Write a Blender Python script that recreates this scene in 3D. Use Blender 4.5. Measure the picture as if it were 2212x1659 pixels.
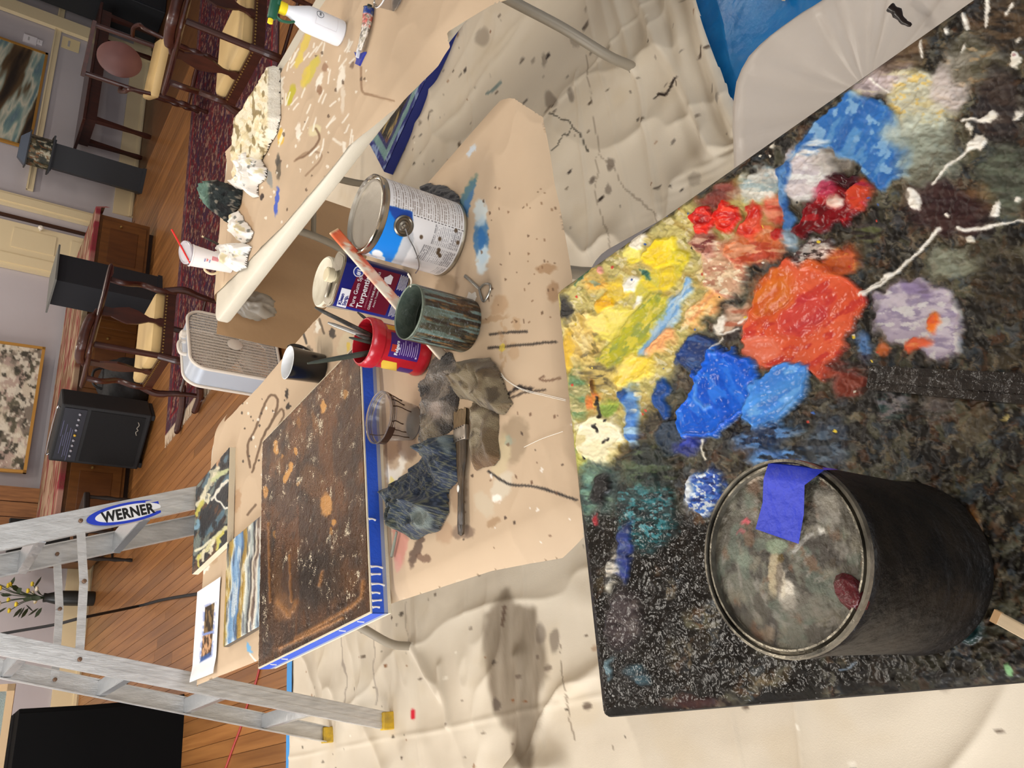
import bpy, bmesh, math, random
import numpy as np
from mathutils import Vector, Matrix, Euler

for o in list(bpy.data.objects):
    bpy.data.objects.remove(o, do_unlink=True)
SC = bpy.context.scene
COL = SC.collection
R = random.Random(7)

# ------------------------------------------------------------------ camera
# The room's axes: u (x) runs along the back wall, v (y) towards it, z up. The phone was held on its side,
# pitched down 34 degrees and rolled; focal length 1770 px on a 2212 px wide frame.
FPX, PIT, ROL, YAW, CZ = 1770.0, math.radians(34.0), math.radians(11.75), math.radians(30.7), 1.56
_ca, _sa = math.cos(YAW), math.sin(YAW)
def _room(x, y, z): return Vector((x * _ca + y * _sa, -x * _sa + y * _ca, z))
FWD = _room(0, math.cos(PIT), -math.sin(PIT))
_up0 = _room(0, math.sin(PIT), math.cos(PIT)); _rt0 = _room(1, 0, 0)
RGT = _rt0 * math.cos(ROL) + _up0 * math.sin(ROL)
UPV = _up0 * math.cos(ROL) - _rt0 * math.sin(ROL)
CAM = Vector((0, 0, CZ))
cd = bpy.data.cameras.new('camera'); cam = bpy.data.objects.new('camera', cd); COL.objects.link(cam)
cd.sensor_fit = 'HORIZONTAL'; cd.sensor_width = 36.0; cd.lens = 36.0 * FPX / 2212.0
cd.clip_start = 0.02; cd.clip_end = 100
mx, my, mz = -UPV, RGT, -FWD
cam.matrix_world = Matrix(((mx.x, my.x, mz.x, CAM.x), (mx.y, my.y, mz.y, CAM.y), (mx.z, my.z, mz.z, CAM.z), (0, 0, 0, 1)))
SC.camera = cam

# ------------------------------------------------------------------ light
SC.view_settings.view_transform = 'Standard'
SC.view_settings.look = 'None'
SC.view_settings.gamma = 1.0
SC.view_settings.use_curve_mapping = False
SC.view_settings.exposure = 0.05
SC.cycles.max_bounces = 6; SC.cycles.diffuse_bounces = 3; SC.cycles.glossy_bounces = 3; SC.cycles.transmission_bounces = 6
SC.cycles.caustics_reflective = False; SC.cycles.caustics_refractive = True
SC.cycles.use_adaptive_sampling = True; SC.cycles.adaptive_threshold = 0.08; SC.cycles.adaptive_min_samples = 16
W = bpy.data.worlds.new('world'); SC.world = W; W.use_nodes = True
_bg = W.node_tree.nodes['Background']; _bg.inputs[0].default_value = (0.90, 0.95, 1.0, 1); _bg.inputs[1].default_value = 0.8
def area(name, loc, target, sx, sy, power, color):
    l = bpy.data.lights.new(name, 'AREA'); l.shape = 'RECTANGLE'; l.size = sx; l.size_y = sy
    l.energy = power; l.color = color
    o = bpy.data.objects.new(name, l); COL.objects.link(o); o.location = loc
    o.rotation_euler = (Vector(target) - Vector(loc)).to_track_quat('-Z', 'Y').to_euler(); o['kind'] = 'helper'
    return o
# daylight through the tall windows of the left wall, a window behind the photographer, and the hall's ceiling lamps, with extra ones added for glints
for k, vv in enumerate((0.3, 3.0, 5.7)):
    area('window_light', (-3.75, vv, 2.0), (0.5, vv, 0.9), 1.5, 2.0, 106, (0.96, 0.98, 1.0))
area('window_light', (-1.2, -3.9, 2.1), (0.6, 1.5, 0.6), 2.2, 1.8, 85, (0.97, 0.98, 1.0))
for uu in (0.25, 2.9, 5.6):
    for vv in (2.6, 5.4, 8.2):
        area('ceiling_lamp_light', (uu, vv, 3.52), (uu, vv, 0), 1.2, 0.12, 29, (1.0, 0.93, 0.83))

# ------------------------------------------------------------------ helpers
def ray(x, y):
    return FWD + RGT * ((1659 - y - 829.5) / FPX) - UPV * ((x - 1106.0) / FPX)
def at(x, y, z=0.0):
    "point of the horizontal plane z that the photograph shows at pixel x, y"
    d = ray(x, y); return CAM + d * ((z - CZ) / d.z)
def onp(x, y, o, n):
    d = ray(x, y); n = Vector(n); return CAM + d * ((Vector(o) - CAM).dot(n) / d.dot(n))
def pix(P):
    "numpy points (n,3) -> photograph pixels"
    q = P - np.array(CAM); w = q @ np.array(FWD)
    return 1106 - (q @ np.array(UPV)) / w * FPX, 829.5 - (q @ np.array(RGT)) / w * FPX
def s2l(c):
    c = c / 255.0
    return c / 12.92 if c <= 0.04045 else ((c + 0.055) / 1.055) ** 2.4
def C(r, g, b): return (s2l(r), s2l(g), s2l(b), 1.0)
def LIN(a):
    a = np.asarray(a, float) / 255.0
    return np.where(a <= 0.04045, a / 12.92, ((a + 0.055) / 1.055) ** 2.4)

MATS = {}
def mat(name, col=(.5, .5, .5, 1), rough=.5, metal=0.0, bump=0.0, bscale=40.0, mott=0.0, mscale=8.0, mcol=None, trans=0.0, alpha=1.0,
        vcol=False, coat=0.0, rnd=0.0, sheen=0.0, stretch=None, spec=0.5, ior=1.45, sss=0.0, emis=None):
    if name in MATS: return MATS[name]
    m = bpy.data.materials.new(name); m.use_nodes = True; nt = m.node_tree; N = nt.nodes; L = nt.links
    b = N['Principled BSDF']; b.inputs['Roughness'].default_value = rough; b.inputs['Metallic'].default_value = metal
    b.inputs['Base Color'].default_value = col; b.inputs['IOR'].default_value = ior
    b.inputs['Specular IOR Level'].default_value = spec
    if trans: b.inputs['Transmission Weight'].default_value = trans
    if alpha < 1: b.inputs['Alpha'].default_value = alpha
    if coat: b.inputs['Coat Weight'].default_value = coat; b.inputs['Coat Roughness'].default_value = .12
    if sheen: b.inputs['Sheen Weight'].default_value = sheen
    if sss: b.inputs['Subsurface Weight'].default_value = sss; b.inputs['Subsurface Radius'].default_value = (.02, .02, .02)
    if emis: b.inputs['Emission Color'].default_value = emis[0]; b.inputs['Emission Strength'].default_value = emis[1]
    src = None
    tc = N.new('ShaderNodeTexCoord'); vec = tc.outputs['Object']
    if stretch:
        mp = N.new('ShaderNodeMapping'); mp.inputs['Scale'].default_value = stretch; L.new(vec, mp.inputs['Vector']); vec = mp.outputs[0]
    if vcol:
        a = N.new('ShaderNodeAttribute'); a.attribute_name = 'Col'; src = a.outputs['Color']
        r = N.new('ShaderNodeAttribute'); r.attribute_name = 'Rgh'; L.new(r.outputs['Fac'], b.inputs['Roughness'])
    if mott:
        n = N.new('ShaderNodeTexNoise'); n.inputs['Scale'].default_value = mscale; n.inputs['Detail'].default_value = 6; L.new(vec, n.inputs['Vector'])
        cr = N.new('ShaderNodeValToRGB'); cr.color_ramp.elements[0].position = .35; cr.color_ramp.elements[1].position = .68; L.new(n.outputs['Fac'], cr.inputs[0])
        mu = N.new('ShaderNodeMath'); mu.operation = 'MULTIPLY'; mu.inputs[1].default_value = mott; L.new(cr.outputs[0], mu.inputs[0])
        mi = N.new('ShaderNodeMix'); mi.data_type = 'RGBA'; L.new(mu.outputs[0], mi.inputs['Factor'])
        if src: L.new(src, mi.inputs['A'])
        else: mi.inputs['A'].default_value = col
        mi.inputs['B'].default_value = mcol or (col[0] * .5, col[1] * .5, col[2] * .5, 1); src = mi.outputs['Result']
    if rnd:
        oi = N.new('ShaderNodeObjectInfo'); mr = N.new('ShaderNodeMapRange'); mr.inputs['To Min'].default_value = 1 - rnd; mr.inputs['To Max'].default_value = 1 + rnd
        L.new(oi.outputs['Random'], mr.inputs['Value']); hs = N.new('ShaderNodeHueSaturation'); L.new(mr.outputs[0], hs.inputs['Value'])
        if src: L.new(src, hs.inputs['Color'])
        else: hs.inputs['Color'].default_value = col
        src = hs.outputs[0]
    if src: L.new(src, b.inputs['Base Color'])
    if bump:
        n = N.new('ShaderNodeTexNoise'); n.inputs['Scale'].default_value = bscale; n.inputs['Detail'].default_value = 5; L.new(vec, n.inputs['Vector'])
        bp = N.new('ShaderNodeBump'); bp.inputs['Strength'].default_value = bump; bp.inputs['Distance'].default_value = .01; L.new(n.outputs['Fac'], bp.inputs['Height']); L.new(bp.outputs[0], b.inputs['Normal'])
    MATS[name] = m
    return m

def rootm(o):
    while o.parent: o = o.parent
    return o
def tag(o, label, cat, group=None, kind=None):
    if label: o['label'] = label
    if cat: o['category'] = cat
    if group: o['group'] = group
    if kind: o['kind'] = kind
    return o
def thing(name, label, cat, loc=(0, 0, 0), rz=0.0, group=None):
    o = bpy.data.objects.new(name, None); COL.objects.link(o); o.empty_display_size = .1
    o.location = loc; o.rotation_euler = (0, 0, rz); tag(o, label, cat, group)
    o['_m'] = 1; ROOTM[o.name] = Matrix.Translation(Vector(loc)) @ Matrix.Rotation(rz, 4, 'Z'); del o['_m']
    return o
ROOTM = {}
def put(name, verts, faces, material, parent=None, smooth=False, world=False, auto=None):
    "link one mesh object; verts are local to the root of parent, or world when world=True"
    me = bpy.data.meshes.new(name)
    V = np.asarray(verts, float)
    if world and parent is not None:
        mi = np.array(ROOTM[rootm(parent).name].inverted()); V = V @ mi[:3, :3].T + mi[:3, 3]
    me.from_pydata(V.tolist(), [], faces)
    if isinstance(material, (list, tuple)):
        for m in material: me.materials.append(m)
    else: me.materials.append(material)
    if smooth:
        me.polygons.foreach_set('use_smooth', [True] * len(me.polygons))
        if auto: me.set_sharp_from_angle(angle=math.radians(auto))
    me.update()
    o = bpy.data.objects.new(name, me); COL.objects.link(o)
    if parent is not None: o.parent = parent
    return o
def setcol(o, cols, rgh=None):
    me = o.data
    a = me.color_attributes.new('Col', 'FLOAT_COLOR', 'POINT')
    c = np.ones((len(me.vertices), 4), np.float32); c[:, :3] = cols; a.data.foreach_set('color', c.ravel())
    r = me.attributes.new('Rgh', 'FLOAT', 'POINT')
    r.data.foreach_set('value', np.broadcast_to(np.asarray(.5 if rgh is None else rgh, np.float32), (len(me.vertices),)).astype(np.float32).ravel())

class MB:
    "collects shapes into one mesh"
    def __init__(s): s.v = []; s.f = []
    def add(s, v, f, M=None):
        k = len(s.v)
        for p in v:
            p = Vector(p)
            s.v.append(tuple(M @ p) if M is not None else tuple(p))
        s.f += [tuple(i + k for i in q) for q in f]; return s
    def box(s, c, d, M=None, rz=0.0, bev=0.0):
        x, y, z = d[0] / 2, d[1] / 2, d[2] / 2
        T = Matrix.Translation(Vector(c)) @ Matrix.Rotation(rz, 4, 'Z')
        if M is not None: T = M @ T
        if bev:
            bm = bmesh.new(); bmesh.ops.create_cube(bm, size=1.0, matrix=Matrix.Diagonal((d[0], d[1], d[2], 1)))
            bmesh.ops.bevel(bm, geom=list(bm.edges), offset=bev, segments=2, profile=.5, affect='EDGES', clamp_overlap=True)
            bm.verts.ensure_lookup_table()
            s.add([v.co for v in bm.verts], [[v.index for v in f.verts] for f in bm.faces], T); bm.free(); return s
        v = [(-x, -y, -z), (x, -y, -z), (x, y, -z), (-x, y, -z), (-x, -y, z), (x, -y, z), (x, y, z), (-x, y, z)]
        return s.add(v, [(0, 3, 2, 1), (4, 5, 6, 7), (0, 1, 5, 4), (1, 2, 6, 5), (2, 3, 7, 6), (3, 0, 4, 7)], T)
    def beam(s, a, b, w, h, up=(0, 0, 1), bev=0.0):
        a, b = Vector(a), Vector(b); d = b - a; L = d.length; z = d / L
        x = Vector(up).cross(z)
        if x.length < 1e-4: x = Vector((1, 0, 0)).cross(z)
        x.normalize(); y = z.cross(x)
        M = Matrix(((x.x, y.x, z.x, 0), (x.y, y.y, z.y, 0), (x.z, y.z, z.z, 0), (0, 0, 0, 1))); M.translation = (a + b) / 2
        return s.box((0, 0, 0), (w, h, L), M, bev=bev)
    def lathe(s, prof, n=32, M=None, caps=True, sx=1.0, sy=1.0):
        "profile (r, z) from bottom to top about local z"
        v = []; f = []
        for r, z in prof:
            for i in range(n):
                a = 2 * math.pi * i / n; v.append((r * math.cos(a) * sx, r * math.sin(a) * sy, z))
        for k in range(len(prof) - 1):
            for i in range(n):
                j = (i + 1) % n; f.append((k * n + i, k * n + j, (k + 1) * n + j, (k + 1) * n + i))
        if caps:
            if prof[0][0] > 1e-5: f.append(tuple(reversed(range(n))))
            if caps != 'b' and prof[-1][0] > 1e-5: f.append(tuple((len(prof) - 1) * n + i for i in range(n)))
        return s.add(v, f, M)
    def tube(s, path, r, n=10, cap=True, sq=None, up=(0, 0, 1)):
        "round tube along a path; r a number or a list; sq=(w,h) scales the ring into an ellipse"
        P = [Vector(p) for p in path]; m = len(P); v = []; f = []
        t = [(P[min(i + 1, m - 1)] - P[max(i - 1, 0)]).normalized() for i in range(m)]
        u = Vector(up)
        if abs(u.dot(t[0])) > .95: u = Vector((1, 0, 0))
        x = (u - t[0] * u.dot(t[0])).normalized()
        for i in range(m):
            x = (x - t[i] * x.dot(t[i])).normalized(); y = t[i].cross(x)
            rr = r[i] if isinstance(r, (list, tuple)) else r
            a1, a2 = (sq if sq else (1, 1))
            for k in range(n):
                a = 2 * math.pi * k / n; v.append(P[i] + x * (rr * math.cos(a) * a1) + y * (rr * math.sin(a) * a2))
        for i in range(m - 1):
            for k in range(n):
                j = (k + 1) % n; f.append((i * n + k, i * n + j, (i + 1) * n + j, (i + 1) * n + k))
        if cap: f.append(tuple(reversed(range(n)))); f.append(tuple((m - 1) * n + k for k in range(n)))
        return s.add(v, f)
    def prism(s, poly, z0, z1, M=None):
        n = len(poly); v = [(p[0], p[1], z0) for p in poly] + [(p[0], p[1], z1) for p in poly]
        f = [tuple(reversed(range(n))), tuple(range(n, 2 * n))] + [(i, (i + 1) % n, n + (i + 1) % n, n + i) for i in range(n)]
        return s.add(v, f, M)
    def build(s, name, material, parent=None, smooth=False, world=False, auto=35):
        return put(name, s.v, s.f, material, parent, smooth, world, auto if smooth else None)

def spline(pts, k=6):
    "Catmull-Rom through pts"
    P = [Vector(p) for p in pts]; out = []
    for i in range(len(P) - 1):
        a = P[i - 1] if i else P[i] * 2 - P[i + 1]; b = P[i]; c = P[i + 1]; d = P[i + 2] if i + 2 < len(P) else P[i + 1] * 2 - P[i]
        for j in range(k):
            t = j / k
            out.append(.5 * ((2 * b) + (c - a) * t + (2 * a - 5 * b + 4 * c - d) * t * t + (3 * b - a - 3 * c + d) * t ** 3))
    out.append(P[-1]); return out
def rrect(w, d, r, n=5):
    out = []
    for cx, cy, a0 in ((w / 2 - r, d / 2 - r, 0), (-w / 2 + r, d / 2 - r, 90), (-w / 2 + r, -d / 2 + r, 180), (w / 2 - r, -d / 2 + r, 270)):
        for i in range(n + 1):
            a = math.radians(a0 + 90 * i / n); out.append((cx + r * math.cos(a), cy + r * math.sin(a)))
    return out
_rng = np.random.RandomState(11); _TAB = _rng.rand(256, 256)
def vnoise(x, y, seed=0):
    x = np.asarray(x, float) + seed * 17.31; y = np.asarray(y, float) + seed * 9.77
    xi = np.floor(x).astype(int); yi = np.floor(y).astype(int); fx = x - xi; fy = y - yi
    fx = fx * fx * (3 - 2 * fx); fy = fy * fy * (3 - 2 * fy)
    g = lambda a, b: _TAB[a & 255, b & 255]
    return (g(xi, yi) * (1 - fx) + g(xi + 1, yi) * fx) * (1 - fy) + (g(xi, yi + 1) * (1 - fx) + g(xi + 1, yi + 1) * fx) * fy
def fbm(x, y, o=4, seed=0, gain=.5):
    t = 0; a = 1; s = 0
    for k in range(o):
        t = t + a * vnoise(np.asarray(x) * 2 ** k, np.asarray(y) * 2 ** k, seed + k); s += a; a *= gain
    return t / s
def sstep(a, b, x):
    t = np.clip((x - a) / (b - a), 0, 1); return t * t * (3 - 2 * t)
def segd(x, y, pts):
    "distance to a polyline"
    d = np.full(np.shape(x), 1e9)
    for (ax, ay), (bx, by) in zip(pts[:-1], pts[1:]):
        L = (bx - ax) ** 2 + (by - ay) ** 2 + 1e-12
        t = np.clip(((x - ax) * (bx - ax) + (y - ay) * (by - ay)) / L, 0, 1)
        d = np.minimum(d, np.hypot(x - ax - t * (bx - ax), y - ay - t * (by - ay)))
    return d
def polyd(x, y, pts):
    "signed distance to a polygon, negative inside"
    p = list(pts) + [pts[0]]; d = segd(x, y, p); ins = np.zeros(np.shape(x), bool)
    for (ax, ay), (bx, by) in zip(p[:-1], p[1:]):
        if ay == by: continue
        ins ^= ((ay > y) != (by > y)) & (x < (bx - ax) * (y - ay) / (by - ay) + ax)
    return np.where(ins, -d, d)
def snap(a, b, d, tol):
    "pull grid points that lie close to the outline d=0 onto it, so that cut edges run smooth"
    ga = np.gradient(d, axis=0) / (np.gradient(a, axis=0) + 1e-12); gb = np.gradient(d, axis=1) / (np.gradient(b, axis=1) + 1e-12)
    g2 = np.maximum(ga ** 2 + gb ** 2, .25); m = np.abs(d) < tol
    a = np.where(m, a - d * ga / g2, a); b = np.where(m, b - d * gb / g2, b)
    k = d < tol
    return a, b, k[:-1, :-1] & k[1:, :-1] & k[:-1, 1:] & k[1:, 1:]
def window(m):
    r = np.flatnonzero(m.any(1)); c = np.flatnonzero(m.any(0))
    return None if len(r) == 0 else (slice(r[0], r[-1] + 1), slice(c[0], c[-1] + 1))
def gridfaces(nx, ny, mask=None):
    i = np.arange(nx - 1)[:, None]; j = np.arange(ny - 1)[None, :]
    a = (i * ny + j).ravel(); f = np.stack([a, a + ny, a + ny + 1, a + 1], 1)
    return f if mask is None else f[mask.ravel()]
def fastmesh(name, V, F, material, parent=None, smooth=True, cols=None, rgh=None):
    "big quad mesh from numpy arrays (parent-local coordinates), unused vertices dropped"
    used = np.unique(F); m = np.zeros(len(V), int); m[used] = np.arange(len(used)); V = V[used]; F = m[F]
    me = bpy.data.meshes.new(name); n = F.shape[1]
    me.vertices.add(len(V)); me.vertices.foreach_set('co', V.astype(np.float32).ravel())
    me.loops.add(F.size); me.loops.foreach_set('vertex_index', F.astype(np.int32).ravel())
    me.polygons.add(len(F)); me.polygons.foreach_set('loop_start', np.arange(0, F.size, n, dtype=np.int32)); me.polygons.foreach_set('loop_total', np.full(len(F), n, np.int32))
    if smooth: me.polygons.foreach_set('use_smooth', np.ones(len(F), bool))
    me.materials.append(material); me.update(calc_edges=True); me.validate()
    o = bpy.data.objects.new(name, me); COL.objects.link(o)
    if parent is not None: o.parent = parent
    if cols is not None: setcol(o, cols[used], rgh[used] if (rgh is not None and np.ndim(rgh)) else rgh)
    return o
def rootinv(parent, V):
    mi = np.array(ROOTM[rootm(parent).name].inverted()); return V @ mi[:3, :3].T + mi[:3, 3]
def textmesh(s, size, bold=0.0, space=1.0, font_x=1.0):
    "lettering as flat mesh, returns (verts (n,2), faces), origin at the left of the baseline"
    cu = bpy.data.curves.new('t', 'FONT'); cu.body = s; cu.size = size; cu.offset = bold; cu.space_character = space; cu.resolution_u = 3
    o = bpy.data.objects.new('t', cu); COL.objects.link(o); dg = bpy.context.evaluated_depsgraph_get()
    me = o.evaluated_get(dg).to_mesh(); v = [(p.co.x * font_x, p.co.y) for p in me.vertices]; f = [tuple(p.vertices) for p in me.polygons]
    o.evaluated_get(dg).to_mesh_clear(); bpy.data.objects.remove(o); bpy.data.curves.remove(cu)
    return v, f
def layer(col, w, c):
    "blend colour c (0-255) over col with weight w"
    c = np.asarray(c, float); return col * (1 - w[..., None]) + c * w[..., None]
# ------------------------------------------------------------------ materials shared
M_kraft = mat('kraft_paper_paint', vcol=True, bump=.06, bscale=22, spec=.25)
M_cloth = mat('drop_cloth_canvas', vcol=True, bump=.08, bscale=420, spec=.15)
M_alu = mat('worn_aluminium', C(208, 206, 203), .36, .6, bump=.15, bscale=60, mott=.5, mscale=14, mcol=C(160, 157, 153), stretch=(6, 6, 1))
M_plasticw = mat('off_white_plastic', C(222, 214, 196), .45, bump=.1, bscale=200)
M_tube = mat('grey_enamel_tube', C(150, 140, 124), .4, .2)
M_blackr = mat('black_rubber', C(22, 22, 24), .6)
M_cream = mat('cream_gloss_trim', C(222, 203, 164), .35)
M_wood = mat('dark_mahogany', C(66, 30, 20), .32, mott=.6, mscale=5, mcol=C(36, 15, 10), stretch=(8, 8, 1.5), coat=.15)
M_oak = mat('oak_panel', C(112, 70, 32), .4, mott=.55, mscale=4, mcol=C(74, 42, 18), stretch=(6, 6, 1))
M_blackp = mat('matte_black_paint', C(30, 32, 37), .55)
M_tape = mat('blue_painters_tape', C(34, 84, 200), .5, bump=.2, bscale=120)

# ------------------------------------------------------------------ floor
def wood_floor_mat(name):
    m = mat(name, C(154, 104, 56), .42, rnd=.20, mott=.75, mscale=3.0, mcol=C(112, 68, 33), stretch=(9, .9, 9), bump=.08, bscale=6, coat=.15)
    return m
floor = MB().box((4, 3.5, -.055), (16.4, 15, .1)).build('floor', mat('floor_underlay', C(112, 72, 38), .45, mott=.6, mscale=3, mcol=C(74, 44, 22), stretch=(9, .9, 9)))
tag(floor, 'honey coloured strip wood floor of the hall', None, kind='structure')
_pm = {}
PWID = .083
n = 0
for i in range(104):
    u = -.15 + i * PWID
    v = 3.05 + R.uniform(0, .9); v0 = 3.0
    while v0 < 9.38 and n < 300:
        L = min(v, 9.385) - v0
        key = round(L, 1)
        if L > .25:
            key = round(L / .3) * .3
            if key not in _pm:
                me = bpy.data.meshes.new('plank'); mb = MB().box((0, 0, 0), (PWID - .003, 1, .006)); me.from_pydata(mb.v, [], mb.f); me.materials.append(wood_floor_mat('honey_floorboard')); _pm[key] = me
            o = bpy.data.objects.new('plank', _pm[key]); COL.objects.link(o); o.parent = floor
            o.location = (u, v0 + L / 2, -.003 + R.uniform(0, .0006)); o.scale = (1, L - .002, 1); n += 1
        v0 = v; v = v + R.uniform(2.3, 3.4)

# ------------------------------------------------------------------ walls, ceiling, trims
M_wall = mat('lavender_grey_wall', C(186, 178, 180), .75, mott=.12, mscale=1.5)
def struct(o): o['kind'] = 'structure'; return o
struct(MB().box((1.35, 9.46, 1.8), (10.7, .1, 3.6)).box((8.7, 9.46, 1.8), (4.0, .1, 3.6)).box((6.5, 9.46, 2.9), (.6, .1, 1.4)).build('wall_back', M_wall))
struct(MB().box((12.1, 3.5, 1.8), (.1, 15, 3.6)).build('wall_right', M_wall))
struct(MB().box((4, 3.5, 3.65), (16.4, 15, .1)).build('ceiling', mat('white_ceiling', C(225, 222, 215), .8)))
wl = MB().box((-4.05, 2.0, .4), (.1, 12, .8)).box((-4.05, 2.0, 3.35), (.1, 12, .5))
for a, b in ((-4, -.6), (1.2, 2.1), (3.9, 4.8), (6.6, 9.5)): wl.box((-4.05, (a + b) / 2, 1.95), (.1, b - a, 2.3))
struct(wl.build('wall_left', M_wall))
struct(MB().box((2.4, 9.395, .118), (8.0, .022, .236)).box((2.4, 9.38, .03), (8.0, .02, .03)).box((9.3, 9.395, .118), (4.9, .022, .236)).box((9.3, 9.38, .03), (4.9, .02, .03)).build('baseboard_back', M_cream))
struct(MB().box((9.3, 9.39, 1.155), (4.9, .03, .075)).box((9.3, 9.375, 1.185), (4.9, .03, .018)).build('trim_1', M_cream))       # chair rail
# door: casing, dark reveal and panelled cream leaf
struct(MB().box((6.64, 9.38, 1.05), (.17, .05, 2.1)).box((6.64, 9.35, 1.05), (.1, .02, 2.1)).build('trim_2', M_cream))
struct(MB().box((5.83, 9.38, 1.05), (.22, .05, 2.1)).box((5.83, 9.35, 1.05), (.12, .02, 2.1)).build('trim_3', M_cream))
struct(MB().box((6.45, 9.5, 1.05), (.2, .04, 2.1)).box((6.42, 9.40, 1.05), (.03, .06, 2.1)).build('trim_4', mat('dark_door_reveal', C(66, 38, 20), .4)))
d1 = struct(MB().box((6.12, 9.375, 1.05), (.42, .045, 2.1)).build('door_1', M_cream))
for zz in (.42, 1.02, 1.62):
    MB().box((6.12, 9.35, zz), (.26, .012, .44)).build('panel', M_cream, d1)
MB().lathe([(.012, 0), (.012, .03), (.028, .04), (.03, .06), (.015, .075)], 14, Matrix.Translation((6.3, 9.352, .98)) @ Matrix.Rotation(math.pi / 2, 4, 'X')).build('door_knob', mat('white_knob', C(225, 215, 200), .3), d1, True)
struct(MB().box((9.62, 9.37, 1.2), (.2, .06, 2.4)).build('trim_5', M_cream))                                                  # cream casing, far right

# ------------------------------------------------------------------ drop cloth, tarps
uu = np.concatenate([np.arange(-1.3, .2, .006), np.arange(.2, 2.1, .0062), np.arange(2.1, 3.35, .012)]); vv = np.concatenate([np.arange(-.25, 1.2, .005), np.arange(1.2, 2.1, .0066), np.arange(2.1, 3.93, .0085)])
U, V_ = np.meshgrid(uu, vv, indexing='ij'); nx, ny = U.shape
edge_far = 3.90 - sstep(1.8, 3.2, U) * .33 + .015 * (fbm(U * 4, V_ * 0, 2, 3) - .5)
edge_near = np.where(U > 1.25, .60 + .28 * sstep(1.30, 1.42, U) + .05 * (U - 1.4) + .03 * (fbm(U * 5, 0 * U, 2, 5) - .5), -9)
h = .010 * (fbm(U * 2.2 + 2 * fbm(U, V_, 2, 8), V_ * 2.2, 4, 1) - .3) + .004 * (fbm(U * 9, V_ * 3, 3, 21) - .5)
rid = lambda s, k, a: a * (1 - np.abs(2 * fbm(U * s[0] + 1.5 * fbm(U * 1.3, V_ * 1.3, 2, k), V_ * s[1], 3, k + 1) - 1)) ** 8
h = h + rid((1.3, 2.6), 31, .020) + rid((2.4, 1.2), 37, .012)
for vv0 in (.62, 1.32, 2.02, 2.72, 3.42): h += .0035 * np.exp(-((V_ - vv0 - .02 * (fbm(U * 2, U * 0, 2, 9) - .5)) / .008) ** 2)     # ironed fold lines
for uu0 in (-.8, .15, 1.1, 2.05): h += .0035 * np.exp(-((U - uu0 - .02 * (fbm(V_ * 2, V_ * 0, 2, 19) - .5)) / .008) ** 2)
# bunched edge towards the blue tarp, and one big pleat on the left
dn = V_ - edge_near
h += np.where(U > 1.2, np.exp(-dn / .11) * sstep(1.25, 1.5, U) * .022 * (1 + np.cos(dn * 75 + 3 * U)), 0)
pl = [at(1090, 1290), at(1130, 1420), at(1140, 1560), at(1140, 1659), at(1140, 1800)]
h += .045 * np.exp(-(segd(U, V_, [(p.x, p.y) for p in pl[1:]]) / .03) ** 2) * sstep(1350, 1500, 829.5 + 0 * U + 600)
for a, b, am, w in (((1140, 1659), (1215, 1659), .05, .035), ((905, 1395), (960, 1500), .02, .02), ((960, 1440), (985, 1560), .012, .02), ((1225, 1500), (1390, 1380), .012, .02), ((1390, 0), (1560, 330), .022, .02), ((1340, 0), (1385, 160), .012, .015), ((1385, 160), (1430, 470), .012, .012), ((1250, 160), (1290, 600), .006, .008)):
    p, q = at(*a), at(*b); h += am * np.exp(-(segd(U, V_, [(p.x, p.y), (q.x, q.y)]) / w) ** 2)
h *= 1 - .9 * np.exp(-(np.hypot(U - .215, V_ - 2.933) / .12) ** 2)
h *= 1 - .9 * np.exp(-(np.hypot(U - .177, V_ - 3.469) / .12) ** 2)
h = np.maximum(h, 0) + .006
PX, PY = pix(np.stack([U.ravel(), V_.ravel(), h.ravel()], 1)); PX = PX.reshape(U.shape); PY = PY.reshape(U.shape)
col = np.empty(U.shape + (3,)); col[:] = (209, 196, 176)
col = layer(col, .30 * sstep(.45, .75, fbm(U * 3, V_ * 3, 4, 51)), (180, 165, 145))
col = layer(col, .35 * sstep(.55, .8, fbm(U * 7, V_ * 7, 3, 55)), (196, 178, 150))
wx = PX + 26 * (fbm(PX / 30, PY / 60, 3, 61) - .5); wy = PY + 30 * (fbm(PX / 30, PY / 60, 3, 67) - .5)
st = polyd(wx, wy, [(1080, 1272), (1100, 1262), (1120, 1300), (1160, 1320), (1182, 1400), (1190, 1470), (1170, 1500), (1158, 1600), (1150, 1700), (1118, 1700), (1105, 1590), (1062, 1540), (1044, 1440), (1042, 1330)])
stain = sstep(6, -14, st) * (.55 + .45 * fbm(PX / 14, PY / 90, 3, 71))
col = layer(col, .80 * stain, (92, 78, 62))
for cx, cy, rx, ry, k in ((1170, 1375, 14, 26, .5), (1200, 1390, 12, 30, .5), (1075, 1525, 12, 14, .8), (1040, 80, 16, 22, .35), (1190, 215, 14, 18, .45), (1235, 205, 9, 18, .5), (1315, 355, 9, 16, .6), (1310, 405, 6, 12, .5), (1500, 390, 12, 16, .3), (1240, 95, 7, 9, .3), (1178, 130, 5, 16, .4)):
    d = np.hypot((wx - cx) / rx, (wy - cy) / ry); col = layer(col, k * sstep(1.15, .7, d), (90, 78, 68))
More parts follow.
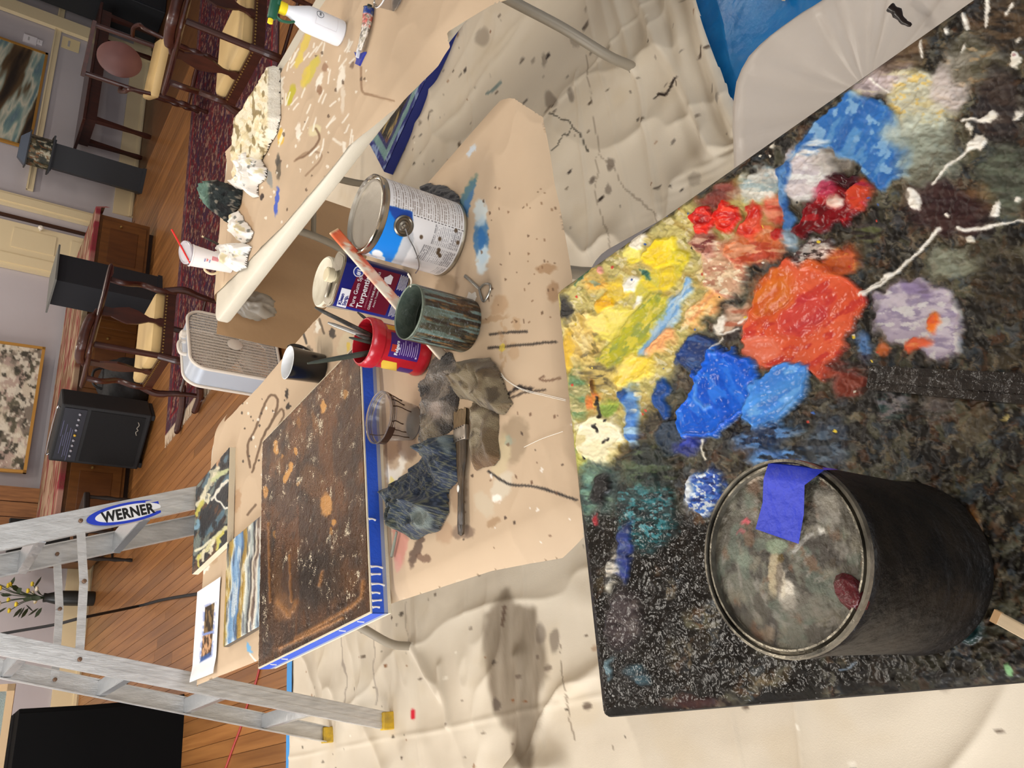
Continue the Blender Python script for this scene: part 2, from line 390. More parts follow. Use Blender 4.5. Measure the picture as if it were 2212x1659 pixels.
for pts, w, c, k in (([(1190, 248), (1225, 262), (1252, 290), (1268, 330)], 2.6, (52, 48, 42), .8), ([(1235, 278), (1195, 330)], 2, (60, 55, 48), .7), ([(1455, 165), (1448, 185), (1420, 208)], 4, (40, 30, 26), .9), ([(1052, 200), (1078, 172)], 3, (40, 80, 90), .5),
                     ([(1055, 300), (1058, 350)], 2, (150, 80, 40), .3), ([(1260, 120), (1275, 200), (1290, 330), (1425, 480)], 2.2, (120, 105, 90), .5), ([(1280, 340), (1300, 480), (1330, 590)], 2, (130, 115, 98), .5), ([(1090, 1310), (1085, 1350)], 5, (60, 40, 30), .6),
                     ([(742, 1380), (742, 1540)], 2, (120, 108, 100), .5), ([(805, 1360), (808, 1520)], 2, (120, 108, 100), .45), ([(875, 1300), (880, 1420)], 2, (130, 118, 105), .4), ([(1215, 1400), (1212, 1450), (1235, 1560), (1238, 1590)], 2, (110, 95, 80), .6), ([(892, 1536), (892, 1550)], 6.5, (190, 30, 45), .95)):  # straight grey-brown lines on the left put fold-crease shade into the cloth colour
    d = segd(wx if w < 5 else PX, wy if w < 5 else PY, pts); col = layer(col, k * sstep(w, w * .4, d), c)
rr = np.random.RandomState(5)
def dots(n, r0, r1, cols_, seed, region=None):
    global col
    q = np.random.RandomState(seed)
    for _ in range(n):
        x, y = q.uniform(-1.2, 3.2), q.uniform(0.0, 3.8)
        if region and not region(x, y): continue
        r = r0 * (r1 / r0) ** (q.rand() ** 2.2); e = q.uniform(1, 2.4)
        a, b = np.searchsorted(uu, (x - r * 1.5, x + r * 1.5)); c_, d_ = np.searchsorted(vv, (y - r * e * 1.4, y + r * e * 1.4))
        if b <= a or d_ <= c_: continue
        w = sstep(1.25, .6, np.hypot((U[a:b, c_:d_] - x) / r, (V_[a:b, c_:d_] - y) / (r * e))) * q.uniform(.35, .95)
        col[a:b, c_:d_] = layer(col[a:b, c_:d_], w, cols_[q.randint(len(cols_))])
dots(700, .0036, .010, [(70, 55, 45), (95, 80, 68), (45, 36, 30), (120, 75, 45)], 3)
dots(650, .004, .013, [(70, 60, 52), (95, 84, 74), (45, 38, 36), (88, 74, 60)], 4, lambda x, y: x > .8 and y < 2.6)
dots(60, .0045, .007, [(238, 230, 214)], 6)
dcl = np.maximum(V_ - edge_far, edge_near - V_); U2, V2, fm = snap(U, V_, dcl, .0045)
dc = fastmesh('drop_cloth', np.stack([U2.ravel(), V2.ravel(), h.ravel()], 1), gridfaces(nx, ny, fm), M_cloth, None, True, LIN(col.reshape(-1, 3)), .85)
tag(dc, 'large beige canvas drop cloth, paint-spotted and wrinkled, spread on the floor under the tables', 'drop cloth')

M_tarp = mat('blue_plastic_film', C(24, 110, 176), .3, bump=.6, bscale=14, mott=.25, mscale=20, mcol=C(60, 150, 205))
def rag_sheet(name, poly, z, material, nres, amp, sc, label, cat, seed, thick=.0):
    xs = [p[0] for p in poly]; ys = [p[1] for p in poly]
    a, b = np.meshgrid(np.linspace(min(xs), max(xs), nres), np.linspace(min(ys), max(ys), nres), indexing='ij')
    zz = z + amp * fbm(a * sc, b * sc, 4, seed); d = polyd(a, b, poly); a, b, k = snap(a, b, d, .6 * min(a[1, 0] - a[0, 0], b[0, 1] - b[0, 0]))
    o = fastmesh(name, np.stack([a.ravel(), b.ravel(), zz.ravel()], 1), gridfaces(nres, nres, k), material)
    return tag(o, label, cat)
rag_sheet('plastic_tarp', [(1.05, -.3), (3.2, -.2), (3.3, 1.15), (1.3, 1.1)], .001, M_tarp, 90, .006, 8, 'bright blue plastic tarp on the floor beside the white lined bin', 'tarp', 4)
rag_sheet('canvas_offcut', [(1.56, .0), (2.8, .0), (2.75, .69), (1.66, .69)], .012, mat('plain_beige_canvas', C(205, 188, 160), .85, bump=.3, bscale=300), 60, .012, 6, 'plain beige piece of canvas lying on the blue tarp behind the bin', 'drop cloth', 9)
rag_sheet('tape_strip', [(-1.6, 3.885), (.5, 3.893), (1.9, 3.87), (2.5, 3.78), (3.2, 3.5), (3.2, 3.56), (2.5, 3.85), (1.9, 3.935), (.5, 3.955), (-1.6, 3.945)], .014, mat('light_blue_tape', C(60, 140, 205), .5), 240, .001, 8, 'light blue tape strip along the far edge of the drop cloth', 'tape', 12)

# ------------------------------------------------------------------ folding tables
def folding_table(name, label, loc, rz, w, l, H, feet, zmat=M_plasticw, thick=.045):
    t = thing(name, label, 'table', loc, rz)
    poly = rrect(w, l, .06, 6); n = len(poly); mb = MB()
    rows = [(.985, H - thick), (1.0, H - thick + .006), (1.0, H - .008), (.994, H - .002), (.985, H)]
    v = []; f = []
    for s, z in rows:
        for x, y in poly: v.append((x - (1 - s) * math.copysign(.5, x) * .6, y - (1 - s) * math.copysign(.5, y) * .6, z))
    for k in range(len(rows) - 1):
        for i in range(n): f.append((k * n + i, k * n + (i + 1) % n, (k + 1) * n + (i + 1) % n, (k + 1) * n + i))
    f.append(tuple(reversed(range(n)))); f.append(tuple((len(rows) - 1) * n + i for i in range(n)))
    put('tabletop', v, f, zmat, t, True, auto=40)
    for fy, sg in ((feet[1], 1), (feet[2], -1)):
        ox = feet[3]
        for sx in (-1, 1):
            fx = feet[0] * sx
            path = [(x + ox, y, z) for x, y, z in spline([(fx, fy, .0), (fx, fy, .05), (fx * .97, fy - sg * .01, .13), (fx * .78, fy - sg * .03, .28), (fx * .66, fy - sg * .05, .45), (fx * .64, fy - sg * .05, H - thick)], 5)]; fx += ox
            lg = MB().tube(path, .0155, 12).build('leg', M_tube, t, True)
            MB().tube([(fx, fy, .0), (fx, fy, .035)], .018, 12).build('foot_cap', M_blackr, lg, True)
        MB().tube([(ox - feet[0] * .64, fy - sg * .05, .46), (ox + feet[0] * .64, fy - sg * .05, .46)], .011, 10).build('crossbar', M_tube, t, True); MB().tube([(ox - feet[0] * .9, fy - sg * .05, H - thick - .015), (ox + feet[0] * .9, fy - sg * .05, H - thick - .015)], .011, 10).build('crossbar', M_tube, t, True)
        MB().tube([(ox, fy - sg * .05, .46), (ox, fy - sg * .42, H - thick)], .008, 8).build('brace', M_tube, t, True)
    return t
TZ = .74
T2 = folding_table('folding_table', 'white plastic folding table in the middle, covered with brown paper', (.785, 1.89, 0), 0, .83, 1.92, TZ, (.343, .825, -.78, 0))
T3R = math.radians(-2.6)
T3 = folding_table('folding_table', 'white plastic folding table at the right with the spray bottle on it', (2.083, 1.91, 0), T3R, .84, 1.95, TZ, (.24, .72, -.743, .07))
# ------------------------------------------------------------------ kraft paper on the middle table
def sheet(name, poly, z, res, seed, stain, dz=None, label=None, cat=None, material=None, base=(201, 176, 147), rgh=.62, parent=None):
    xs = [p[0] for p in poly]; ys = [p[1] for p in poly]
    a, b = np.meshgrid(np.arange(min(xs), max(xs) + res, res), np.arange(min(ys), max(ys) + res, res), indexing='ij')
    zz = np.full(a.shape, z); d = polyd(a, b, poly); a, b, k = snap(a, b, d, res * .6)
    if dz is not None: zz = zz + dz(a, b)
    px, py = pix(np.stack([a.ravel(), b.ravel(), zz.ravel()], 1)); px = px.reshape(a.shape); py = py.reshape(a.shape)
    c = np.empty(a.shape + (3,)); c[:] = base
    c = layer(c, .35 * sstep(.4, .75, fbm(a * 4, b * 4, 4, seed)), np.array(base) * .88)
    c = stain(c, a, b, px, py)
    o = fastmesh(name, np.stack([a.ravel(), b.ravel(), zz.ravel()], 1), gridfaces(*a.shape, k), material or M_kraft, parent, True, LIN(c.reshape(-1, 3)), rgh)
    if label: tag(o, label, cat)
    return o
def strokes(c, px, py, L, seed=0, warp=6):
    WX = px + warp * (fbm(px / 9, py / 9, 3, seed) - .5) * 2; WY = py + warp * (fbm(px / 9, py / 9, 3, seed + 7) - .5) * 2
    for pts, w, cc, k in L:
        if len(pts) > 3 and pts[0] != pts[-1]: pts = [(p.x, p.y) for p in spline([(a_, b_, 0) for a_, b_ in pts], 4)]
        if len(pts) == 1: m_ = 1.2 * max(w[:2]) + warp; xs = [pts[0][0]]; ys = [pts[0][1]]
        else: m_ = (w if pts[0] != pts[-1] else 5) + warp + 1; xs = [p[0] for p in pts]; ys = [p[1] for p in pts]
        S = window((px > min(xs) - m_) & (px < max(xs) + m_) & (py > min(ys) - m_) & (py < max(ys) + m_))
        if S is None: continue
        wx, wy = WX[S], WY[S]
        if len(pts) == 1:
            (cx, cy), (rx, ry, an) = pts[0], w; an = math.radians(an)
            dx, dy = wx - cx, wy - cy; X = (dx * math.cos(an) + dy * math.sin(an)) / rx; Y = (-dx * math.sin(an) + dy * math.cos(an)) / ry
            ww = sstep(1.15, .75, np.hypot(X, Y))
        elif pts[0] == pts[-1]: ww = sstep(2.5, -2.5, polyd(wx, wy, list(pts[:-1])))
        else:
            q = .25 if w < 4 else 1.0
            ww = sstep(w + 1.2, w * .4, segd(px[S] + q * (wx - px[S]), py[S] + q * (wy - py[S]), pts))
        c[S] = layer(c[S], k * ww, cc)
    return c
def specks(c, px, py, box, n, r0, r1, cols_, seed):
    q = np.random.RandomState(seed)
    for _ in range(n):
        x = q.uniform(box[0], box[2]); y = q.uniform(box[1], box[3]); r = q.uniform(r0, r1)
        f_ = q.uniform(.7, 1.8); cc = np.array(cols_[q.randint(len(cols_))]); S = window((np.abs(px - x) < r) & (np.abs(py - y) < r * f_))
        if S is not None: w = np.hypot(px[S] - x, (py[S] - y) / f_) < r; c[S][w] = c[S][w] * .25 + cc * .75
    return c
def e(cx, cy, rx, ry, an, c, k): return ([(cx, cy)], (rx, ry, an), c, k)
def stain2(c, a, b, px, py):
    L = [e(1180, 580, 26, 10, 0, (150, 112, 76), .6), e(1195, 632, 14, 24, 0, (145, 108, 74), .6), e(965, 622, 26, 30, 20, (120, 98, 72), .45), e(1078, 660, 18, 26, 30, (168, 130, 92), .5), e(1110, 760, 12, 20, 0, (172, 136, 98), .4), e(1115, 700, 10, 16, 0, (168, 130, 90), .4), e(1060, 690, 6, 40, 80, (160, 124, 86), .5),
         ([(985, 440), (1030, 378), (1020, 430), (1010, 470), (985, 440)], 0, (52, 110, 165), .85), ([(1030, 380), (1005, 420), (990, 450)], 8, (100, 130, 110), .5), e(1040, 520, 16, 55, 0, (50, 110, 165), .8), e(1038, 460, 14, 30, 0, (205, 220, 225), .8), e(1042, 560, 14, 34, 5, (215, 228, 232), .85), e(1040, 515, 9, 26, 0, (45, 105, 165), .9), e(1020, 325, 6, 16, 30, (200, 215, 230), .8),
         e(1110, 950, 32, 55, 10, (155, 134, 108), .75), e(1080, 985, 22, 50, 10, (205, 188, 150), .7), e(1085, 1050, 36, 20, -60, (212, 200, 178), .8), e(1072, 1077, 12, 10, 0, (244, 238, 228), .9), e(1045, 1090, 20, 30, -30, (205, 192, 168), .6), e(1100, 950, 10, 12, 0, (140, 160, 145), .5),
         e(990, 1060, 20, 50, 0, (140, 110, 85), .5), e(1000, 1150, 26, 16, 0, (90, 70, 60), .5), e(960, 1150, 20, 26, 0, (176, 140, 110), .5), e(1065, 1130, 16, 10, -30, (150, 115, 80), .5), e(900, 1185, 10, 45, 20, (70, 52, 44), .7), e(915, 1205, 18, 8, 20, (90, 62, 48), .6), e(865, 1165, 16, 60, 0, (200, 120, 110), .6), e(860, 1215, 9, 20, 0, (214, 150, 140), .6),
         e(855, 1010, 20, 40, 20, (240, 234, 222), .9), e(850, 985, 14, 30, 0, (180, 150, 118), .7), e(848, 960, 20, 40, 10, (120, 92, 70), .7), e(880, 960, 24, 36, 0, (96, 74, 60), .6), e(845, 1042, 6, 12, 0, (235, 215, 110), .7), e(880, 1100, 20, 60, 0, (100, 80, 66), .6),
         ([(1055, 1018), (1100, 1046), (1160, 1052), (1245, 1080)], 3, (38, 34, 34), .85), ([(1094, 864), (1104, 845), (1120, 838), (1148, 838)], 5, (36, 28, 26), .9), ([(1098, 862), (1130, 848), (1178, 842)], 2.4, (60, 48, 40), .85), ([(1058, 722), (1100, 718), (1138, 716)], 3, (40, 34, 30), .8), ([(1055, 752), (1100, 748), (1200, 738)], 3, (40, 34, 30), .8), e(1083, 752, 8, 8, 0, (220, 195, 60), .8), ([(1175, 813), (1165, 818), (1180, 822), (1210, 817)], 2.5, (110, 80, 60), .8),
         # the rubbed-out charcoal outline and drops behind the canvas
         ([(540, 1010), (535, 965), (552, 925), (580, 858), (600, 862), (592, 900), (570, 940), (556, 985), (545, 1020)], 2.6, (96, 72, 52), .85), ([(570, 940), (605, 885), (612, 900), (590, 940)], 2.2, (100, 78, 58), .8), e(620, 850, 4, 13, 0, (45, 38, 34), .9), e(622, 877, 4, 8, 0, (50, 42, 36), .9), e(668, 764, 9, 16, 0, (60, 52, 44), .55), e(718, 720, 5, 14, 0, (46, 40, 36), .8), e(685, 705, 6, 14, 0, (236, 230, 214), .9), e(700, 745, 20, 30, 0, (190, 176, 150), .5), ([(655, 720), (662, 742)], 2.5, (50, 44, 40), .8), ([(690, 690), (700, 720)], 2.5, (70, 58, 46), .7), e(745, 745, 14, 28, 10, (214, 202, 170), .6), e(752, 752, 4, 10, 0, (222, 190, 70), .8),
         e(512, 1082, 8, 26, 10, (176, 138, 104), .6), ([(535, 1112), (552, 1090)], 2.5, (100, 78, 60), .8), e(538, 1398, 6, 14, -20, (110, 170, 215), .95), ([(540, 1412), (556, 1432)], 1.6, (230, 230, 225), .8), e(508, 1290, 8, 30, 0, (170, 136, 104), .5), e(462, 1205, 8, 14, 0, (170, 140, 110), .5), e(440, 1232, 8, 22, 40, (238, 232, 220), .95)]
    for q in range(10): L.append(e(1085 + 6 * math.sin(q * 2), 700 + q * 11, 4, 8, 0, (176, 140, 102), .45))
    c = strokes(c, px, py, L, 81)
    c = specks(c, px, py, (1040, 380, 1200, 700), 60, 1.2, 2.6, [(120, 86, 58), (90, 64, 44)], 5)
    c = specks(c, px, py, (1000, 880, 1240, 1250), 40, 1.2, 3.4, [(60, 44, 36), (240, 236, 228), (110, 80, 60)], 6)
    c = specks(c, px, py, (500, 860, 640, 1080), 34, 1.2, 2.8, [(240, 234, 222), (60, 48, 40)], 8)
    return c
def dz2(a, b):
    ov = np.maximum(np.maximum(.37 - a, a - 1.2), np.maximum(.93 - b, b - 2.85)); ov = np.maximum(ov, 0)
    wr = .0025 * fbm(a * 6, b * 6, 3, 3) + .003 * (1 - np.abs(2 * fbm(a * 3, b * 5, 3, 9) - 1)) ** 6
    return wr - 2.4 * ov ** 1.7 + .010 * sstep(.02, .0, ov) * 0
# outline of the paper, corners slightly curled down over the table edge
P2 = [(.352, 2.905), (.60, 2.91), (.98, 2.86), (1.245, 2.80), (1.262, 2.74), (1.21, 2.70), (1.196, 2.34), (1.205, 1.86), (1.25, 1.27), (1.285, 1.10), (1.262, 1.0), (1.20, .93), (1.11, .873), (.75, .868), (.52, .888), (.36, .892), (.31, .93), (.296, 1.0), (.318, 1.18), (.335, 1.53), (.34, 2.2)]
sheet('kraft_paper', P2, TZ + .0015, .0032, 3, stain2, dz2, 'sheet of brown kraft paper, stained with paint, covering the middle folding table', 'paper')
# ------------------------------------------------------------------ the palette board on its small table
EX = Vector((.9986, -.0526, 0)); EY = Vector((-.0526, -.9986, 0)); BL = Vector((.049, .886, 0)); BW, BD, BZ = .646, .80, .778
bc = BL + EX * BW / 2 + EY * BD / 2
PT = folding_table('side_table', 'small grey plastic table that carries the paint-covered palette board', (.445, .53, 0), math.radians(-9.5), .46, .62, .765, (.18, .24, -.24, 0), mat('grey_plastic_table', C(128, 124, 126), .5), .03)
PB = thing('palette_board', 'rectangular board used as a palette, thick with wet and dried oil paint', 'palette', (bc.x, bc.y, BZ - .012), math.atan2(EX.y, EX.x))
ob = MB().prism(rrect(BW, BD, .014, 5), 0, .009).build('board', mat('hardboard_edge', C(44, 38, 32), .5), PB)
nx, ny = 470, 560
sx_, ty_ = np.meshgrid(np.linspace(.0015, BW - .0015, nx), np.linspace(.0015, BD - .0015, ny), indexing='ij')
PWx = BL.x + EX.x * sx_ + EY.x * ty_; PWy = BL.y + EX.y * sx_ + EY.y * ty_
px, py = pix(np.stack([PWx.ravel(), PWy.ravel(), np.full(PWx.size, BZ)], 1)); px = px.reshape(sx_.shape); py = py.reshape(sx_.shape)
A = 17.0
wx = px + A * (fbm(px / 26, py / 26, 4, 101) - .5) * 2; wy = py + A * (fbm(px / 26, py / 26, 4, 111) - .5) * 2
col = np.empty(px.shape + (3,)); col[:] = (27, 24, 20)
def mix(c, s, lo, hi, seed, k, cc):
    return layer(c, k * sstep(lo, hi, fbm(wx / s, wy / s, 4, seed)), cc)
for s_, lo, hi, sd, k, cc in ((60, .45, .6, 1, .8, (70, 60, 42)), (34, .52, .62, 2, .8, (26, 22, 18)), (40, .56, .66, 3, .7, (92, 90, 70)), (22, .58, .68, 4, .7, (84, 56, 36)), (16, .60, .68, 5, .6, (110, 106, 92)), (26, .62, .70, 6, .6, (56, 66, 76)), (12, .62, .7, 7, .6, (20, 18, 16)), (11, .66, .72, 8, .5, (130, 112, 84))):
    col = mix(col, s_, lo, hi, sd + 200, k, cc)
left = sstep(1000, 1180, py) * sstep(2300, 1500, px - .35 * (py - 1100))      # the wet black area round the can
col = layer(col, .88 * left * sstep(.30, .48, fbm(wx / 70, wy / 70, 3, 230)), (17, 15, 13))
hgt = .0015 + .0035 * fbm(wx / 26, wy / 26, 4, 240) + .0025 * (1 - .75 * left) * (1 - np.abs(2 * fbm(wx / 14, wy / 14, 3, 250) - 1)) ** 2
rgh = .30 + .18 * fbm(px / 40, py / 40, 2, 260) - .25 * left
fine = np.ones(px.shape); idm = np.zeros(px.shape, int); NID = [0]; DLAB = {}
def blob(shape, c1, c2=None, c3=None, k=1.0, soft=7, hh=.0, dollop=None, ang=0, sc=14, rg=None, c4=None):
    if shape[0] == 'e': _, cx, cy, rx, ry, an = shape; m_ = max(rx, ry) + soft + 2; xs, ys = [cx], [cy]
    elif shape[0] == 'l': m_ = shape[2] + soft + 2; xs = [p[0] for p in shape[1]]; ys = [p[1] for p in shape[1]]
    else: m_ = soft + 2; xs = [p[0] for p in shape[1]]; ys = [p[1] for p in shape[1]]
    m_ += A
    S = window((px > min(xs) - m_) & (px < max(xs) + m_) & (py > min(ys) - m_) & (py < max(ys) + m_))
    if S is None: return
    wx_, wy_, px_, py_ = wx[S], wy[S], px[S], py[S]
    if shape[0] == 'e':
        a = math.radians(an); dx, dy = wx_ - cx, wy_ - cy
        X = (dx * math.cos(a) + dy * math.sin(a)) / rx; Y = (-dx * math.sin(a) + dy * math.cos(a)) / ry
        d = (np.hypot(X, Y) - 1) * min(rx, ry)
    elif shape[0] == 'l':
        q = .35 if shape[2] < 6 else 1.0
        d = segd(px_ + q * (wx_ - px_), py_ + q * (wy_ - py_), shape[1]) - shape[2]
    else: d = polyd(wx_, wy_, shape[1])
    if d.min() > soft: return
    w = k * sstep(soft, -soft, d)
    a = math.radians(ang); fx = (px_ * math.cos(a) + py_ * math.sin(a)); fy = (-px_ * math.sin(a) + py_ * math.cos(a))
    n1 = fbm(fx / (sc * 4), fy / sc, 4, len(shape) + int(c1[0]) + 300)
    cc = np.empty(px_.shape + (3,)); cc[:] = c1
    if c2: cc = layer(cc, sstep(.42, .62, n1), c2)
    if c3: cc = layer(cc, sstep(.56, .68, fbm(fx / (sc * 2), fy / (sc * .8), 4, int(c3[1]) + 340)), c3)
    if c4: cc = layer(cc, sstep(.60, .68, fbm(fx / sc, fy / (sc * .7), 3, int(c4[1]) + 360)), c4)
    col[S] = col[S] * (1 - w[..., None]) + cc * w[..., None]
    bod = sstep(soft * .6, -9, d)
    if rg is not None: hgt[S] = hgt[S] * (1 - .75 * w) + .0035 * .75 * w
    hgt[S] += (hh * (bod * .75 + .35 * bod * (n1 - .4) + .3 * np.exp(-(d + 4) ** 2 / 22))) * k
    if rg is not None: rgh[S] = rgh[S] * (1 - w) + rg * w; fine[S] = fine[S] * (1 - .8 * w) + .25 * .8 * w
    if dollop:
        NID[0] += 1; idm[S][w > .5] = NID[0]; DLAB[NID[0]] = dollop
E_ = lambda cx, cy, rx, ry, an=0: ('e', cx, cy, rx, ry, an)
Pg = lambda *p: ('p', list(p)); Ln = lambda w, *p: ('l', list(p), w)
# --- pale crust under the bright colours
blob(Pg((1195, 630), (1300, 560), (1500, 430), (1620, 380), (1700, 420), (1640, 560), (1560, 640), (1480, 760), (1400, 900), (1330, 1000), (1240, 1000)), (214, 198, 118), (196, 170, 90), (168, 156, 84), .9, 16, .002, ang=30, c4=(228, 214, 160))
blob(E_(1250, 980, 22, 40), (178, 178, 80), (120, 150, 110), k=.8)
blob(E_(1300, 1050, 40, 60), (70, 96, 88), (40, 60, 60), (110, 140, 120), .8, 14)
blob(E_(1225, 665, 12, 30), (34, 32, 32), k=.95, soft=4); blob(Ln(7, (1345, 540), (1360, 520), (1385, 505)), (44, 40, 34), k=.8)
blob(E_(1265, 730, 40, 60), (214, 178, 90), (232, 208, 140), (130, 110, 50), .9, 12, .003, ang=60)
blob(E_(1300, 800, 46, 40), (198, 170, 92), (110, 96, 60), (70, 60, 40), .8, 12, .003)
blob(E_(1250, 850, 22, 50), (150, 150, 100), (70, 120, 80), (210, 200, 150), .8, 10, .002)
blob(E_(1290, 600, 30, 26), (190, 160, 80), (232, 170, 60), (140, 150, 120), .8, 9, .003)
# --- yellows
for cx, cy, rx, ry, an, c1, c2, hh in ((1432, 548, 40, 26, -40, (236, 200, 16), (246, 222, 60), .006), (1375, 548, 22, 26, 0, (228, 206, 50), (240, 226, 110), .004), (1465, 570, 22, 30, 20, (196, 180, 40), (230, 206, 40), .004), (1312, 655, 16, 30, 10, (238, 186, 24), (220, 160, 20), .005), (1340, 625, 30, 26, 0, (226, 190, 50), (210, 180, 60), .003), (1350, 700, 60, 40, -20, (240, 222, 110), (226, 208, 80), .003),
                                     (1300, 700, 24, 22, 0, (246, 222, 120), (236, 210, 90), .004), (1230, 760, 16, 40, 5, (236, 194, 50), (220, 176, 50), .003), (1405, 615, 26, 40, 40, (222, 196, 40), (200, 186, 60), .003), (1440, 600, 18, 30, 0, (236, 206, 40), (210, 180, 30), .003), (1360, 760, 50, 26, -30, (230, 210, 70), (206, 190, 50), .003)):
    blob(E_(cx, cy, rx, ry, an), c1, c2, k=.95, soft=5, hh=hh, dollop='lump of yellow paint' if hh >= .005 else None, ang=an, rg=.28)
blob(E_(1367, 617, 17, 16), (248, 244, 236), (236, 232, 220), k=.95, soft=5, hh=.003); blob(E_(1390, 652, 12, 10), (246, 242, 232), k=.9, soft=4, hh=.002)
blob(E_(1382, 520, 18, 14), (236, 226, 206), k=.95, soft=4, hh=.003); blob(E_(1305, 585, 10, 12), (228, 150, 140), k=.9, soft=4, hh=.004); blob(E_(1255, 604, 6, 14, 40), (26, 92, 64), k=.9, soft=3); blob(E_(1268, 585, 8, 10), (24, 80, 54), k=.9, soft=3); blob(E_(1393, 597, 9, 10), (20, 84, 76), k=.9, soft=3)
blob(Ln(26, (1325, 775), (1380, 720), (1430, 660)), (176, 170, 34), (140, 150, 60), (206, 190, 60), .95, 9, .004, 'smear of olive yellow paint', ang=-47, sc=10, rg=.25)
blob(Ln(13, (1395, 760), (1440, 705), (1465, 655), (1495, 615)), (140, 180, 218), (170, 196, 214), (110, 160, 210), .95, 6, .004, 'smear of pale blue paint', ang=-52, sc=9, rg=.25)
blob(E_(1375, 800, 48, 30, -35), (240, 208, 66), (246, 218, 110), (226, 190, 50), .95, 8, .005, 'dollop of warm yellow paint', ang=-40, rg=.25)
blob(Ln(15, (1420, 755), (1450, 725)), (238, 180, 110), (232, 160, 100), k=.95, soft=7, hh=.004, ang=-45)
blob(Ln(20, (1500, 690), (1550, 640)), (238, 176, 100), (228, 150, 90), (240, 200, 140), .9, 9, .004, ang=-45)
blob(E_(1290, 850, 9, 30, 0), (196, 96, 40), (228, 150, 40), k=.9, soft=5, hh=.003); blob(E_(1290, 835, 8, 16), (90, 60, 30), k=.9, soft=3, hh=.003); blob(E_(1275, 870, 10, 14), (212, 110, 40), k=.9, soft=4, hh=.002); blob(E_(1320, 880, 24, 16), (170, 180, 60), (120, 150, 50), k=.9, soft=6)
blob(E_(1300, 945, 50, 52), (238, 228, 186), (244, 236, 204), (220, 204, 150), 1, 7, .006, 'thick cream paint with black spots', sc=20, rg=.3)
for cx, cy, r in ((1292, 925, 7), (1315, 960, 4), (1265, 985, 4), (1320, 905, 4), (1294, 868, 4)): blob(E_(cx, cy, r * .9, r * 1.3), (22, 18, 16), k=1, soft=2)
blob(Ln(3, (1294, 860), (1296, 885), (1300, 900)), (24, 20, 18), k=.9, soft=2)
# --- pinkish and peach crust
blob(E_(1570, 580, 55, 60), (226, 196, 160), (206, 160, 128), (190, 130, 104), .95, 10, .005, sc=11, c4=(240, 220, 190))
blob(E_(1530, 525, 30, 40, 0), (150, 84, 72), (206, 160, 140), (116, 44, 46), .9, 8, .005, sc=9)
blob(E_(1555, 425, 46, 20, -20), (128, 48, 44), (100, 40, 40), k=.9, soft=9, hh=.003)
blob(E_(1645, 400, 50, 34, -25), (214, 212, 204), (170, 190, 196), (236, 232, 224), .9, 9, .003)
blob(E_(1640, 530, 70, 44, -20), (212, 110, 60), (190, 70, 44), (224, 150, 110), .95, 10, .004)
blob(E_(1600, 690, 40, 36), (216, 178, 150), (196, 110, 80), k=.85, soft=10); blob(E_(1555, 700, 12, 20), (240, 232, 216), k=.95, soft=5, hh=.003)
blob(E_(1590, 725, 26, 12, -30), (44, 36, 36), k=.9, soft=5)
# --- reds
blob(E_(1527, 478, 28, 30, 0), (204, 26, 20), (222, 50, 34), (170, 14, 14), 1, 4, .010, 'thick dollop of bright red paint', sc=10, rg=.2)
blob(E_(1572, 470, 26, 34, -20), (220, 38, 22), (204, 24, 18), (236, 70, 44), 1, 4, .010, 'thick curl of scarlet paint', sc=10, rg=.2)
blob(E_(1630, 480, 24, 40, 10), (214, 54, 36), (226, 80, 52), (196, 36, 26), 1, 5, .007, 'dollop of vermilion paint', rg=.22)
blob(E_(1680, 450, 26, 30), (216, 80, 60), (230, 130, 100), k=.9, soft=8); blob(E_(1680, 505, 14, 16), (176, 24, 20), k=.95, soft=4, hh=.004)
blob(Pg((1610, 740), (1625, 640), (1690, 560), (1760, 565), (1840, 600), (1880, 640), (1852, 700), (1815, 760), (1780, 815), (1700, 800), (1650, 795)), (214, 84, 52), (222, 96, 62), (196, 60, 48), 1, 8, .006, 'wide smear of wet orange-red paint', ang=-35, sc=22, rg=.16)
blob(E_(1670, 640, 42, 60, 40), (214, 112, 34), (204, 92, 30), (226, 130, 60), .9, 14, .002, ang=-45, rg=.18)
blob(E_(1745, 680, 60, 34, -35), (204, 66, 62), (190, 52, 60), k=.8, soft=14, hh=.002, ang=-35, rg=.16)
blob(E_(1650, 755, 36, 30, 0), (224, 112, 82), (216, 96, 62), k=.95, soft=6, hh=.004, dollop='dollop of salmon pink paint', rg=.22)
blob(E_(1800, 565, 60, 34, -10), (206, 92, 40), (180, 70, 30), (226, 130, 60), .9, 10, .003); blob(E_(1840, 830, 30, 40, 60), (150, 52, 36), (70, 40, 32), k=.7, soft=14)
blob(E_(1800, 800, 30, 20), (176, 70, 50), (96, 46, 38), k=.8, soft=10)
# --- blues
blob(E_(1505, 765, 48, 38, -30), (32, 62, 122), (24, 48, 100), (50, 84, 140), 1, 6, .006, 'dab of dark blue paint', rg=.3)
blob(E_(1432, 862, 18, 44, 0), (28, 72, 140), (20, 54, 108), k=1, soft=4, hh=.007, dollop='narrow ridge of dark blue paint', rg=.3)
blob(E_(1450, 945, 30, 36), (46, 60, 78), (36, 48, 60), k=.95, soft=7, hh=.003)
blob(E_(1372, 880, 20, 40, 0), (100, 150, 206), (60, 110, 176), (224, 226, 214), .95, 7, .005, 'streak of light blue and white paint', rg=.3); blob(E_(1372, 930, 18, 36), (70, 120, 190), (150, 186, 214), k=.95, soft=6, hh=.004)
blob(E_(1355, 860, 12, 18), (30, 74, 140), k=.95, soft=4, hh=.004)
blob(Pg((1462, 915), (1485, 860), (1512, 800), (1545, 755), (1590, 752), (1640, 785), (1655, 830), (1640, 880), (1596, 905), (1560, 945), (1520, 955), (1480, 945)), (24, 92, 204), (20, 80, 190), (44, 112, 216), 1, 6, .011, 'large thick mound of cobalt blue paint', ang=60, sc=20, rg=.15)
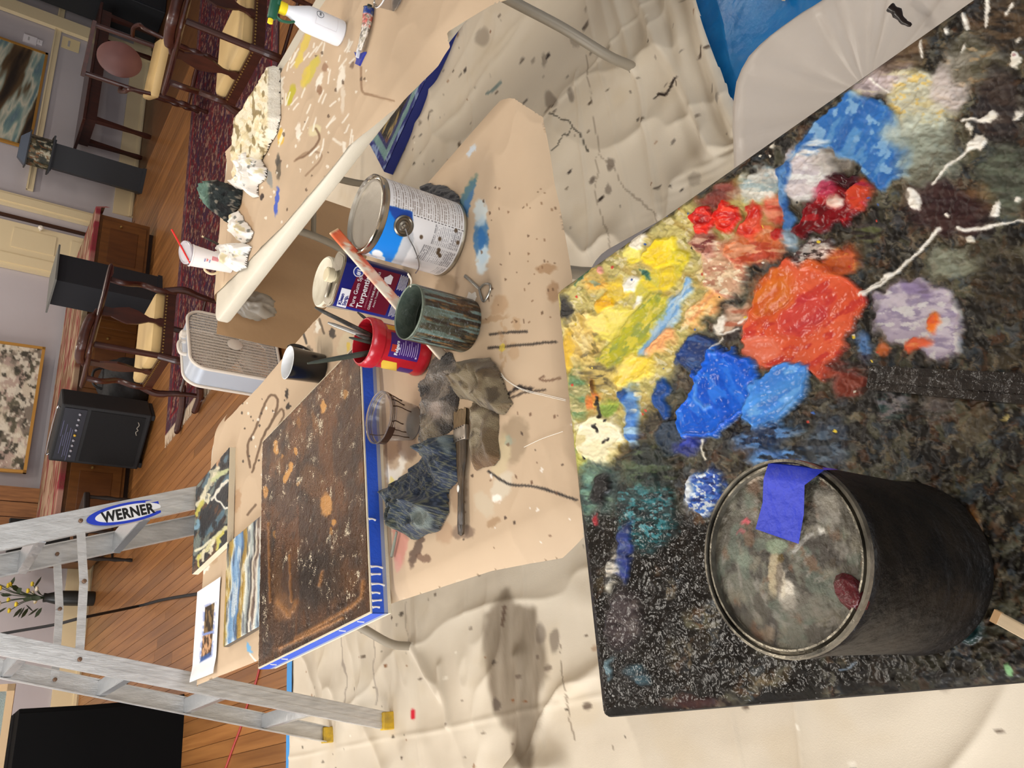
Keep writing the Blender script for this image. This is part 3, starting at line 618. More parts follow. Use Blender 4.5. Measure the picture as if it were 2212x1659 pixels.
blob(Ln(4, (1515, 830), (1510, 860), (1530, 885), (1545, 880)), (84, 146, 222), k=.8, soft=4, hh=.002)
blob(Pg((1612, 900), (1630, 830), (1690, 790), (1732, 785), (1755, 800), (1752, 850), (1720, 890), (1670, 925), (1630, 925)), (74, 140, 214), (62, 124, 204), (100, 160, 222), 1, 7, .009, 'mound of sky blue paint', ang=-30, sc=18, rg=.17)
blob(E_(1660, 945, 70, 26, -10), (42, 80, 130), (24, 40, 70), (80, 130, 190), .9, 12, .004); blob(E_(1490, 968, 30, 20, 0), (48, 62, 160), (36, 44, 110), k=.9, soft=7, hh=.003)
blob(E_(1680, 990, 60, 22, 0), (84, 140, 204), (60, 100, 160), (30, 40, 56), .9, 9, .005); blob(E_(1790, 960, 50, 60, 30), (56, 66, 82), (36, 42, 50), (92, 110, 130), .8, 16, .002)
blob(E_(1525, 1062, 42, 50, 20), (40, 80, 170), (70, 120, 196), (22, 44, 110), .95, 8, .006, 'streaky blue and white paint beside the black can', sc=9, rg=.25, c4=(210, 220, 226)); blob(E_(1494, 1062, 9, 36, 8), (222, 224, 220), k=.9, soft=5, hh=.003)
blob(Ln(2.5, (1520, 955), (1523, 975), (1528, 992)), (226, 220, 200), k=.95, soft=2)
# --- teal and dark side
blob(E_(1400, 1110, 62, 80, 0), (30, 62, 64), (24, 40, 44), (36, 104, 112), .85, 18, .004, sc=10, c4=(64, 140, 150))
blob(E_(1405, 1010, 60, 40), (56, 70, 52), (32, 40, 36), (84, 100, 70), .8, 16, .004); blob(E_(1300, 1060, 16, 36, 15), (22, 20, 20), k=.95, soft=5, hh=.007, dollop='black lump of dried paint', rg=.3)
blob(E_(1270, 1065, 18, 60, 0), (126, 166, 140), (70, 110, 100), (40, 60, 56), .8, 10, .002)
blob(E_(1352, 1195, 20, 62, 5), (36, 56, 132), (28, 44, 100), (60, 80, 130), .95, 6, .005, 'strip of ultramarine blue paint', rg=.3)
blob(E_(1322, 1235, 12, 44, 8), (214, 208, 194), (60, 60, 60), (236, 226, 210), .9, 7, .004); blob(E_(1352, 1340, 40, 70, 5), (78, 68, 70), (56, 48, 50), (96, 86, 84), .8, 14, .003)
blob(E_(1380, 1455, 30, 16, 25), (62, 88, 98), (40, 52, 58), k=.8, soft=8, hh=.002); blob(E_(1320, 1440, 10, 26, 10), (30, 40, 44), (120, 150, 160), k=.8, soft=5, hh=.004)
blob(E_(1290, 1130, 8, 10), (190, 50, 60), k=.8, soft=4); blob(E_(1500, 1520, 60, 12), (70, 34, 34), k=.6, soft=9)
# --- white ground, big blue, crimson
blob(E_(1745, 375, 60, 62, 0), (240, 238, 234), (226, 214, 214), (206, 196, 200), .95, 10, .003); blob(E_(1800, 330, 60, 40), (190, 180, 170), (160, 150, 140), k=.7, soft=10)
blob(Pg((1700, 350), (1740, 300), (1812, 222), (1836, 192), (1900, 222), (1935, 250), (1975, 330), (1962, 385), (1895, 412), (1862, 360), (1790, 322), (1745, 318)), (48, 108, 178), (40, 96, 166), (84, 138, 190), 1, 6, .004, 'broad patch of medium blue paint', ang=-60, sc=26, rg=.35, c4=(120, 164, 204))
blob(E_(1765, 320, 30, 16, -45), (232, 234, 232), (70, 120, 180), k=.8, soft=7)
blob(Ln(12, (1700, 358), (1696, 420), (1704, 490)), (58, 112, 178), (100, 146, 194), (40, 92, 160), .95, 5, .004, ang=90); blob(E_(1706, 520, 16, 24), (150, 180, 200), (226, 226, 220), k=.9, soft=7)
blob(Pg((1715, 505), (1735, 450), (1780, 415), (1830, 400), (1880, 410), (1872, 450), (1830, 480), (1780, 500), (1740, 520)), (124, 10, 20), (96, 6, 14), (160, 24, 30), 1, 6, .007, 'dollop of dark crimson paint', ang=-30, rg=.2)
blob(E_(1860, 425, 26, 34, 20), (206, 70, 40), (196, 50, 70), k=.9, soft=8, hh=.003); blob(E_(1790, 410, 26, 16, -20), (190, 60, 90), (214, 120, 140), k=.9, soft=7, hh=.003); blob(E_(1810, 436, 20, 14, -20), (234, 216, 200), (224, 180, 160), k=.95, soft=4, hh=.004)
blob(E_(1825, 386, 34, 15, 12), (54, 16, 22), (70, 22, 30), k=1, soft=4, hh=.008, dollop='glossy oval of deep maroon paint', rg=.12)
blob(E_(1760, 545, 50, 22, -20), (214, 206, 200), (90, 60, 60), (40, 30, 30), .85, 8, .004, sc=8, c4=(236, 230, 224)); blob(E_(1870, 500, 36, 24), (44, 36, 34), (96, 100, 60), k=.8, soft=9)
# --- the pale far corner and the splashes
blob(E_(1985, 215, 78, 62, 30), (206, 202, 176), (190, 186, 160), (214, 200, 150), .95, 14, .001, c4=(224, 196, 120)); blob(E_(2060, 180, 40, 60, 20), (206, 192, 186), (180, 170, 164), k=.9, soft=10)
blob(E_(1905, 165, 70, 34, -32), (204, 186, 186), (224, 214, 180), (176, 160, 160), .9, 12, .001); blob(E_(1985, 290, 70, 40, 0), (188, 194, 178), (160, 166, 150), k=.9, soft=16)
blob(E_(2110, 130, 70, 60, -30), (132, 128, 112), (96, 90, 70), (176, 150, 110), .75, 20); blob(E_(1950, 115, 60, 30, -30), (120, 96, 70), (70, 52, 36), k=.8, soft=14); blob(E_(2170, 60, 60, 60, 0), (40, 34, 30), (90, 70, 50), k=.8, soft=20)
blob(E_(2010, 350, 60, 70, 30), (150, 156, 140), (112, 112, 96), k=.8, soft=20); blob(E_(2170, 390, 60, 80, 0), (92, 98, 82), (70, 72, 60), k=.9, soft=18); blob(E_(2110, 430, 40, 30), (134, 96, 54), (80, 60, 40), k=.6, soft=14); blob(E_(2045, 455, 90, 54, 10), (46, 24, 26), (60, 36, 34), k=.9, soft=16); blob(E_(2160, 230, 50, 80, 0), (40, 34, 36), (60, 48, 44), k=.85, soft=18)
blob(E_(2060, 570, 60, 34, 0), (138, 142, 122), (100, 100, 84), k=.8, soft=14); blob(E_(2160, 600, 60, 90), (60, 50, 34), (40, 34, 26), k=.6, soft=20)
blob(Pg((1890, 700), (1900, 640), (1940, 605), (2000, 600), (2060, 640), (2085, 700), (2070, 770), (2020, 785), (1980, 750), (1930, 735)), (176, 162, 178), (196, 184, 194), (150, 136, 160), .95, 12, .005, 'patch of pale lilac paint', sc=16, c4=(206, 200, 200), rg=.4)
blob(E_(1985, 622, 40, 16, 20), (130, 112, 150), (100, 84, 110), k=.85, soft=8); blob(E_(2022, 700, 15, 24, 30), (228, 110, 30), (214, 80, 40), (240, 170, 60), .95, 5, .004, 'orange dab on the lilac paint'); blob(E_(1985, 745, 30, 14, -10), (222, 92, 54), (230, 130, 70), k=.95, soft=5, hh=.004); blob(E_(1910, 750, 10, 18), (220, 110, 50), k=.8, soft=5); blob(E_(1870, 750, 20, 34), (84, 130, 190), (40, 36, 60), k=.8, soft=9, hh=.003)
blob(E_(1930, 860, 40, 50), (150, 144, 150), (60, 90, 88), (40, 40, 42), .6, 16, .002, sc=8); blob(E_(2030, 870, 34, 40, 30), (120, 108, 104), (60, 56, 50), k=.6, soft=16); blob(E_(2110, 920, 40, 40), (96, 84, 62), k=.6, soft=16)
WHT = (244, 238, 226)
for L_ in (Ln(3.5, (1872, 640), (1935, 590), (1985, 545), (2035, 495)), Ln(3, (1862, 640), (1905, 605), (1940, 585)), Ln(5, (2083, 35), (2093, 65)), Ln(4.5, (2137, 0), (2134, 30), (2130, 58)), Ln(3, (2098, 322), (2060, 350), (2035, 380), (2018, 402)), Ln(2.5, (1990, 0 + 90), (1992, 125)), Ln(4, (2175, 30), (2188, 12)), Ln(3, (2080, 262), (2112, 258)), Ln(4, (2075, 497), (2140, 490)), Ln(3, (2140, 490), (2212, 478)), Ln(2, (1880, 170), (1920, 200)), Ln(2, (1560, 722), (1575, 718), (1600, 712)), Ln(2, (1545, 755), (1565, 730)), Ln(2.4, (1600, 700), (1618, 690))):
    blob(L_, WHT, k=.95, soft=2.5, hh=.002)
for cx, cy, rx, ry, an in ((2115, 310, 20, 15, -40), (1976, 436, 16, 24, -20), (2190, 126, 13, 16, 30), (2150, 455, 12, 18, 40), (2095, 515, 12, 10, 0), (2102, 278, 8, 9, 0), (2140, 255, 22, 10, -20), (2048, 62, 5, 10, 0), (2088, 108, 4, 10, 10), (2200, 248, 14, 6, -20), (2050, 465, 5, 5, 0), (1672, 318, 5, 6, 0), (2200, 430, 8, 5, 20), (2205, 80, 4, 6, 0)):
    blob(E_(cx, cy, rx, ry, an), WHT, (232, 224, 206), k=.97, soft=3, hh=.003)
blob(E_(2192, 124, 4, 4), (150, 96, 96), k=.9, soft=2)
blob(E_(2090, 1160, 22, 60, 15), (120, 74, 28), (96, 56, 20), (140, 92, 40), .9, 8, .004, 'ochre brown smear at the foot of the can', rg=.3); blob(E_(2098, 1352, 32, 34), (24, 74, 76), (16, 44, 46), k=.85, soft=9, hh=.006); blob(E_(2180, 1448, 8, 13, 0), (130, 176, 122), k=.95, soft=3, hh=.002)
blob(Ln(2, (1815, 1450), (1835, 1440), (1850, 1428)), (130, 150, 170), k=.8, soft=3, hh=.002); blob(E_(2170, 900, 10, 5, -30), (196, 176, 110), k=.9, soft=3)
qs = np.random.RandomState(77)
for _ in range(110):
    x, y = qs.uniform(1240, 1900), qs.uniform(300, 960); r = qs.uniform(1.5, 3.5)
    w = (np.hypot(px - x, (py - y)) < r) & (fine > .9)
    col[w] = [(236, 228, 210), (24, 20, 20), (196, 60, 40), (230, 200, 60), (50, 90, 160)][qs.randint(5)]
# fine crust relief everywhere
hgt += fine * (.0011 * (fbm(px / 5, py / 5, 3, 400) - .5) + .0016 * (fbm(px / 11, py / 11, 3, 410) - .5) * (1 - .4 * left)) + left * fine * .0006 * sstep(.42, .60, fbm(px / 70, py / 70, 3, 420)) * (_rng.rand(*px.shape) - .5)
ed = np.minimum(np.minimum(sx_, BW - sx_), np.minimum(ty_, BD - ty_)); hgt *= .25 + .75 * sstep(0, .012, ed)
# rounded corners of the board
cr = .014; cxn = np.minimum(sx_, BW - sx_); cyn = np.minimum(ty_, BD - ty_); ins = ~((cxn < cr) & (cyn < cr) & (np.hypot(cr - cxn, cr - cyn) > cr))
VW = np.stack([PWx.ravel(), PWy.ravel(), (BZ - .003 + np.maximum(hgt, .0004)).ravel()], 1); VL = rootinv(PB, VW)
F = gridfaces(nx, ny); F = F[:, ::-1]
fid = idm[:-1, :-1].ravel(); okf = (ins[:-1, :-1] & ins[1:, 1:] & ins[1:, :-1] & ins[:-1, 1:]).ravel()
M_paint = mat('oil_paint', vcol=True, bump=.05, bscale=300, spec=.3)
LC = LIN(col.reshape(-1, 3)); RG = np.clip(rgh, .08, .8).ravel()
o = fastmesh('dried_paint', VL, F[(fid == 0) & okf], M_paint, PB, True, LC, RG); o['label'] = 'crust of dried and wet paint in every colour'
for k in range(1, NID[0] + 1):
    s = (fid == k) & okf
    if s.sum() > 40:
        o = fastmesh('paint_dollop', VL, F[s], M_paint, PB, True, LC, RG); o['label'] = DLAB[k]

# ------------------------------------------------------------------ the black paint can standing on the board
cc = Vector((.136, .415, BZ + .002)); CR, CH = .0815, .188
CAN = thing('paint_can', 'black-crusted paint can with blotched grey lid and blue tape standing on the palette', 'can', cc)
M_crust = mat('black_paint_crust', C(13, 11, 10), .5, bump=.8, bscale=46, mott=.5, mscale=26, mcol=C(40, 32, 24), spec=.25)
MB().lathe([(CR * .97, 0), (CR, .004), (CR, .01), (CR * .975, .014), (CR * .975, CH - .016), (CR, CH - .012), (CR, CH - .002), (CR * .985, CH)], 56).build('body', M_crust, CAN, True)
M_rim = mat('painted_rim_metal', C(140, 134, 120), .3, .7, bump=.3, bscale=70, mott=.85, mscale=24, mcol=C(30, 28, 25))
MB().lathe([(CR * .985, CH), (CR * 1.005, CH + .003), (CR * .995, CH + .007), (CR * .965, CH + .0075), (CR * .955, CH + .003), (CR * .935, CH + .0025), (CR * .925, CH + .0065), (CR * .905, CH + .0065), (CR * .895, CH - .001)], 64, caps=False).build('rim', M_rim, CAN, True)
# lid: a disc of vertices with blotched colours
n = 90; rr_ = np.linspace(0, CR * .9, 46); aa = np.linspace(0, 2 * np.pi, n, endpoint=False)
RR, AA = np.meshgrid(rr_, aa, indexing='ij'); X = RR * np.cos(AA); Y = RR * np.sin(AA)
c = np.empty(X.shape + (3,)); c[:] = (80, 75, 64)
for s_, lo, hi, sd, k, q in ((40, .5, .62, 1, .8, (112, 112, 98)), (60, .55, .66, 2, .7, (54, 48, 42)), (90, .6, .7, 3, .7, (130, 124, 106)), (50, .6, .68, 4, .6, (98, 110, 96)), (70, .64, .72, 5, .6, (120, 84, 60)), (150, .64, .72, 6, .6, (150, 144, 134))):
    c = layer(c, k * sstep(lo, hi, fbm(X * s_ + 9, Y * s_ + 5, 4, sd + 500)), q)
lx, ly = pix(np.stack([(X + cc.x).ravel(), (Y + cc.y).ravel(), np.full(X.size, cc.z + CH)], 1)); lx = lx.reshape(X.shape); ly = ly.reshape(X.shape)
c = strokes(c, lx, ly, [e(1674, 1235, 13, 55, 0, (190, 174, 140), .85), e(1702, 1285, 20, 34, 0, (226, 216, 198), .9), e(1690, 1255, 9, 40, -10, (206, 194, 170), .8), e(1685, 1250, 8, 40, 0, (70, 58, 48), .5), e(1678, 1180, 24, 18, 0, (140, 156, 128), .8), e(1688, 1207, 9, 9, 0, (92, 74, 34), .9), ([(1716, 1192), (1740, 1165), (1775, 1148)], 6, (176, 172, 164), .8), e(1778, 1146, 8, 6, 0, (224, 218, 206), .8), e(1612, 1126, 9, 8, 0, (226, 100, 110), .9), e(1602, 1148, 7, 7, 0, (190, 80, 90), .6), e(1610, 1210, 20, 16, 0, (142, 156, 136), .5), e(1790, 1100, 30, 40, 0, (150, 144, 132), .6), e(1745, 1310, 70, 30, 0, (110, 104, 92), .6), e(1660, 1370, 16, 20, 0, (176, 150, 120), .5), e(1800, 1215, 7, 8, 0, (60, 48, 30), .8), e(1640, 1035, 30, 5, -18, (226, 208, 186), .8)], 91, 5)
Z = CH + .0006 - .0035 * sstep(.80, .88, RR / CR) * 0 + .0008 * fbm(X * 120, Y * 120, 3, 520)
i = np.arange(45)[:, None]; j = np.arange(n)[None, :]; a_ = (i * n + j).ravel(); b_ = (i * n + (j + 1) % n).ravel()
o = fastmesh('lid', np.stack([X.ravel(), Y.ravel(), Z.ravel()], 1), np.stack([a_, a_ + n, b_ + n, b_], 1), mat('blotched_lid', vcol=True, bump=.4, bscale=150), CAN, True, LIN(c.reshape(-1, 3)), .36); o['label'] = 'blotched grey lid'
# tape strip across the lid and down the rim
tp = [(1624, 1142), (1638, 1085), (1650, 1035), (1660, 1002)]; tq = [(1716, 1174), (1728, 1110), (1738, 1048), (1782, 1016)]
rows = []
for (a, b) in zip(tp, tq):
    p, q = at(*a, cc.z + CH + .009), at(*b, cc.z + CH + .009); rows.append([p.lerp(q, t) for t in (0, .25, .5, .75, 1)])
last = [p + (rows[-1][i] - rows[-2][i]).normalized() * .004 - Vector((0, 0, .014)) for i, p in enumerate(rows[-1])]
for r_ in rows[:2]:
    for p in r_: p.z -= .006
rows.append(last)
V = [p + Vector((0, 0, .0012 * (R.random()))) for r_ in rows for p in r_]; Fq = [(k * 5 + i, k * 5 + i + 1, (k + 1) * 5 + i + 1, (k + 1) * 5 + i) for k in range(4) for i in range(4)]
o = put('tape', [tuple(v) for v in V], Fq, mat('dark_blue_tape', C(40, 58, 190), .42, bump=.25, bscale=60), CAN, True, True); o['label'] = 'strip of blue tape'
b = MB(); p = onp(1840, 1280, (cc.x, cc.y, cc.z + CH), (0, 0, 1))
b.lathe([(.0, -.012), (.012, -.008), (.013, .0), (.009, .006), (.0, .008)], 12, Matrix.Translation(p + Vector((0, 0, .002))) @ Matrix.Rotation(.5, 4, 'Z'), sx=1.3, sy=.9)
b.build('paint_lump', mat('dark_red_paint_lump', C(84, 22, 26), .25, bump=.8, bscale=60), CAN, True, True)
# flat black stick lying on the board and the pale stick end by the frame
M_blkst = mat('black_crusted_wood', C(26, 21, 18), .2, bump=.5, bscale=60, mott=.4, mscale=40, mcol=C(60, 52, 44))
def lying(name, p0, p1, z, w, t, material, label, cat, taper=1.0, extra=None):
    a, b_ = at(*p0, z), at(*p1, z); r_ = thing(name, label, cat, tuple(a), math.atan2(b_.y - a.y, b_.x - a.x)); L = (b_ - a).length
    return r_, L
r_, L = lying('mixing_stick', (1882, 818), (2330, 850), BZ + .006, 0, 0, None, 'flat black mixing stick lying across the palette below the lilac paint', 'stick')
MB().prism([(0, -.010), (.006, -.0125), (L, -.014), (L, .014), (.006, .0125), (0, .010)], -.004, .0065).build('blade', M_blkst, r_, False)
MB().prism([(.002, -.0045), (L, -.005), (L, .005), (.002, .0045)], .0065, .0085).build('rib', M_blkst, r_, False)
r_, L = lying('wooden_stick', (2150, 1330), (2260, 1390), BZ + .012, 0, 0, None, 'end of a pale bare wooden stick at the near corner of the palette', 'stick')
MB().box((L / 2, 0, .002), (L, .011, .004), bev=.001).build('shaft', mat('bare_wood', C(214, 190, 156), .6, mott=.4, mscale=12, mcol=C(170, 140, 100), stretch=(1, 12, 12)), r_)
MB().box((.002, 0, .0021), (.006, .0112, .0045)).build('tip', mat('stained_wood', C(190, 150, 106), .6), r_)

# ------------------------------------------------------------------ bin with a white liner beside the palette
BIN = thing('lined_bin', 'rounded bin with a taut white plastic liner stretched over it, beside the palette', 'bin', (.785, .362, 0), math.radians(-14))
BH = .62; n = 72
def rsq(a, w, d, p=4.0): 
    c_, s_ = math.cos(a), math.sin(a); k = (abs(c_ / w) ** p + abs(s_ / d) ** p) ** (-1 / p); return k * c_, k * s_
prof = [(0.80, .0), (.83, .15), (.88, .35), (.93, .52), (1.0, BH - .05), (1.02, BH - .02), (1.0, BH), (.95, BH + .006), (.86, BH + .003), (.70, BH - .006), (.5, BH - .014), (.28, BH - .018), (.08, BH - .02)]
v = []; f = []
for k, (s, z) in enumerate(prof):
    for i in range(n):
        a = 2 * math.pi * i / n; x, y = rsq(a, .170, .215, 4.5)
        wr = 1 + .012 * math.sin(i * 2.3) * math.sin(i * 1.1 + k) * (1 if k < 5 else .5); zz = z + (.006 * math.sin(i * .9 + k * .7) * math.sin(i * 2.7) * (s if k > 7 else 0))
        v.append((x * s * wr, y * s * wr, zz))
for k in range(len(prof) - 1):
    for i in range(n): f.append((k * n + i, k * n + (i + 1) % n, (k + 1) * n + (i + 1) % n, (k + 1) * n + i))
f.append(tuple((len(prof) - 1) * n + i for i in range(n)))
M_liner = mat('white_plastic_film', C(196, 187, 178), .32, bump=.22, bscale=9, sss=.0)
put('liner', v, f, M_liner, BIN, True)
MB().lathe([(.10, 0), (.11, .005), (.112, .1)], 30, sy=1.25).build('bucket', mat('grey_bin_plastic', C(120, 120, 122), .5), BIN, True)
b = MB(); pts = [at(1922, 15, BH + .012), at(1938, 28, BH + .012), at(1950, 45, BH + .012), at(1968, 55, BH + .012)]
b.tube(spline(pts, 5), [.006, .006, .005, .005, .006, .007, .006, .005, .004, .004, .004, .004, .003, .003, .003, .002][:len(spline(pts, 5))], 8, sq=(.35, 1))
b.build('paint_drip', mat('black_drip', C(24, 14, 12), .25), BIN, True, True)
# ------------------------------------------------------------------ the big wet canvas on the middle table
TT = TZ + .0045                     # top of the paper
CVZ = .046
CV = thing('stretched_canvas', 'large square canvas painted glossy dark brown with blue-taped edges, on the middle table', 'painting', (.622, 1.85, TT), math.radians(1.2))
cw, cdp = .632, .640
M_canv = mat('raw_canvas_edge', C(216, 204, 178), .8, bump=.2, bscale=300)
MB().box((0, 0, CVZ / 2), (cw, cdp, CVZ)).build('stretcher', M_canv, CV)
for k, (x, y, sx, sy) in enumerate(((0, -cdp / 2, cw, 0), (0, cdp / 2, cw, 0), (-cw / 2, 0, 0, cdp), (cw / 2, 0, 0, cdp))):
    MB().box((x, y, .030), (sx + .0024, sy + .0024, .026)).build('tape_band', M_tape, CV)
    MB().box((x, y, .0125), (sx + .0018, sy + .0018, .009)).build('tape_edge', mat('grey_blue_tape_edge', C(142, 150, 176), .6), CV)
n = 430
X, Y = np.meshgrid(np.linspace(-cw / 2, cw / 2, n), np.linspace(-cdp / 2, cdp / 2, n), indexing='ij')
ca, sa = math.cos(math.radians(1.2)), math.sin(math.radians(1.2))
lx, ly = pix(np.stack([(.622 + X * ca - Y * sa).ravel(), (1.85 + X * sa + Y * ca).ravel(), np.full(X.size, TT + CVZ)], 1)); lx = lx.reshape(X.shape); ly = ly.reshape(X.shape)
c = np.empty(X.shape + (3,)); c[:] = (76, 47, 20)
for s_, q_, lo, hi, sd, k, q in ((9, 4, .46, .62, 1, .8, (108, 66, 26)), (5, 14, .5, .64, 2, .6, (36, 24, 16)), (16, 7, .54, .66, 3, .6, (110, 70, 30)), (26, 26, .56, .68, 4, .5, (40, 28, 20)), (60, 60, .58, .7, 5, .5, (88, 60, 34))):
    c = layer(c, .8 * k * sstep(lo, hi, fbm(X * s_ + 3, Y * q_ + 3, 4, sd + 600)), q)
G = (206, 152, 78)
L = [e(596, 968, 6, 16, 0, G, .9), e(627, 1012, 6, 15, 10, G, .9), e(618, 1030, 6, 15, 10, G, .9), e(573, 1063, 6, 15, 0, G, .85), e(698, 878, 6, 15, 0, G, .9), e(646, 912, 5, 16, -8, (140, 96, 42), .7), e(640, 975, 4, 9, 0, G, .8), e(606, 1005, 10, 20, 0, (128, 84, 36), .6), e(589, 1015, 8, 18, 0, (120, 78, 34), .6), e(747, 852, 5, 12, 0, G, .8), e(705, 1090, 14, 26, 0, (200, 146, 78), .9), e(721, 1130, 5, 9, 0, G, .8), e(715, 1148, 4, 8, 0, G, .6), e(610, 985, 3, 6, 0, G, .8), e(645, 1045, 3, 6, 0, G, .7), e(593, 1155, 3, 8, 0, G, .6), e(680, 910, 6, 26, -12, (130, 86, 36), .6), e(650, 885, 5, 20, 0, (120, 78, 34), .5), e(675, 1040, 26, 40, -20, (112, 72, 30), .6), e(690, 1250, 50, 60, 0, (36, 26, 18), .5), e(730, 830, 30, 40, 0, (110, 72, 30), .4), e(610, 1310, 20, 36, 5, (150, 104, 58), .5), e(600, 1250, 10, 60, 0, (120, 82, 40), .5)]
c = strokes(c, lx, ly, L, 141, 4)
ridge = np.zeros(X.shape)
for pts, w in (([(640, 1378), (700, 1345), (760, 1310), (780, 1290), (785, 1255)], 5), ([(605, 1400), (680, 1365), (740, 1335)], 4), ([(600, 1300), (625, 1330), (640, 1300)], 7), ([(690, 1265), (697, 1235)], 4), ([(580, 1130), (584, 1300)], 3), ([(625, 1200), (630, 1300)], 3)):
    ridge += np.exp(-(segd(lx + 3 * (fbm(lx / 8, ly / 8, 2, 9) - .5), ly, pts) / w) ** 2)
c = layer(c, np.clip(ridge, 0, 1) * .7, (176, 122, 66))
z = CVZ + .0006 + .0016 * (fbm(X * 40, Y * 40, 4, 610) - .5) + .0018 * ridge + .0008 * (fbm(X * 110, Y * 110, 3, 620) - .5) + .0011 * (_rng.rand(n, n) - .5) * (.35 + 1.1 * fbm(X * 9, Y * 9, 3, 640))
ed = np.minimum(cw / 2 - np.abs(X), cdp / 2 - np.abs(Y)); z = np.where(ed < .003, CVZ - .002, z + .0015 * np.exp(-ed / .006))
o = fastmesh('painted_face', np.stack([X.ravel(), Y.ravel(), z.ravel()], 1), gridfaces(n, n), mat('wet_bronze_paint', vcol=True, metal=.55, bump=.1, bscale=420, spec=.4), CV, True, LIN(c.reshape(-1, 3)), np.clip(.20 + .14 * fbm(X * 20, Y * 20, 3, 630), .1, .5).ravel()); o['label'] = 'glossy dark brown painted face with golden spots'
M_white = mat('white_gesso_drip', C(232, 228, 220), .35)
for xo in (-.305, -.292, -.276, -.258, -.238, -.222, -.12):      # drips that ran over the front edge
    l_ = R.uniform(.018, .034)
    MB().tube(spline([(xo, -cdp / 2 - .0012, CVZ - .003), (xo + .001, -cdp / 2 - .002, CVZ - l_ * .6), (xo + R.uniform(-.002, .002), -cdp / 2 - .002, CVZ - l_)], 4), [.0030, .0026, .0022, .0020, .0018, .0018, .0020, .0024, .0022], 7).build('paint_drip', M_white, CV, True)
for yo in (-.25, -.16, .17, .245):
    MB().tube([(-cw / 2 - .0012, yo, CVZ - .004), (-cw / 2 - .002, yo + .003, CVZ - .02)], .0018, 6).build('paint_drip', M_white, CV, True)

# ------------------------------------------------------------------ two small paintings and a print
def small_canvas(name, label, loc, rz, w, d, t, colfn, n, edgecol, bumpk=.5):
    r_ = thing(name, label, 'painting', loc, rz)
    MB().box((0, 0, t / 2), (w, d, t)).build('stretcher', edgecol, r_)
    X, Y = np.meshgrid(np.linspace(-w / 2, w / 2, n), np.linspace(-d / 2, d / 2, n), indexing='ij')
    a, b = math.cos(rz), math.sin(rz)
    px, py = pix(np.stack([(loc[0] + X * a - Y * b).ravel(), (loc[1] + X * b + Y * a).ravel(), np.full(X.size, loc[2] + t)], 1)); px = px.reshape(X.shape); py = py.reshape(X.shape)
    c, hh = colfn(X, Y, px, py); ed = np.minimum(w / 2 - np.abs(X), d / 2 - np.abs(Y)); zz = np.where(ed < .002, t - .001, t + .0006 + hh)
    fastmesh('painted_face', np.stack([X.ravel(), Y.ravel(), zz.ravel()], 1), gridfaces(n, n), mat('oil_painting', vcol=True, bump=bumpk, bscale=160, spec=.5), r_, True, LIN(c.reshape(-1, 3)), .35)
    return r_
def f1(X, Y, px, py):
    c = np.empty(X.shape + (3,)); c[:] = (20, 22, 24)
    for s_, q_, lo, hi, sd, q in ((14, 6, .5, .64, 1, (34, 50, 60)), (26, 10, .56, .68, 2, (84, 116, 130)), (30, 30, .56, .66, 3, (12, 12, 14)), (40, 14, .6, .7, 4, (96, 60, 30)), (20, 9, .62, .7, 5, (120, 130, 120))):
        c = layer(c, .85 * sstep(lo, hi, fbm(X * s_, Y * q_, 4, sd + 700)), q)
    L = []
    CRM, YEL = (232, 222, 190), (206, 196, 90)
    for pts, w, q in (([(428, 1090), (440, 1072), (452, 1050), (462, 1032), (472, 1012)], 7, CRM), ([(436, 1075), (448, 1085), (452, 1070)], 4, CRM), ([(426, 1110), (438, 1085)], 6, YEL), ([(462, 1040), (478, 1022), (492, 1016)], 6, (200, 204, 150)), ([(458, 1078), (470, 1062), (488, 1042), (494, 1037)], 4, (238, 232, 214)), ([(466, 1068), (468, 1080), (478, 1086), (486, 1098), (492, 1097)], 2, (238, 234, 220)), ([(430, 1205), (445, 1190), (458, 1172), (470, 1158), (490, 1140)], 7, (222, 214, 160)), ([(428, 1222), (430, 1200)], 4, YEL), ([(440, 1212), (442, 1188)], 3, CRM), ([(455, 1196), (462, 1168)], 4, CRM), ([(470, 1188), (474, 1160), (484, 1150)], 4, YEL), ([(424, 1190), (440, 1182), (456, 1166)], 3, (236, 230, 200)), ([(470, 1005), (476, 990)], 4, (196, 150, 110)), ([(452, 1060), (458, 1020), (470, 1018)], 4, (180, 176, 150)), ([(425, 1140), (430, 1125)], 6, (130, 170, 190))):
        L.append((pts, w, q, .95))
    c = strokes(c, px, py, L, 31, 5); return c, .0025 * fbm(X * 60, Y * 60, 3, 705)
def f2(X, Y, px, py):
    t = px - 12 * (fbm(px / 60, py / 40, 3, 711) - .5) + .06 * (py - 1250)
    stops = [(470, (22, 26, 34)), (486, (22, 26, 34)), (489, (150, 120, 40)), (497, (184, 150, 52)), (501, (206, 214, 214)), (506, (96, 140, 184)), (514, (140, 176, 206)), (520, (70, 110, 160)), (523, (150, 116, 40)), (529, (176, 142, 60)), (533, (226, 226, 214)), (540, (150, 160, 156)), (544, (40, 34, 34)), (547, (226, 214, 190)), (552, (84, 62, 50)), (557, (232, 224, 206)), (562, (150, 176, 190)), (580, (170, 190, 200))]
    c = np.stack([np.interp(t, [s[0] for s in stops], [s[1][k] for s in stops]) for k in range(3)], -1)
    c = layer(c, .55 * sstep(.56, .66, fbm(px / 5, py / 40, 3, 721)), (236, 232, 222)); c = layer(c, .5 * sstep(.6, .68, fbm(px / 5, py / 50, 3, 731)), (40, 50, 70))
    return c, .003 * fbm(X * 20, Y * 90, 3, 715)
small_canvas('small_painting', 'small dark abstract painting with cream streaks at the far edge of the middle table', (.890, 2.735, TT), math.radians(2.5), .325, .365, .020, f1, 150, M_canv)
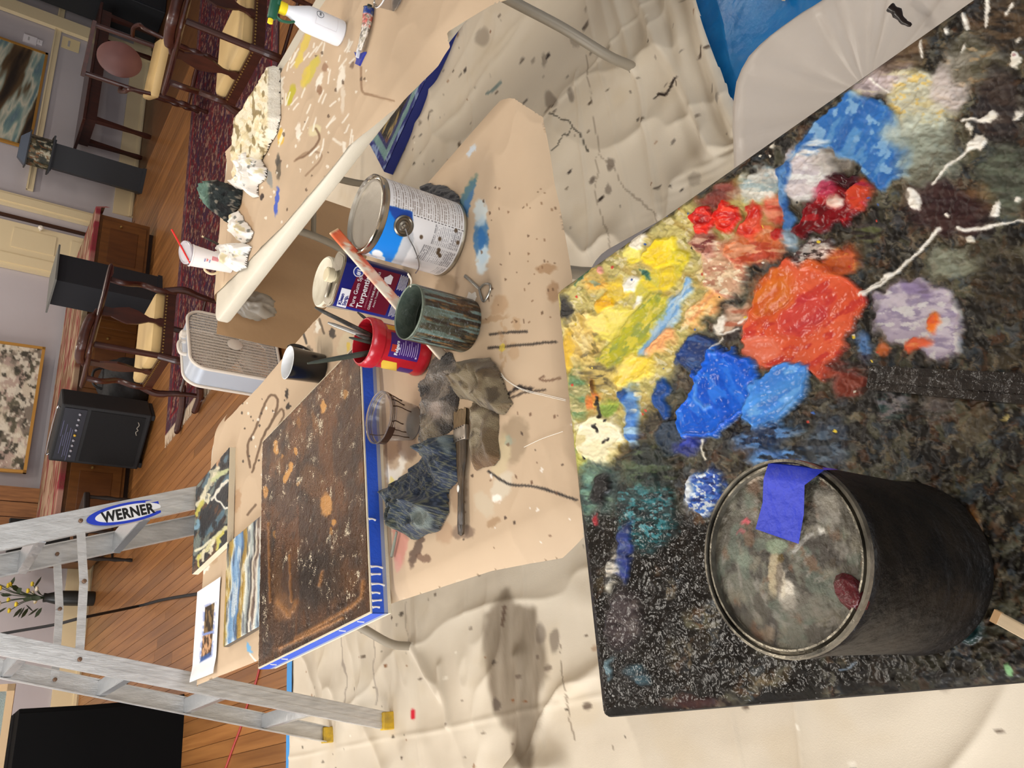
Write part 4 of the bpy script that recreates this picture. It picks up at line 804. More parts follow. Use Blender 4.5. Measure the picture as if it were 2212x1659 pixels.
small_canvas('small_painting', 'small landscape painting in blue, gold and white bands behind the brown canvas', (.578, 2.398, TT), math.radians(.8), .315, .315, .014, f2, 150, mat('dark_canvas_edge', C(96, 84, 70), .8))
def fpr(X, Y, px, py):
    c = np.empty(X.shape + (3,)); c[:] = (240, 238, 240)
    n_ = fbm(px / 3.2, py / 12, 3, 741)
    for poly, q, q2 in (([(443, 1312), (463, 1302), (459, 1362), (440, 1368)], (64, 52, 42), (130, 104, 70)), ([(438, 1374), (459, 1368), (455, 1415), (434, 1425)], (84, 64, 50), (206, 160, 120))):
        d = polyd(px, py, poly); halo = sstep(7, 1, d) * sstep(.35, .6, fbm(px / 7, py / 7, 3, 745)); c = layer(c, .8 * halo, (120, 140, 200))
        w = sstep(1.5, -1, d); cc = np.empty(X.shape + (3,)); cc[:] = q; cc = layer(cc, sstep(.45, .65, n_), q2); c = c * (1 - w[..., None]) + cc * w[..., None]
    c = layer(c, .9 * sstep(2, -2, polyd(px, py, [(434, 1420), (455, 1408), (453, 1418), (431, 1432)])), (60, 90, 150))
    return c, 0 * X
pr = thing('printed_sheet', 'white sheet of paper with two small dark printed pictures beside the striped painting', 'paper', (.508, 2.775, TT + .002), math.radians(-1.5))
n = 110; X, Y = np.meshgrid(np.linspace(-.146, .146, n), np.linspace(-.126, .126, n), indexing='ij')
Zp = .0015 + .004 * sstep(.05, .13, -Y) * fbm(X * 9, Y * 3, 2, 751) + .006 * sstep(.09, .146, -X)
a, b = math.cos(math.radians(-1.5)), math.sin(math.radians(-1.5)); px, py = pix(np.stack([(.508 + X * a - Y * b).ravel(), (2.775 + X * b + Y * a).ravel(), np.full(X.size, TT + .004)], 1))
c, _ = fpr(X, Y, px.reshape(X.shape), py.reshape(X.shape))
fastmesh('sheet', np.stack([X.ravel(), Y.ravel(), Zp.ravel()], 1), gridfaces(n, n), mat('printed_paper', vcol=True, spec=.2), pr, True, LIN(c.reshape(-1, 3)), .7)

# ------------------------------------------------------------------ mug
r_ = thing('mug', 'black mug with a white inside standing behind the brown canvas', 'mug', (1.03, 1.862, TT))
o = MB().lathe([(.037, 0), (.040, .003), (.0445, .094), (.0452, .096)], 40, caps='b').build('body', mat('black_glaze', C(20, 20, 22), .18, coat=.3), r_, True)
MB().lathe([(.0452, .096), (.0435, .0965), (.0425, .094), (.038, .008), (.0, .006)], 40, caps=False).build('inside', mat('white_glaze', C(236, 236, 236), .2), r_, True)
MB().tube(spline([(.042, .02, .078), (.066, .03, .076), (.074, .034, .052), (.064, .03, .026), (.038, .018, .022)], 5), .006, 8, sq=(1.4, .8)).build('handle', MATS['black_glaze'], r_, True)

# ------------------------------------------------------------------ turpentine tin
M_tin = mat('tin_plate', C(176, 168, 150), .28, .9, bump=.1, bscale=60, mott=.3, mscale=20, mcol=C(120, 110, 92))
M_navy = mat('navy_print', C(24, 34, 120), .3, .1); M_maroon = mat('maroon_print', C(110, 18, 48), .3, .1); M_wt = mat('white_print', C(232, 232, 236), .4)
tw, td, th = .116, .062, .160
t = thing('solvent_tin', 'rectangular navy and maroon tin of turpentine beside the white paint can', 'tin', (1.018, 1.424, TT), math.radians(-45))
poly = rrect(tw, td, .018, 5)
MB().prism(poly, 0, th).build('body', M_navy, t, True)
MB().prism(rrect(tw + .003, td + .003, .019, 5), th - .003, th + .001).build('seam', M_tin, t, True); MB().prism(rrect(tw + .003, td + .003, .019, 5), 0, .003).build('seam', M_tin, t, True)
MB().prism(rrect(tw - .006, td - .006, .016, 5), th, th + .0022).build('top', M_tin, t, True)
cap = MB().lathe([(.012, th), (.012, th + .006), (.016, th + .008), (.0165, th + .022), (.014, th + .024), (.0, th + .024)], 24, Matrix.Translation((.006, -.004, 0))).build('cap', mat('cream_cap', C(222, 208, 172), .5), t, True)
MB().box((-.028, .004, th + .006), (.036, .008, .006), bev=.002).build('handle', M_tin, t, True)
fy = -td / 2 - .0008
put('label_band', [(-tw / 2 + .010, fy, .032), (tw / 2 - .006, fy, .026), (tw / 2 - .006, fy, .122), (-tw / 2 + .010, fy, .132)], [(0, 1, 2, 3)], M_maroon, t)['label'] = 'maroon panel of the printed label'
MB().box((-.031, fy - .0004, .139), (.042, .0006, .022), bev=.0002).build('logo_plate', M_wt, t)
def ttext(parent, s, size, x, z, y, material, bold=.0, space=1.0, fx=1.0, name='lettering'):
    v, f = textmesh(s, size, bold, space, fx); return put(name, [(x + a, y, z + b) for a, b in v], f, material, parent)
ttext(t, 'Klean', .0115, -.048, .1405, fy - .0012, M_navy, .0004); ttext(t, 'Strip.', .0115, -.048, .1305, fy - .0012, M_navy, .0004)
ttext(t, 'Pure Gum Spirits', .0132, -.046, .112, fy - .0008, M_wt, .0001); ttext(t, 'Turpentine', .0190, -.046, .0925, fy - .0008, M_wt, .0004)
ttext(t, 'CONSULTE INFORMACION', .0046, -.042, .084, fy - .0008, mat('pink_print', C(190, 120, 140), .5)); ttext(t, 'CLEANS & THINS ART MATERIALS', .0072, -.044, .0735, fy - .0008, M_wt, .0001, .95, .86); ttext(t, "Artist's Traditional Favorite", .0062, -.036, .0645, fy - .0008, M_wt)
MB().lathe([(.0, 0), (.0125, 0), (.0125, .0004)], 24, Matrix.Translation((.034, fy - .0004, .124)) @ Matrix.Rotation(math.pi / 2, 4, 'X')).build('seal', M_wt, t)
MB().lathe([(.0, 0), (.0105, 0), (.0105, .0004)], 24, Matrix.Translation((.034, fy - .0010, .124)) @ Matrix.Rotation(math.pi / 2, 4, 'X')).build('seal_centre', mat('seal_blue', C(40, 60, 150), .4), t)
ttext(t, '#1', .013, .0262, .1195, fy - .0018, M_wt, .0005)
for k in range(7):
    MB().box((-.022, fy - .0004, .024 - k * .003), (.052 - .004 * (k % 3), .0004, .0011)).build('print_line', M_wt, t)
    MB().box((.034, fy - .0004, .024 - k * .003), (.036 - .004 * (k % 2), .0004, .0011)).build('print_line', M_wt, t)
MB().prism([(.018, 0), (.036, .0), (.040, .008), (.034, .014), (.030, .02), (.022, .018), (.018, .010)], -.0004, .0004, Matrix.Translation((.006, fy - .0008, .042)) @ Matrix.Rotation(math.pi / 2, 4, 'X')).build('brush_emblem', M_wt, t)

# ------------------------------------------------------------------ plastic tub behind the tin
t = thing('plastic_tub', 'clear plastic tub with a dirty cream lid behind the turpentine tin', 'tub', (1.088, 1.545, TT))
MB().lathe([(.048, 0), (.05, .002), (.058, .125)], 40).build('body', mat('cloudy_plastic', C(206, 200, 190), .3, trans=.6, alpha=.9), t, True)
MB().lathe([(.060, .120), (.0615, .124), (.0615, .133), (.058, .136), (.054, .1335), (.0, .133)], 40).build('lid', mat('dirty_cream_lid', C(226, 218, 196), .4, mott=.4, mscale=30, mcol=C(176, 160, 128)), t, True)
for a_, q in ((-150, (170, 40, 60)), (-132, (150, 146, 140)), (-168, (60, 56, 60)), (-115, (176, 60, 70)), (-185, (176, 150, 120)), (-100, (120, 90, 80))):
    a_ = math.radians(a_ + R.uniform(-3, 3))
    MB().box((0, 0, 0), (.0012, .012, .007), Matrix.Translation((.0615 * math.cos(a_), .0615 * math.sin(a_), .128)) @ Matrix.Rotation(a_, 4, 'Z')).build('paint_mark', mat('mark_%d_%d' % q[:2], C(*q), .4), t)

# ------------------------------------------------------------------ coffee canister with brushes
fo = Vector((.822, 1.338, TT)); FH = .140
t = thing('coffee_canister', 'red plastic coffee canister with a purple label holding paint brushes', 'canister', fo)
M_red = mat('red_plastic', C(178, 28, 40), .25, coat=.2, bump=.1, bscale=60)
MB().lathe([(.044, 0), (.048, .003), (.0495, .008), (.0495, .014), (.0475, .018), (.0465, .03), (.0465, .095), (.047, .108), (.0515, .113), (.0525, .125), (.0515, .136), (.0485, FH), (.046, FH), (.0455, .125), (.044, .1), (.044, .01), (.0, .008)], 56).build('body', M_red, t, True)
fa = math.atan2(-fo.y, -fo.x)                    # towards the camera
def curved(parent, name, r, a0, a1, z0, z1, material, n=14, zsl=0.0):
    v = []; f = []
    for k in range(n + 1):
        a = a0 + (a1 - a0) * k / n
        for z in (z0, z1): v.append((r * math.cos(a), r * math.sin(a), z + zsl * (k / n - .5)))
    for k in range(n): f.append((2 * k, 2 * k + 2, 2 * k + 3, 2 * k + 1))
    return put(name, v, f, material, parent, True)
def ctext(parent, s, size, r, a, z, material, bold=0.0, fx=1.0, name='lettering'):
    v, f = textmesh(s, size, bold, 1.0, fx); return put(name, [(r * math.cos(a + x / r), r * math.sin(a + x / r), z + y) for x, y in v], f, material, parent)
M_purple = mat('purple_label', C(66, 30, 112), .4)
o = curved(t, 'label', .0469, fa - .42, fa + .72, .030, .098, M_purple); o['label'] = 'purple label'
curved(t, 'label_strip', .0468, fa - 1.5, fa - .66, .062, .098, mat('yellow_label', C(214, 176, 60), .4), zsl=.02); curved(t, 'label_strip', .0467, fa - 1.7, fa - .9, .022, .060, M_purple); curved(t, 'label_strip', .0468, fa + .85, fa + 1.25, .060, .104, mat('orange_yellow_label', C(228, 170, 40), .4))
curved(t, 'emblem', .0471, fa - .16, fa + .16, .084, .095, mat('folger_red', C(190, 60, 40), .4))
ctext(t, 'Folgers', .0105, .0473, fa - .30, .079, M_wt, .0004)
for k in range(9): curved(t, 'print_line', .0471, fa - .26 + .03 * (k % 2), fa + .22 + .1 * (k % 3), .074 - k * .0048, .0752 - k * .0048, mat('lilac_print', C(196, 184, 220), .5))
curved(t, 'ring_mark', .0471, fa - .30, fa - .22, .034, .038, MATS['lilac_print'])
M_hand = mat('dark_brush_handle', C(40, 36, 30), .35, bump=.5, bscale=80, mott=.5, mscale=50, mcol=C(92, 84, 66)); M_grey = mat('grey_metal_handle', C(150, 146, 138), .35, .5, mott=.5, mscale=40, mcol=C(90, 84, 74)); M_green = mat('grey_green_handle', C(66, 72, 62), .4, mott=.4, mscale=40, mcol=C(34, 36, 32)); M_bris = mat('stiff_bristle', C(60, 50, 40), .7, bump=.8, bscale=300)
for k, (pa, dv, rr, mm, lab) in enumerate((((680, 664), .03, (.0048, .0052, .0046, .004), M_hand, 'long dark brush handle leaning towards the turpentine tin'), ((708, 697), .02, (.0045, .0048, .0044, .004), M_grey, 'grey metal brush handle in the middle of the red canister'), ((772, 674), .0, (.0036, .0036, .0034, .003), M_hand, 'short dark brush handle close to the turpentine tin'),
                                           ((754, 729), -.005, (.0042, .0044, .0036, .003), M_green, 'short grey-green brush handle at the front of the red canister'), ((664, 785), .03, (.0055, .0060, .0048, .0036), M_green, 'dark green brush handle leaning out in front of the black mug'), ((768, 722), .012, (.008, .008, .0055, .004), M_hand, 'stubby brush with a ringed ferrule in the red canister'))):
    tip = onp(pa[0], pa[1], (0, fo.y + dv, 0), (0, 1, 0)); foot = fo + Vector(((tip.x - fo.x) * -.25, (tip.y - fo.y) * -.25, .016))
    foot.x = min(max(foot.x, fo.x - .03), fo.x + .03); foot.y = min(max(foot.y, fo.y - .03), fo.y + .03)
    b_ = thing('paint_brush', lab, 'brush', tuple(foot), 0, 'brushes in the red canister')
    d = tip - foot
    MB().tube([foot + d * s for s in (.30, .55, .8, .93, 1.0)], [rr[0], rr[1], rr[2], rr[3], rr[3] * .5], 10).build('handle', mm, b_, True, True)
    MB().tube([foot + d * s for s in (.16, .31)], [rr[0] * 1.5, rr[0] * 1.15], 10).build('ferrule', M_tin, b_, True, True)
    MB().tube([foot + d * s for s in (0, .08, .17)], [rr[0] * .8, rr[0] * 1.6, rr[0] * 1.5], 10).build('bristles', M_bris, b_, True, True)

# ------------------------------------------------------------------ white gallon can
go = Vector((1.035, 1.205, TT)); GR, GH = .0805, .190
t = thing('paint_can', 'gallon metal paint can with a white and blue printed label and shiny lid', 'can', go)
MB().lathe([(GR * .985, 0), (GR * 1.005, .002), (GR * 1.005, .006), (GR * .985, .009), (GR * .985, GH - .012), (GR * 1.0, GH - .009), (GR * 1.0, GH - .002)], 64, caps='b').build('body', M_tin, t, True)
M_shiny = mat('bright_tin', C(196, 190, 178), .16, 1.0, bump=.05, bscale=40)
MB().lathe([(GR * .985, GH - .004), (GR * 1.012, GH - .001), (GR * 1.012, GH + .003), (GR * .985, GH + .0045), (GR * .96, GH + .001), (GR * .935, GH - .003), (GR * .91, GH - .003), (GR * .895, GH + .001)], 72, caps=False).build('rim', M_shiny, t, True)
MB().lathe([(GR * .895, GH + .001), (GR * .87, GH + .0015), (GR * .84, GH - .002), (0, GH - .002)], 64, caps=False).build('lid', mat('brushed_lid', C(168, 160, 146), .3, .55, bump=.08, bscale=30), t, True)
ga = math.atan2(-go.y, -go.x); na, nz = 300, 120
AA, ZZ = np.meshgrid(np.linspace(ga - 1.9, ga + 1.9, na), np.linspace(.008, GH - .012, nz), indexing='ij')
X = GR * .991 * np.cos(AA); Y = GR * .991 * np.sin(AA); px, py = pix(np.stack([(X + go.x).ravel(), (Y + go.y).ravel(), (ZZ + go.z).ravel()], 1)); px = px.reshape(X.shape); py = py.reshape(X.shape)
c = np.empty(X.shape + (3,)); c[:] = (222, 218, 216)
arc = (AA - ga) * GR
def block(c, a0, a1, z0, z1, pit, q, k, seed):
    inb = (arc > a0) & (arc < a1) & (ZZ > z0) & (ZZ < z1); w = inb & (np.mod(ZZ - z0, pit) < pit * .5) & (vnoise(arc * 900, np.floor((ZZ - z0) / pit) * 3.3, seed) > .28)
    return layer(c, w * k, q)
c = block(c, .030, .120, .012, .172, .0052, (130, 116, 106), .75, 1); c = block(c, -.018, .022, .012, .075, .0042, (120, 116, 118), .75, 2); c = block(c, -.062, -.024, .012, .088, .0042, (120, 116, 118), .75, 3); c = block(c, -.1, -.066, .012, .03, .004, (130, 126, 126), .7, 4)
for a0 in (.0265,): c = layer(c, ((np.abs(arc - a0) < .0009) & (np.mod(ZZ, .008) < .005) & (ZZ < .165)) * .9, (70, 64, 62))
c = strokes(c, px, py, [([(834, 443), (889, 458), (891, 478), (876, 525), (846, 569), (820, 562), (797, 545), (810, 500), (834, 443)], 0, (24, 120, 206), 1), ([(836, 443), (889, 458), (891, 478), (872, 506), (850, 470), (836, 443)], 0, (26, 66, 150), 1), ([(872, 506), (891, 490), (893, 520), (866, 576), (846, 571), (872, 506)], 0, (186, 186, 188), 1), e(815, 548, 12, 9, 10, (236, 232, 228), .95), e(822, 560, 10, 8, 0, (230, 228, 226), .9), e(832, 462, 5, 9, 0, (226, 224, 222), .9), e(840, 375, 6, 14, 0, (206, 202, 200), .6)], 171, 2.5)
for cx, cy in ((950, 516), (948, 540), (946, 546), (910, 512), (989, 524), (950, 552), (985, 498)): c = layer(c, sstep(5, 2.5, np.hypot(px - cx, (py - cy) * .8)), (92, 74, 56))
fastmesh('label_wrap', np.stack([X.ravel(), Y.ravel(), ZZ.ravel()], 1), gridfaces(na, nz), mat('printed_wrap', vcol=True, spec=.4), t, True, LIN(c.reshape(-1, 3)), .35)['label'] = 'white printed label with a blue patch'
ear = onp(872, 488, (go.x + GR * math.cos(ga), go.y + GR * math.sin(ga), 0), (math.cos(ga), math.sin(ga), 0)) - go; ea = math.atan2(ear.y, ear.x); ez = ear.z
Me = Matrix.Translation((GR * .99 * math.cos(ea), GR * .99 * math.sin(ea), ez)) @ Matrix.Rotation(ea, 4, 'Z') @ Matrix.Rotation(math.pi / 2, 4, 'Y')
MB().lathe([(.021, -.001), (.021, .002), (.018, .0035), (.016, .0015), (.012, .0015), (.010, .004), (.006, .005), (.004, .008), (0, .009)], 32, Me).build('handle_ear', mat('dull_ear_metal', C(120, 112, 100), .3, .9), t, True)
pe = Me @ Vector((0, 0, .006)); out = Vector((math.cos(ea), math.sin(ea), 0)); tan = Vector((-math.sin(ea), math.cos(ea), 0))
def surf(px_, py_, k=.004):       # point just off the can wall that the photo shows at this pixel
    d = ray(px_, py_); o_ = CAM - go; a_ = d.x ** 2 + d.y ** 2; b2 = 2 * (o_.x * d.x + o_.y * d.y); c2 = o_.x ** 2 + o_.y ** 2 - (GR + k) ** 2; disc = max(b2 * b2 - 4 * a_ * c2, 0)
    return o_ + d * ((-b2 - math.sqrt(disc)) / (2 * a_))
MB().tube(spline([pe, surf(882, 512, .006), surf(894, 535, .006), surf(903, 560, .005), surf(905, 578, .004), surf(898, 590, .004)], 6), .0013, 7).build('wire_bail', mat('wire_steel', C(170, 170, 172), .25, .9), t, True)

# ------------------------------------------------------------------ open spatter can
so = Vector((.800, 1.163, TT)); SR, SH = .0535, .128
t = thing('open_can', 'open tin can streaked with dark brown and grey-green paint drips', 'can', so)
na, nz = 150, 80
AA, ZZ = np.meshgrid(np.linspace(0, 2 * np.pi, na), np.linspace(0, SH, nz), indexing='ij')
c = np.empty(AA.shape + (3,)); c[:] = (40, 32, 26)
dr = fbm(AA * 9, ZZ * 8, 4, 801); c = layer(c, .9 * sstep(.54, .62, fbm(AA * 7, ZZ * 14, 4, 805)), (70, 46, 28)); c = layer(c, .9 * sstep(.6, .66, fbm(AA * 14, ZZ * 30, 3, 811)), (120, 88, 52))
sa_ = math.atan2(-so.y, -so.x); fac = .5 + .5 * np.cos(AA - sa_ + .55)
thr = .60 - .20 * fac * sstep(0, SH, ZZ) ; c = layer(c, sstep(thr, thr + .03, fbm(AA * 8 + 20, ZZ * 7, 4, 821)), (98, 116, 110)); c = layer(c, .6 * sstep(.56, .62, fbm(AA * 11, ZZ * 9, 4, 831)), (70, 74, 60)); c = layer(c, sstep(SH - .006, SH, ZZ), (92, 100, 88))
rad = SR * np.where(ZZ < .004, .975, 1.0) + .0007 * dr
fastmesh('body', np.stack([(rad * np.cos(AA)).ravel(), (rad * np.sin(AA)).ravel(), ZZ.ravel()], 1), gridfaces(na, nz), mat('dripped_paint', vcol=True, bump=.5, bscale=90, spec=.6), t, True, LIN(c.reshape(-1, 3)), .28)
MB().lathe([(SR * .985, SH - .001), (SR * 1.012, SH + .001), (SR * 1.0, SH + .004), (SR * .97, SH + .002)], 48, caps=False).build('rim', mat('grey_green_rim', C(112, 120, 104), .35, bump=.4, bscale=80), t, True)
MB().lathe([(SR * .97, SH + .002), (SR * .965, .09), (SR * .93, .087), (SR * .965, .082), (SR * .96, .012), (0, .010)], 48, caps=False).build('inside', mat('grey_green_coating', C(58, 68, 60), .3, mott=.5, mscale=30, mcol=C(110, 116, 100), bump=.3, bscale=60), t, True)
MB().tube(spline([(SR * .9, -.012, SH + .002), (SR + .008, -.016, SH + .002), (SR + .022, -.014, SH + .007)], 5), .0022, 7, sq=(.5, 1.2)).build('lip_tab', mat('pale_paint_skin', C(214, 206, 190), .4), t, True)

# ------------------------------------------------------------------ stirring stick leaning behind the open can
a, b = Vector((.765, 1.243, TT + .002)), onp(722, 497, (0, 1.248, 0), (0, 1, 0))
t = thing('stir_stick', 'wooden stir stick smeared with orange and white paint leaning over the turpentine tin', 'stick', tuple(a))
d = (b - a); L_ = d.length; d.normalize(); up = Vector((0, -1, 0)); xx = up.cross(d).normalized()
n1, n2 = 60, 8
S, W_ = np.meshgrid(np.linspace(0, 1, n1), np.linspace(-1, 1, n2), indexing='ij')
P = np.array(a)[None, None] + S[..., None] * L_ * np.array(d) + W_[..., None] * .0125 * np.array(xx)
c = np.empty(S.shape + (3,)); c[:] = (232, 214, 190); nn = fbm(S * 26, W_ * 1.2, 3, 861)
c = layer(c, .9 * sstep(.55, .9, S) * sstep(.40, .52, nn), (222, 120, 74)); c = layer(c, .85 * sstep(.66, .7, S) * sstep(.58, .62, nn), (206, 84, 60)); c = layer(c, .8 * sstep(.44, .5, S) * sstep(.66, .60, S) * sstep(.5, .58, nn), (226, 140, 110)); c = layer(c, .9 * sstep(.9, .92, S) * sstep(.985, .97, S), (226, 104, 62)); c = layer(c, sstep(.985, .99, S), (226, 196, 150))
V1 = P.reshape(-1, 3) - np.array(up) * -.0 ; V2 = V1 - np.array(up) * .0045
VV = rootinv(t, np.concatenate([V1, V2])); Fq = gridfaces(n1, n2); N_ = n1 * n2
i = np.arange(n1 - 1); sd1 = np.stack([i * n2, i * n2 + N_, (i + 1) * n2 + N_, (i + 1) * n2], 1); sd2 = np.stack([i * n2 + n2 - 1, (i + 1) * n2 + n2 - 1, (i + 1) * n2 + n2 - 1 + N_, i * n2 + n2 - 1 + N_], 1); j = np.arange(n2 - 1); tp_ = np.stack([(n1 - 1) * n2 + j, (n1 - 1) * n2 + j + 1, (n1 - 1) * n2 + j + 1 + N_, (n1 - 1) * n2 + j + N_], 1)
cc2 = LIN(np.concatenate([c.reshape(-1, 3)] * 2))
fastmesh('blade', VV, np.concatenate([Fq, Fq[:, ::-1] + N_, sd1, sd2, tp_]), mat('painted_stick', vcol=True, spec=.3), t, False, cc2, .5)

# ------------------------------------------------------------------ clear plastic cup with brown drips
t = thing('plastic_cup', 'clear plastic cup with brown drips and threads beside the red canister', 'cup', (.683, 1.392, TT))
M_clear = mat('clear_plastic', C(226, 220, 214), .08, trans=.92, ior=1.25, spec=.4)
MB().lathe([(.036, 0), (.038, .002), (.047, .055), (.050, .066), (.0535, .069), (.0545, .080), (.056, .082), (.0555, .084), (.053, .083), (.0515, .072), (.0485, .068), (.0455, .055), (.037, .004), (.0, .003)], 48).build('body', M_clear, t, True)
MB().lathe([(.0548, .0755), (.0553, .0765), (.0548, .0775)], 40, caps=False).lathe([(.0538, .0715), (.0543, .0725), (.0538, .0735)], 40, caps=False).build('stain_ring', mat('brown_liquid', C(52, 34, 24), .2), t, True)
for a_ in (-2.7, -2.45, -2.1, -1.5, -1.2, -.9, 2.6, 1.9):
    l_ = R.uniform(.02, .055); v = [((.0545 - .0075 * s) * math.cos(a_ + .05 * math.sin(5 * s)), (.0545 - .0075 * s) * math.sin(a_ + .05 * math.sin(5 * s)), .076 - l_ * s) for s in (0, .25, .5, .75, 1)]
    MB().tube(v, [.0016, .0012, .001, .001, .0015], 6).build('drip', MATS['brown_liquid'], t, True)
curved(t, 'stain_patch', .0559, -3.3, -2.3, .066, .081, MATS['brown_liquid'])

# ------------------------------------------------------------------ rags
def rag(name, label, poly, z0, H, seed, colfn, material, res=.0026, fold=(30, 14), parent=None, cat='rag', fuzz=0.0):
    pw = [at(x, y, z0 + H * .35) for x, y in poly]; pw = [(p.x, p.y) for p in pw]
    xs = [p[0] for p in pw]; ys = [p[1] for p in pw]; m = .006
    a, b = np.meshgrid(np.arange(min(xs) - m, max(xs) + m, res), np.arange(min(ys) - m, max(ys) + m, res), indexing='ij')
    d = -polyd(a + .010 * (fbm(a * 30, b * 30, 2, seed) - .5), b + .010 * (fbm(a * 30, b * 30, 2, seed + 3) - .5), pw)
    q = 1.2 * fbm(a * 8, b * 8, 2, seed + 5); r1 = 1 - np.abs(2 * fbm(a * fold[0] + 2 * q, b * fold[1] + 2 * q, 2, seed + 7, .35) - 1); r2 = 1 - np.abs(2 * fbm(a * fold[1] * 2.2 + q, b * fold[0] * 2.2, 2, seed + 11, .3) - 1)
    dome = np.clip(d / .020, 0, 1) ** .68
    h = H * dome * (.34 + .55 * r1 ** 2.4 + .26 * r2 ** 2.5) + fuzz * (_rng.rand(*a.shape) - .5) * (d > .004)
    px, py = pix(np.stack([a.ravel(), b.ravel(), (z0 + h).ravel()], 1)); c = colfn(a, b, px.reshape(a.shape), py.reshape(a.shape), r1, d)
    a, b, k = snap(a, b, -d, res * .6)
    o = fastmesh(name, np.stack([a.ravel(), b.ravel(), (z0 + np.where(d > 0, h, 0)).ravel()], 1), gridfaces(*a.shape, k), material, parent, True, LIN(c.reshape(-1, 3)), .9)
    if parent is None: tag(o, label, cat)
    return o
M_rag = mat('rag_cloth', vcol=True, bump=.5, bscale=420, spec=.15, sheen=.2)
def cbrown(a, b, px, py, r1, d):
    c = np.empty(a.shape + (3,)); c[:] = (122, 108, 84); c = layer(c, .8 * sstep(.45, .62, fbm(a * 30, b * 30, 4, 871)), (96, 78, 56)); c = layer(c, .7 * sstep(.5, .62, fbm(a * 18, b * 18, 3, 873)), (146, 134, 108)); c = layer(c, .6 * sstep(.62, .7, fbm(a * 60, b * 60, 3, 875)), (60, 48, 36)); return c
rag('work_rag', 'folded olive brown rag lying in front of the streaked open can', [(985, 800), (1010, 772), (1040, 768), (1062, 790), (1082, 850), (1092, 872), (1075, 895), (1040, 885), (1010, 868), (982, 858), (975, 830)], TT, .046, 41, cbrown, M_rag, fold=(24, 12))
def cbrown2(a, b, px, py, r1, d):
    c = cbrown(a, b, px, py, r1, d); return layer(c, .6 * sstep(960, 1010, py), (104, 72, 44))
rag('work_rag', 'strip of rust-brown rag lying beside the ferrule of the big brush', [(1014, 868), (1045, 872), (1068, 890), (1074, 985), (1060, 1005), (1022, 1018), (1014, 960), (1016, 900)], TT, .024, 47, cbrown2, M_rag, fold=(10, 20))
def cplaid(a, b, px, py, r1, d):
    c = np.empty(a.shape + (3,)); c[:] = (40, 44, 50); th = .6; x = a * math.cos(th) + b * math.sin(th) + .01 * fbm(a * 20, b * 20, 2, 881) + .012 * r1; y = -a * math.sin(th) + b * math.cos(th) + .01 * fbm(a * 20, b * 20, 2, 885) - .01 * r1
    c = layer(c, .5 * sstep(.45, .6, fbm(a * 12, b * 12, 3, 887)), (56, 62, 52)); c = layer(c, .45 * sstep(.5, .6, fbm(a * 10 + 5, b * 10, 2, 889)), (44, 58, 84))
    for ax in (x, y):
        c = layer(c, .75 * (np.mod(ax, .014) < .0016), (118, 116, 92)); c = layer(c, .5 * (np.mod(ax + .007, .014) < .0014), (84, 92, 110))
    c = layer(c, .9 * sstep(6, -4, polyd(px, py, [(885, 1115), (905, 1092), (935, 1120), (930, 1140), (900, 1142)])), (120, 128, 122)); return layer(c, .85 * sstep(5, -4, polyd(px, py, [(940, 942), (965, 936), (975, 965), (968, 985), (955, 968)])), (124, 134, 132))
rag('plaid_rag', 'crumpled dark plaid cloth rag lying against the front of the brown canvas', [(828, 1060), (850, 1035), (880, 1010), (905, 985), (925, 950), (945, 938), (972, 935), (978, 975), (978, 1030), (950, 1060), (950, 1105), (930, 1140), (890, 1160), (870, 1165), (850, 1130), (832, 1095)], TT, .062, 61, cplaid, M_rag, fold=(20, 15))
def cfur(a, b, px, py, r1, d):
    c = np.empty(a.shape + (3,)); c[:] = (120, 106, 92); c = layer(c, .9 * sstep(.42, .56, fbm(a * 22, b * 22, 4, 891)), (52, 42, 34)); c = layer(c, .8 * sstep(.55, .66, fbm(a * 40, b * 40, 3, 893)), (168, 150, 130)); c = layer(c, .8 * sstep(14, -6, polyd(px, py, [(915, 955), (905, 915), (925, 900), (945, 930), (925, 960)])), (176, 156, 124)); return layer(c, .8 * sstep(8, -6, np.hypot(px - 940, (py - 885) * .8) - 14), (196, 172, 156))
rag('fluffy_rag', 'matted grey and brown fluffy towel under the red canister', [(935, 765), (965, 760), (985, 790), (985, 850), (975, 920), (945, 945), (915, 970), (898, 965), (905, 920), (912, 870), (905, 835), (925, 810)], TT, .030, 71, cfur, mat('fluffy_cloth', vcol=True, bump=1.0, bscale=260, spec=.1, sheen=.5), fold=(16, 16), fuzz=.004)
def cdk(a, b, px, py, r1, d):
    c = np.empty(a.shape + (3,)); c[:] = (48, 46, 48); c = layer(c, .6 * (np.mod(a * 80, 1) < .15), (110, 104, 96)); return layer(c, .6 * (np.mod(b * 80, 1) < .15), (90, 86, 84))
rag('plaid_rag', 'small dark plaid rag tucked behind the white gallon can', [(905, 398), (925, 392), (945, 400), (968, 405), (985, 420), (990, 445), (960, 455), (930, 440), (908, 425)], TT, .028, 83, cdk, M_rag, fold=(30, 30))

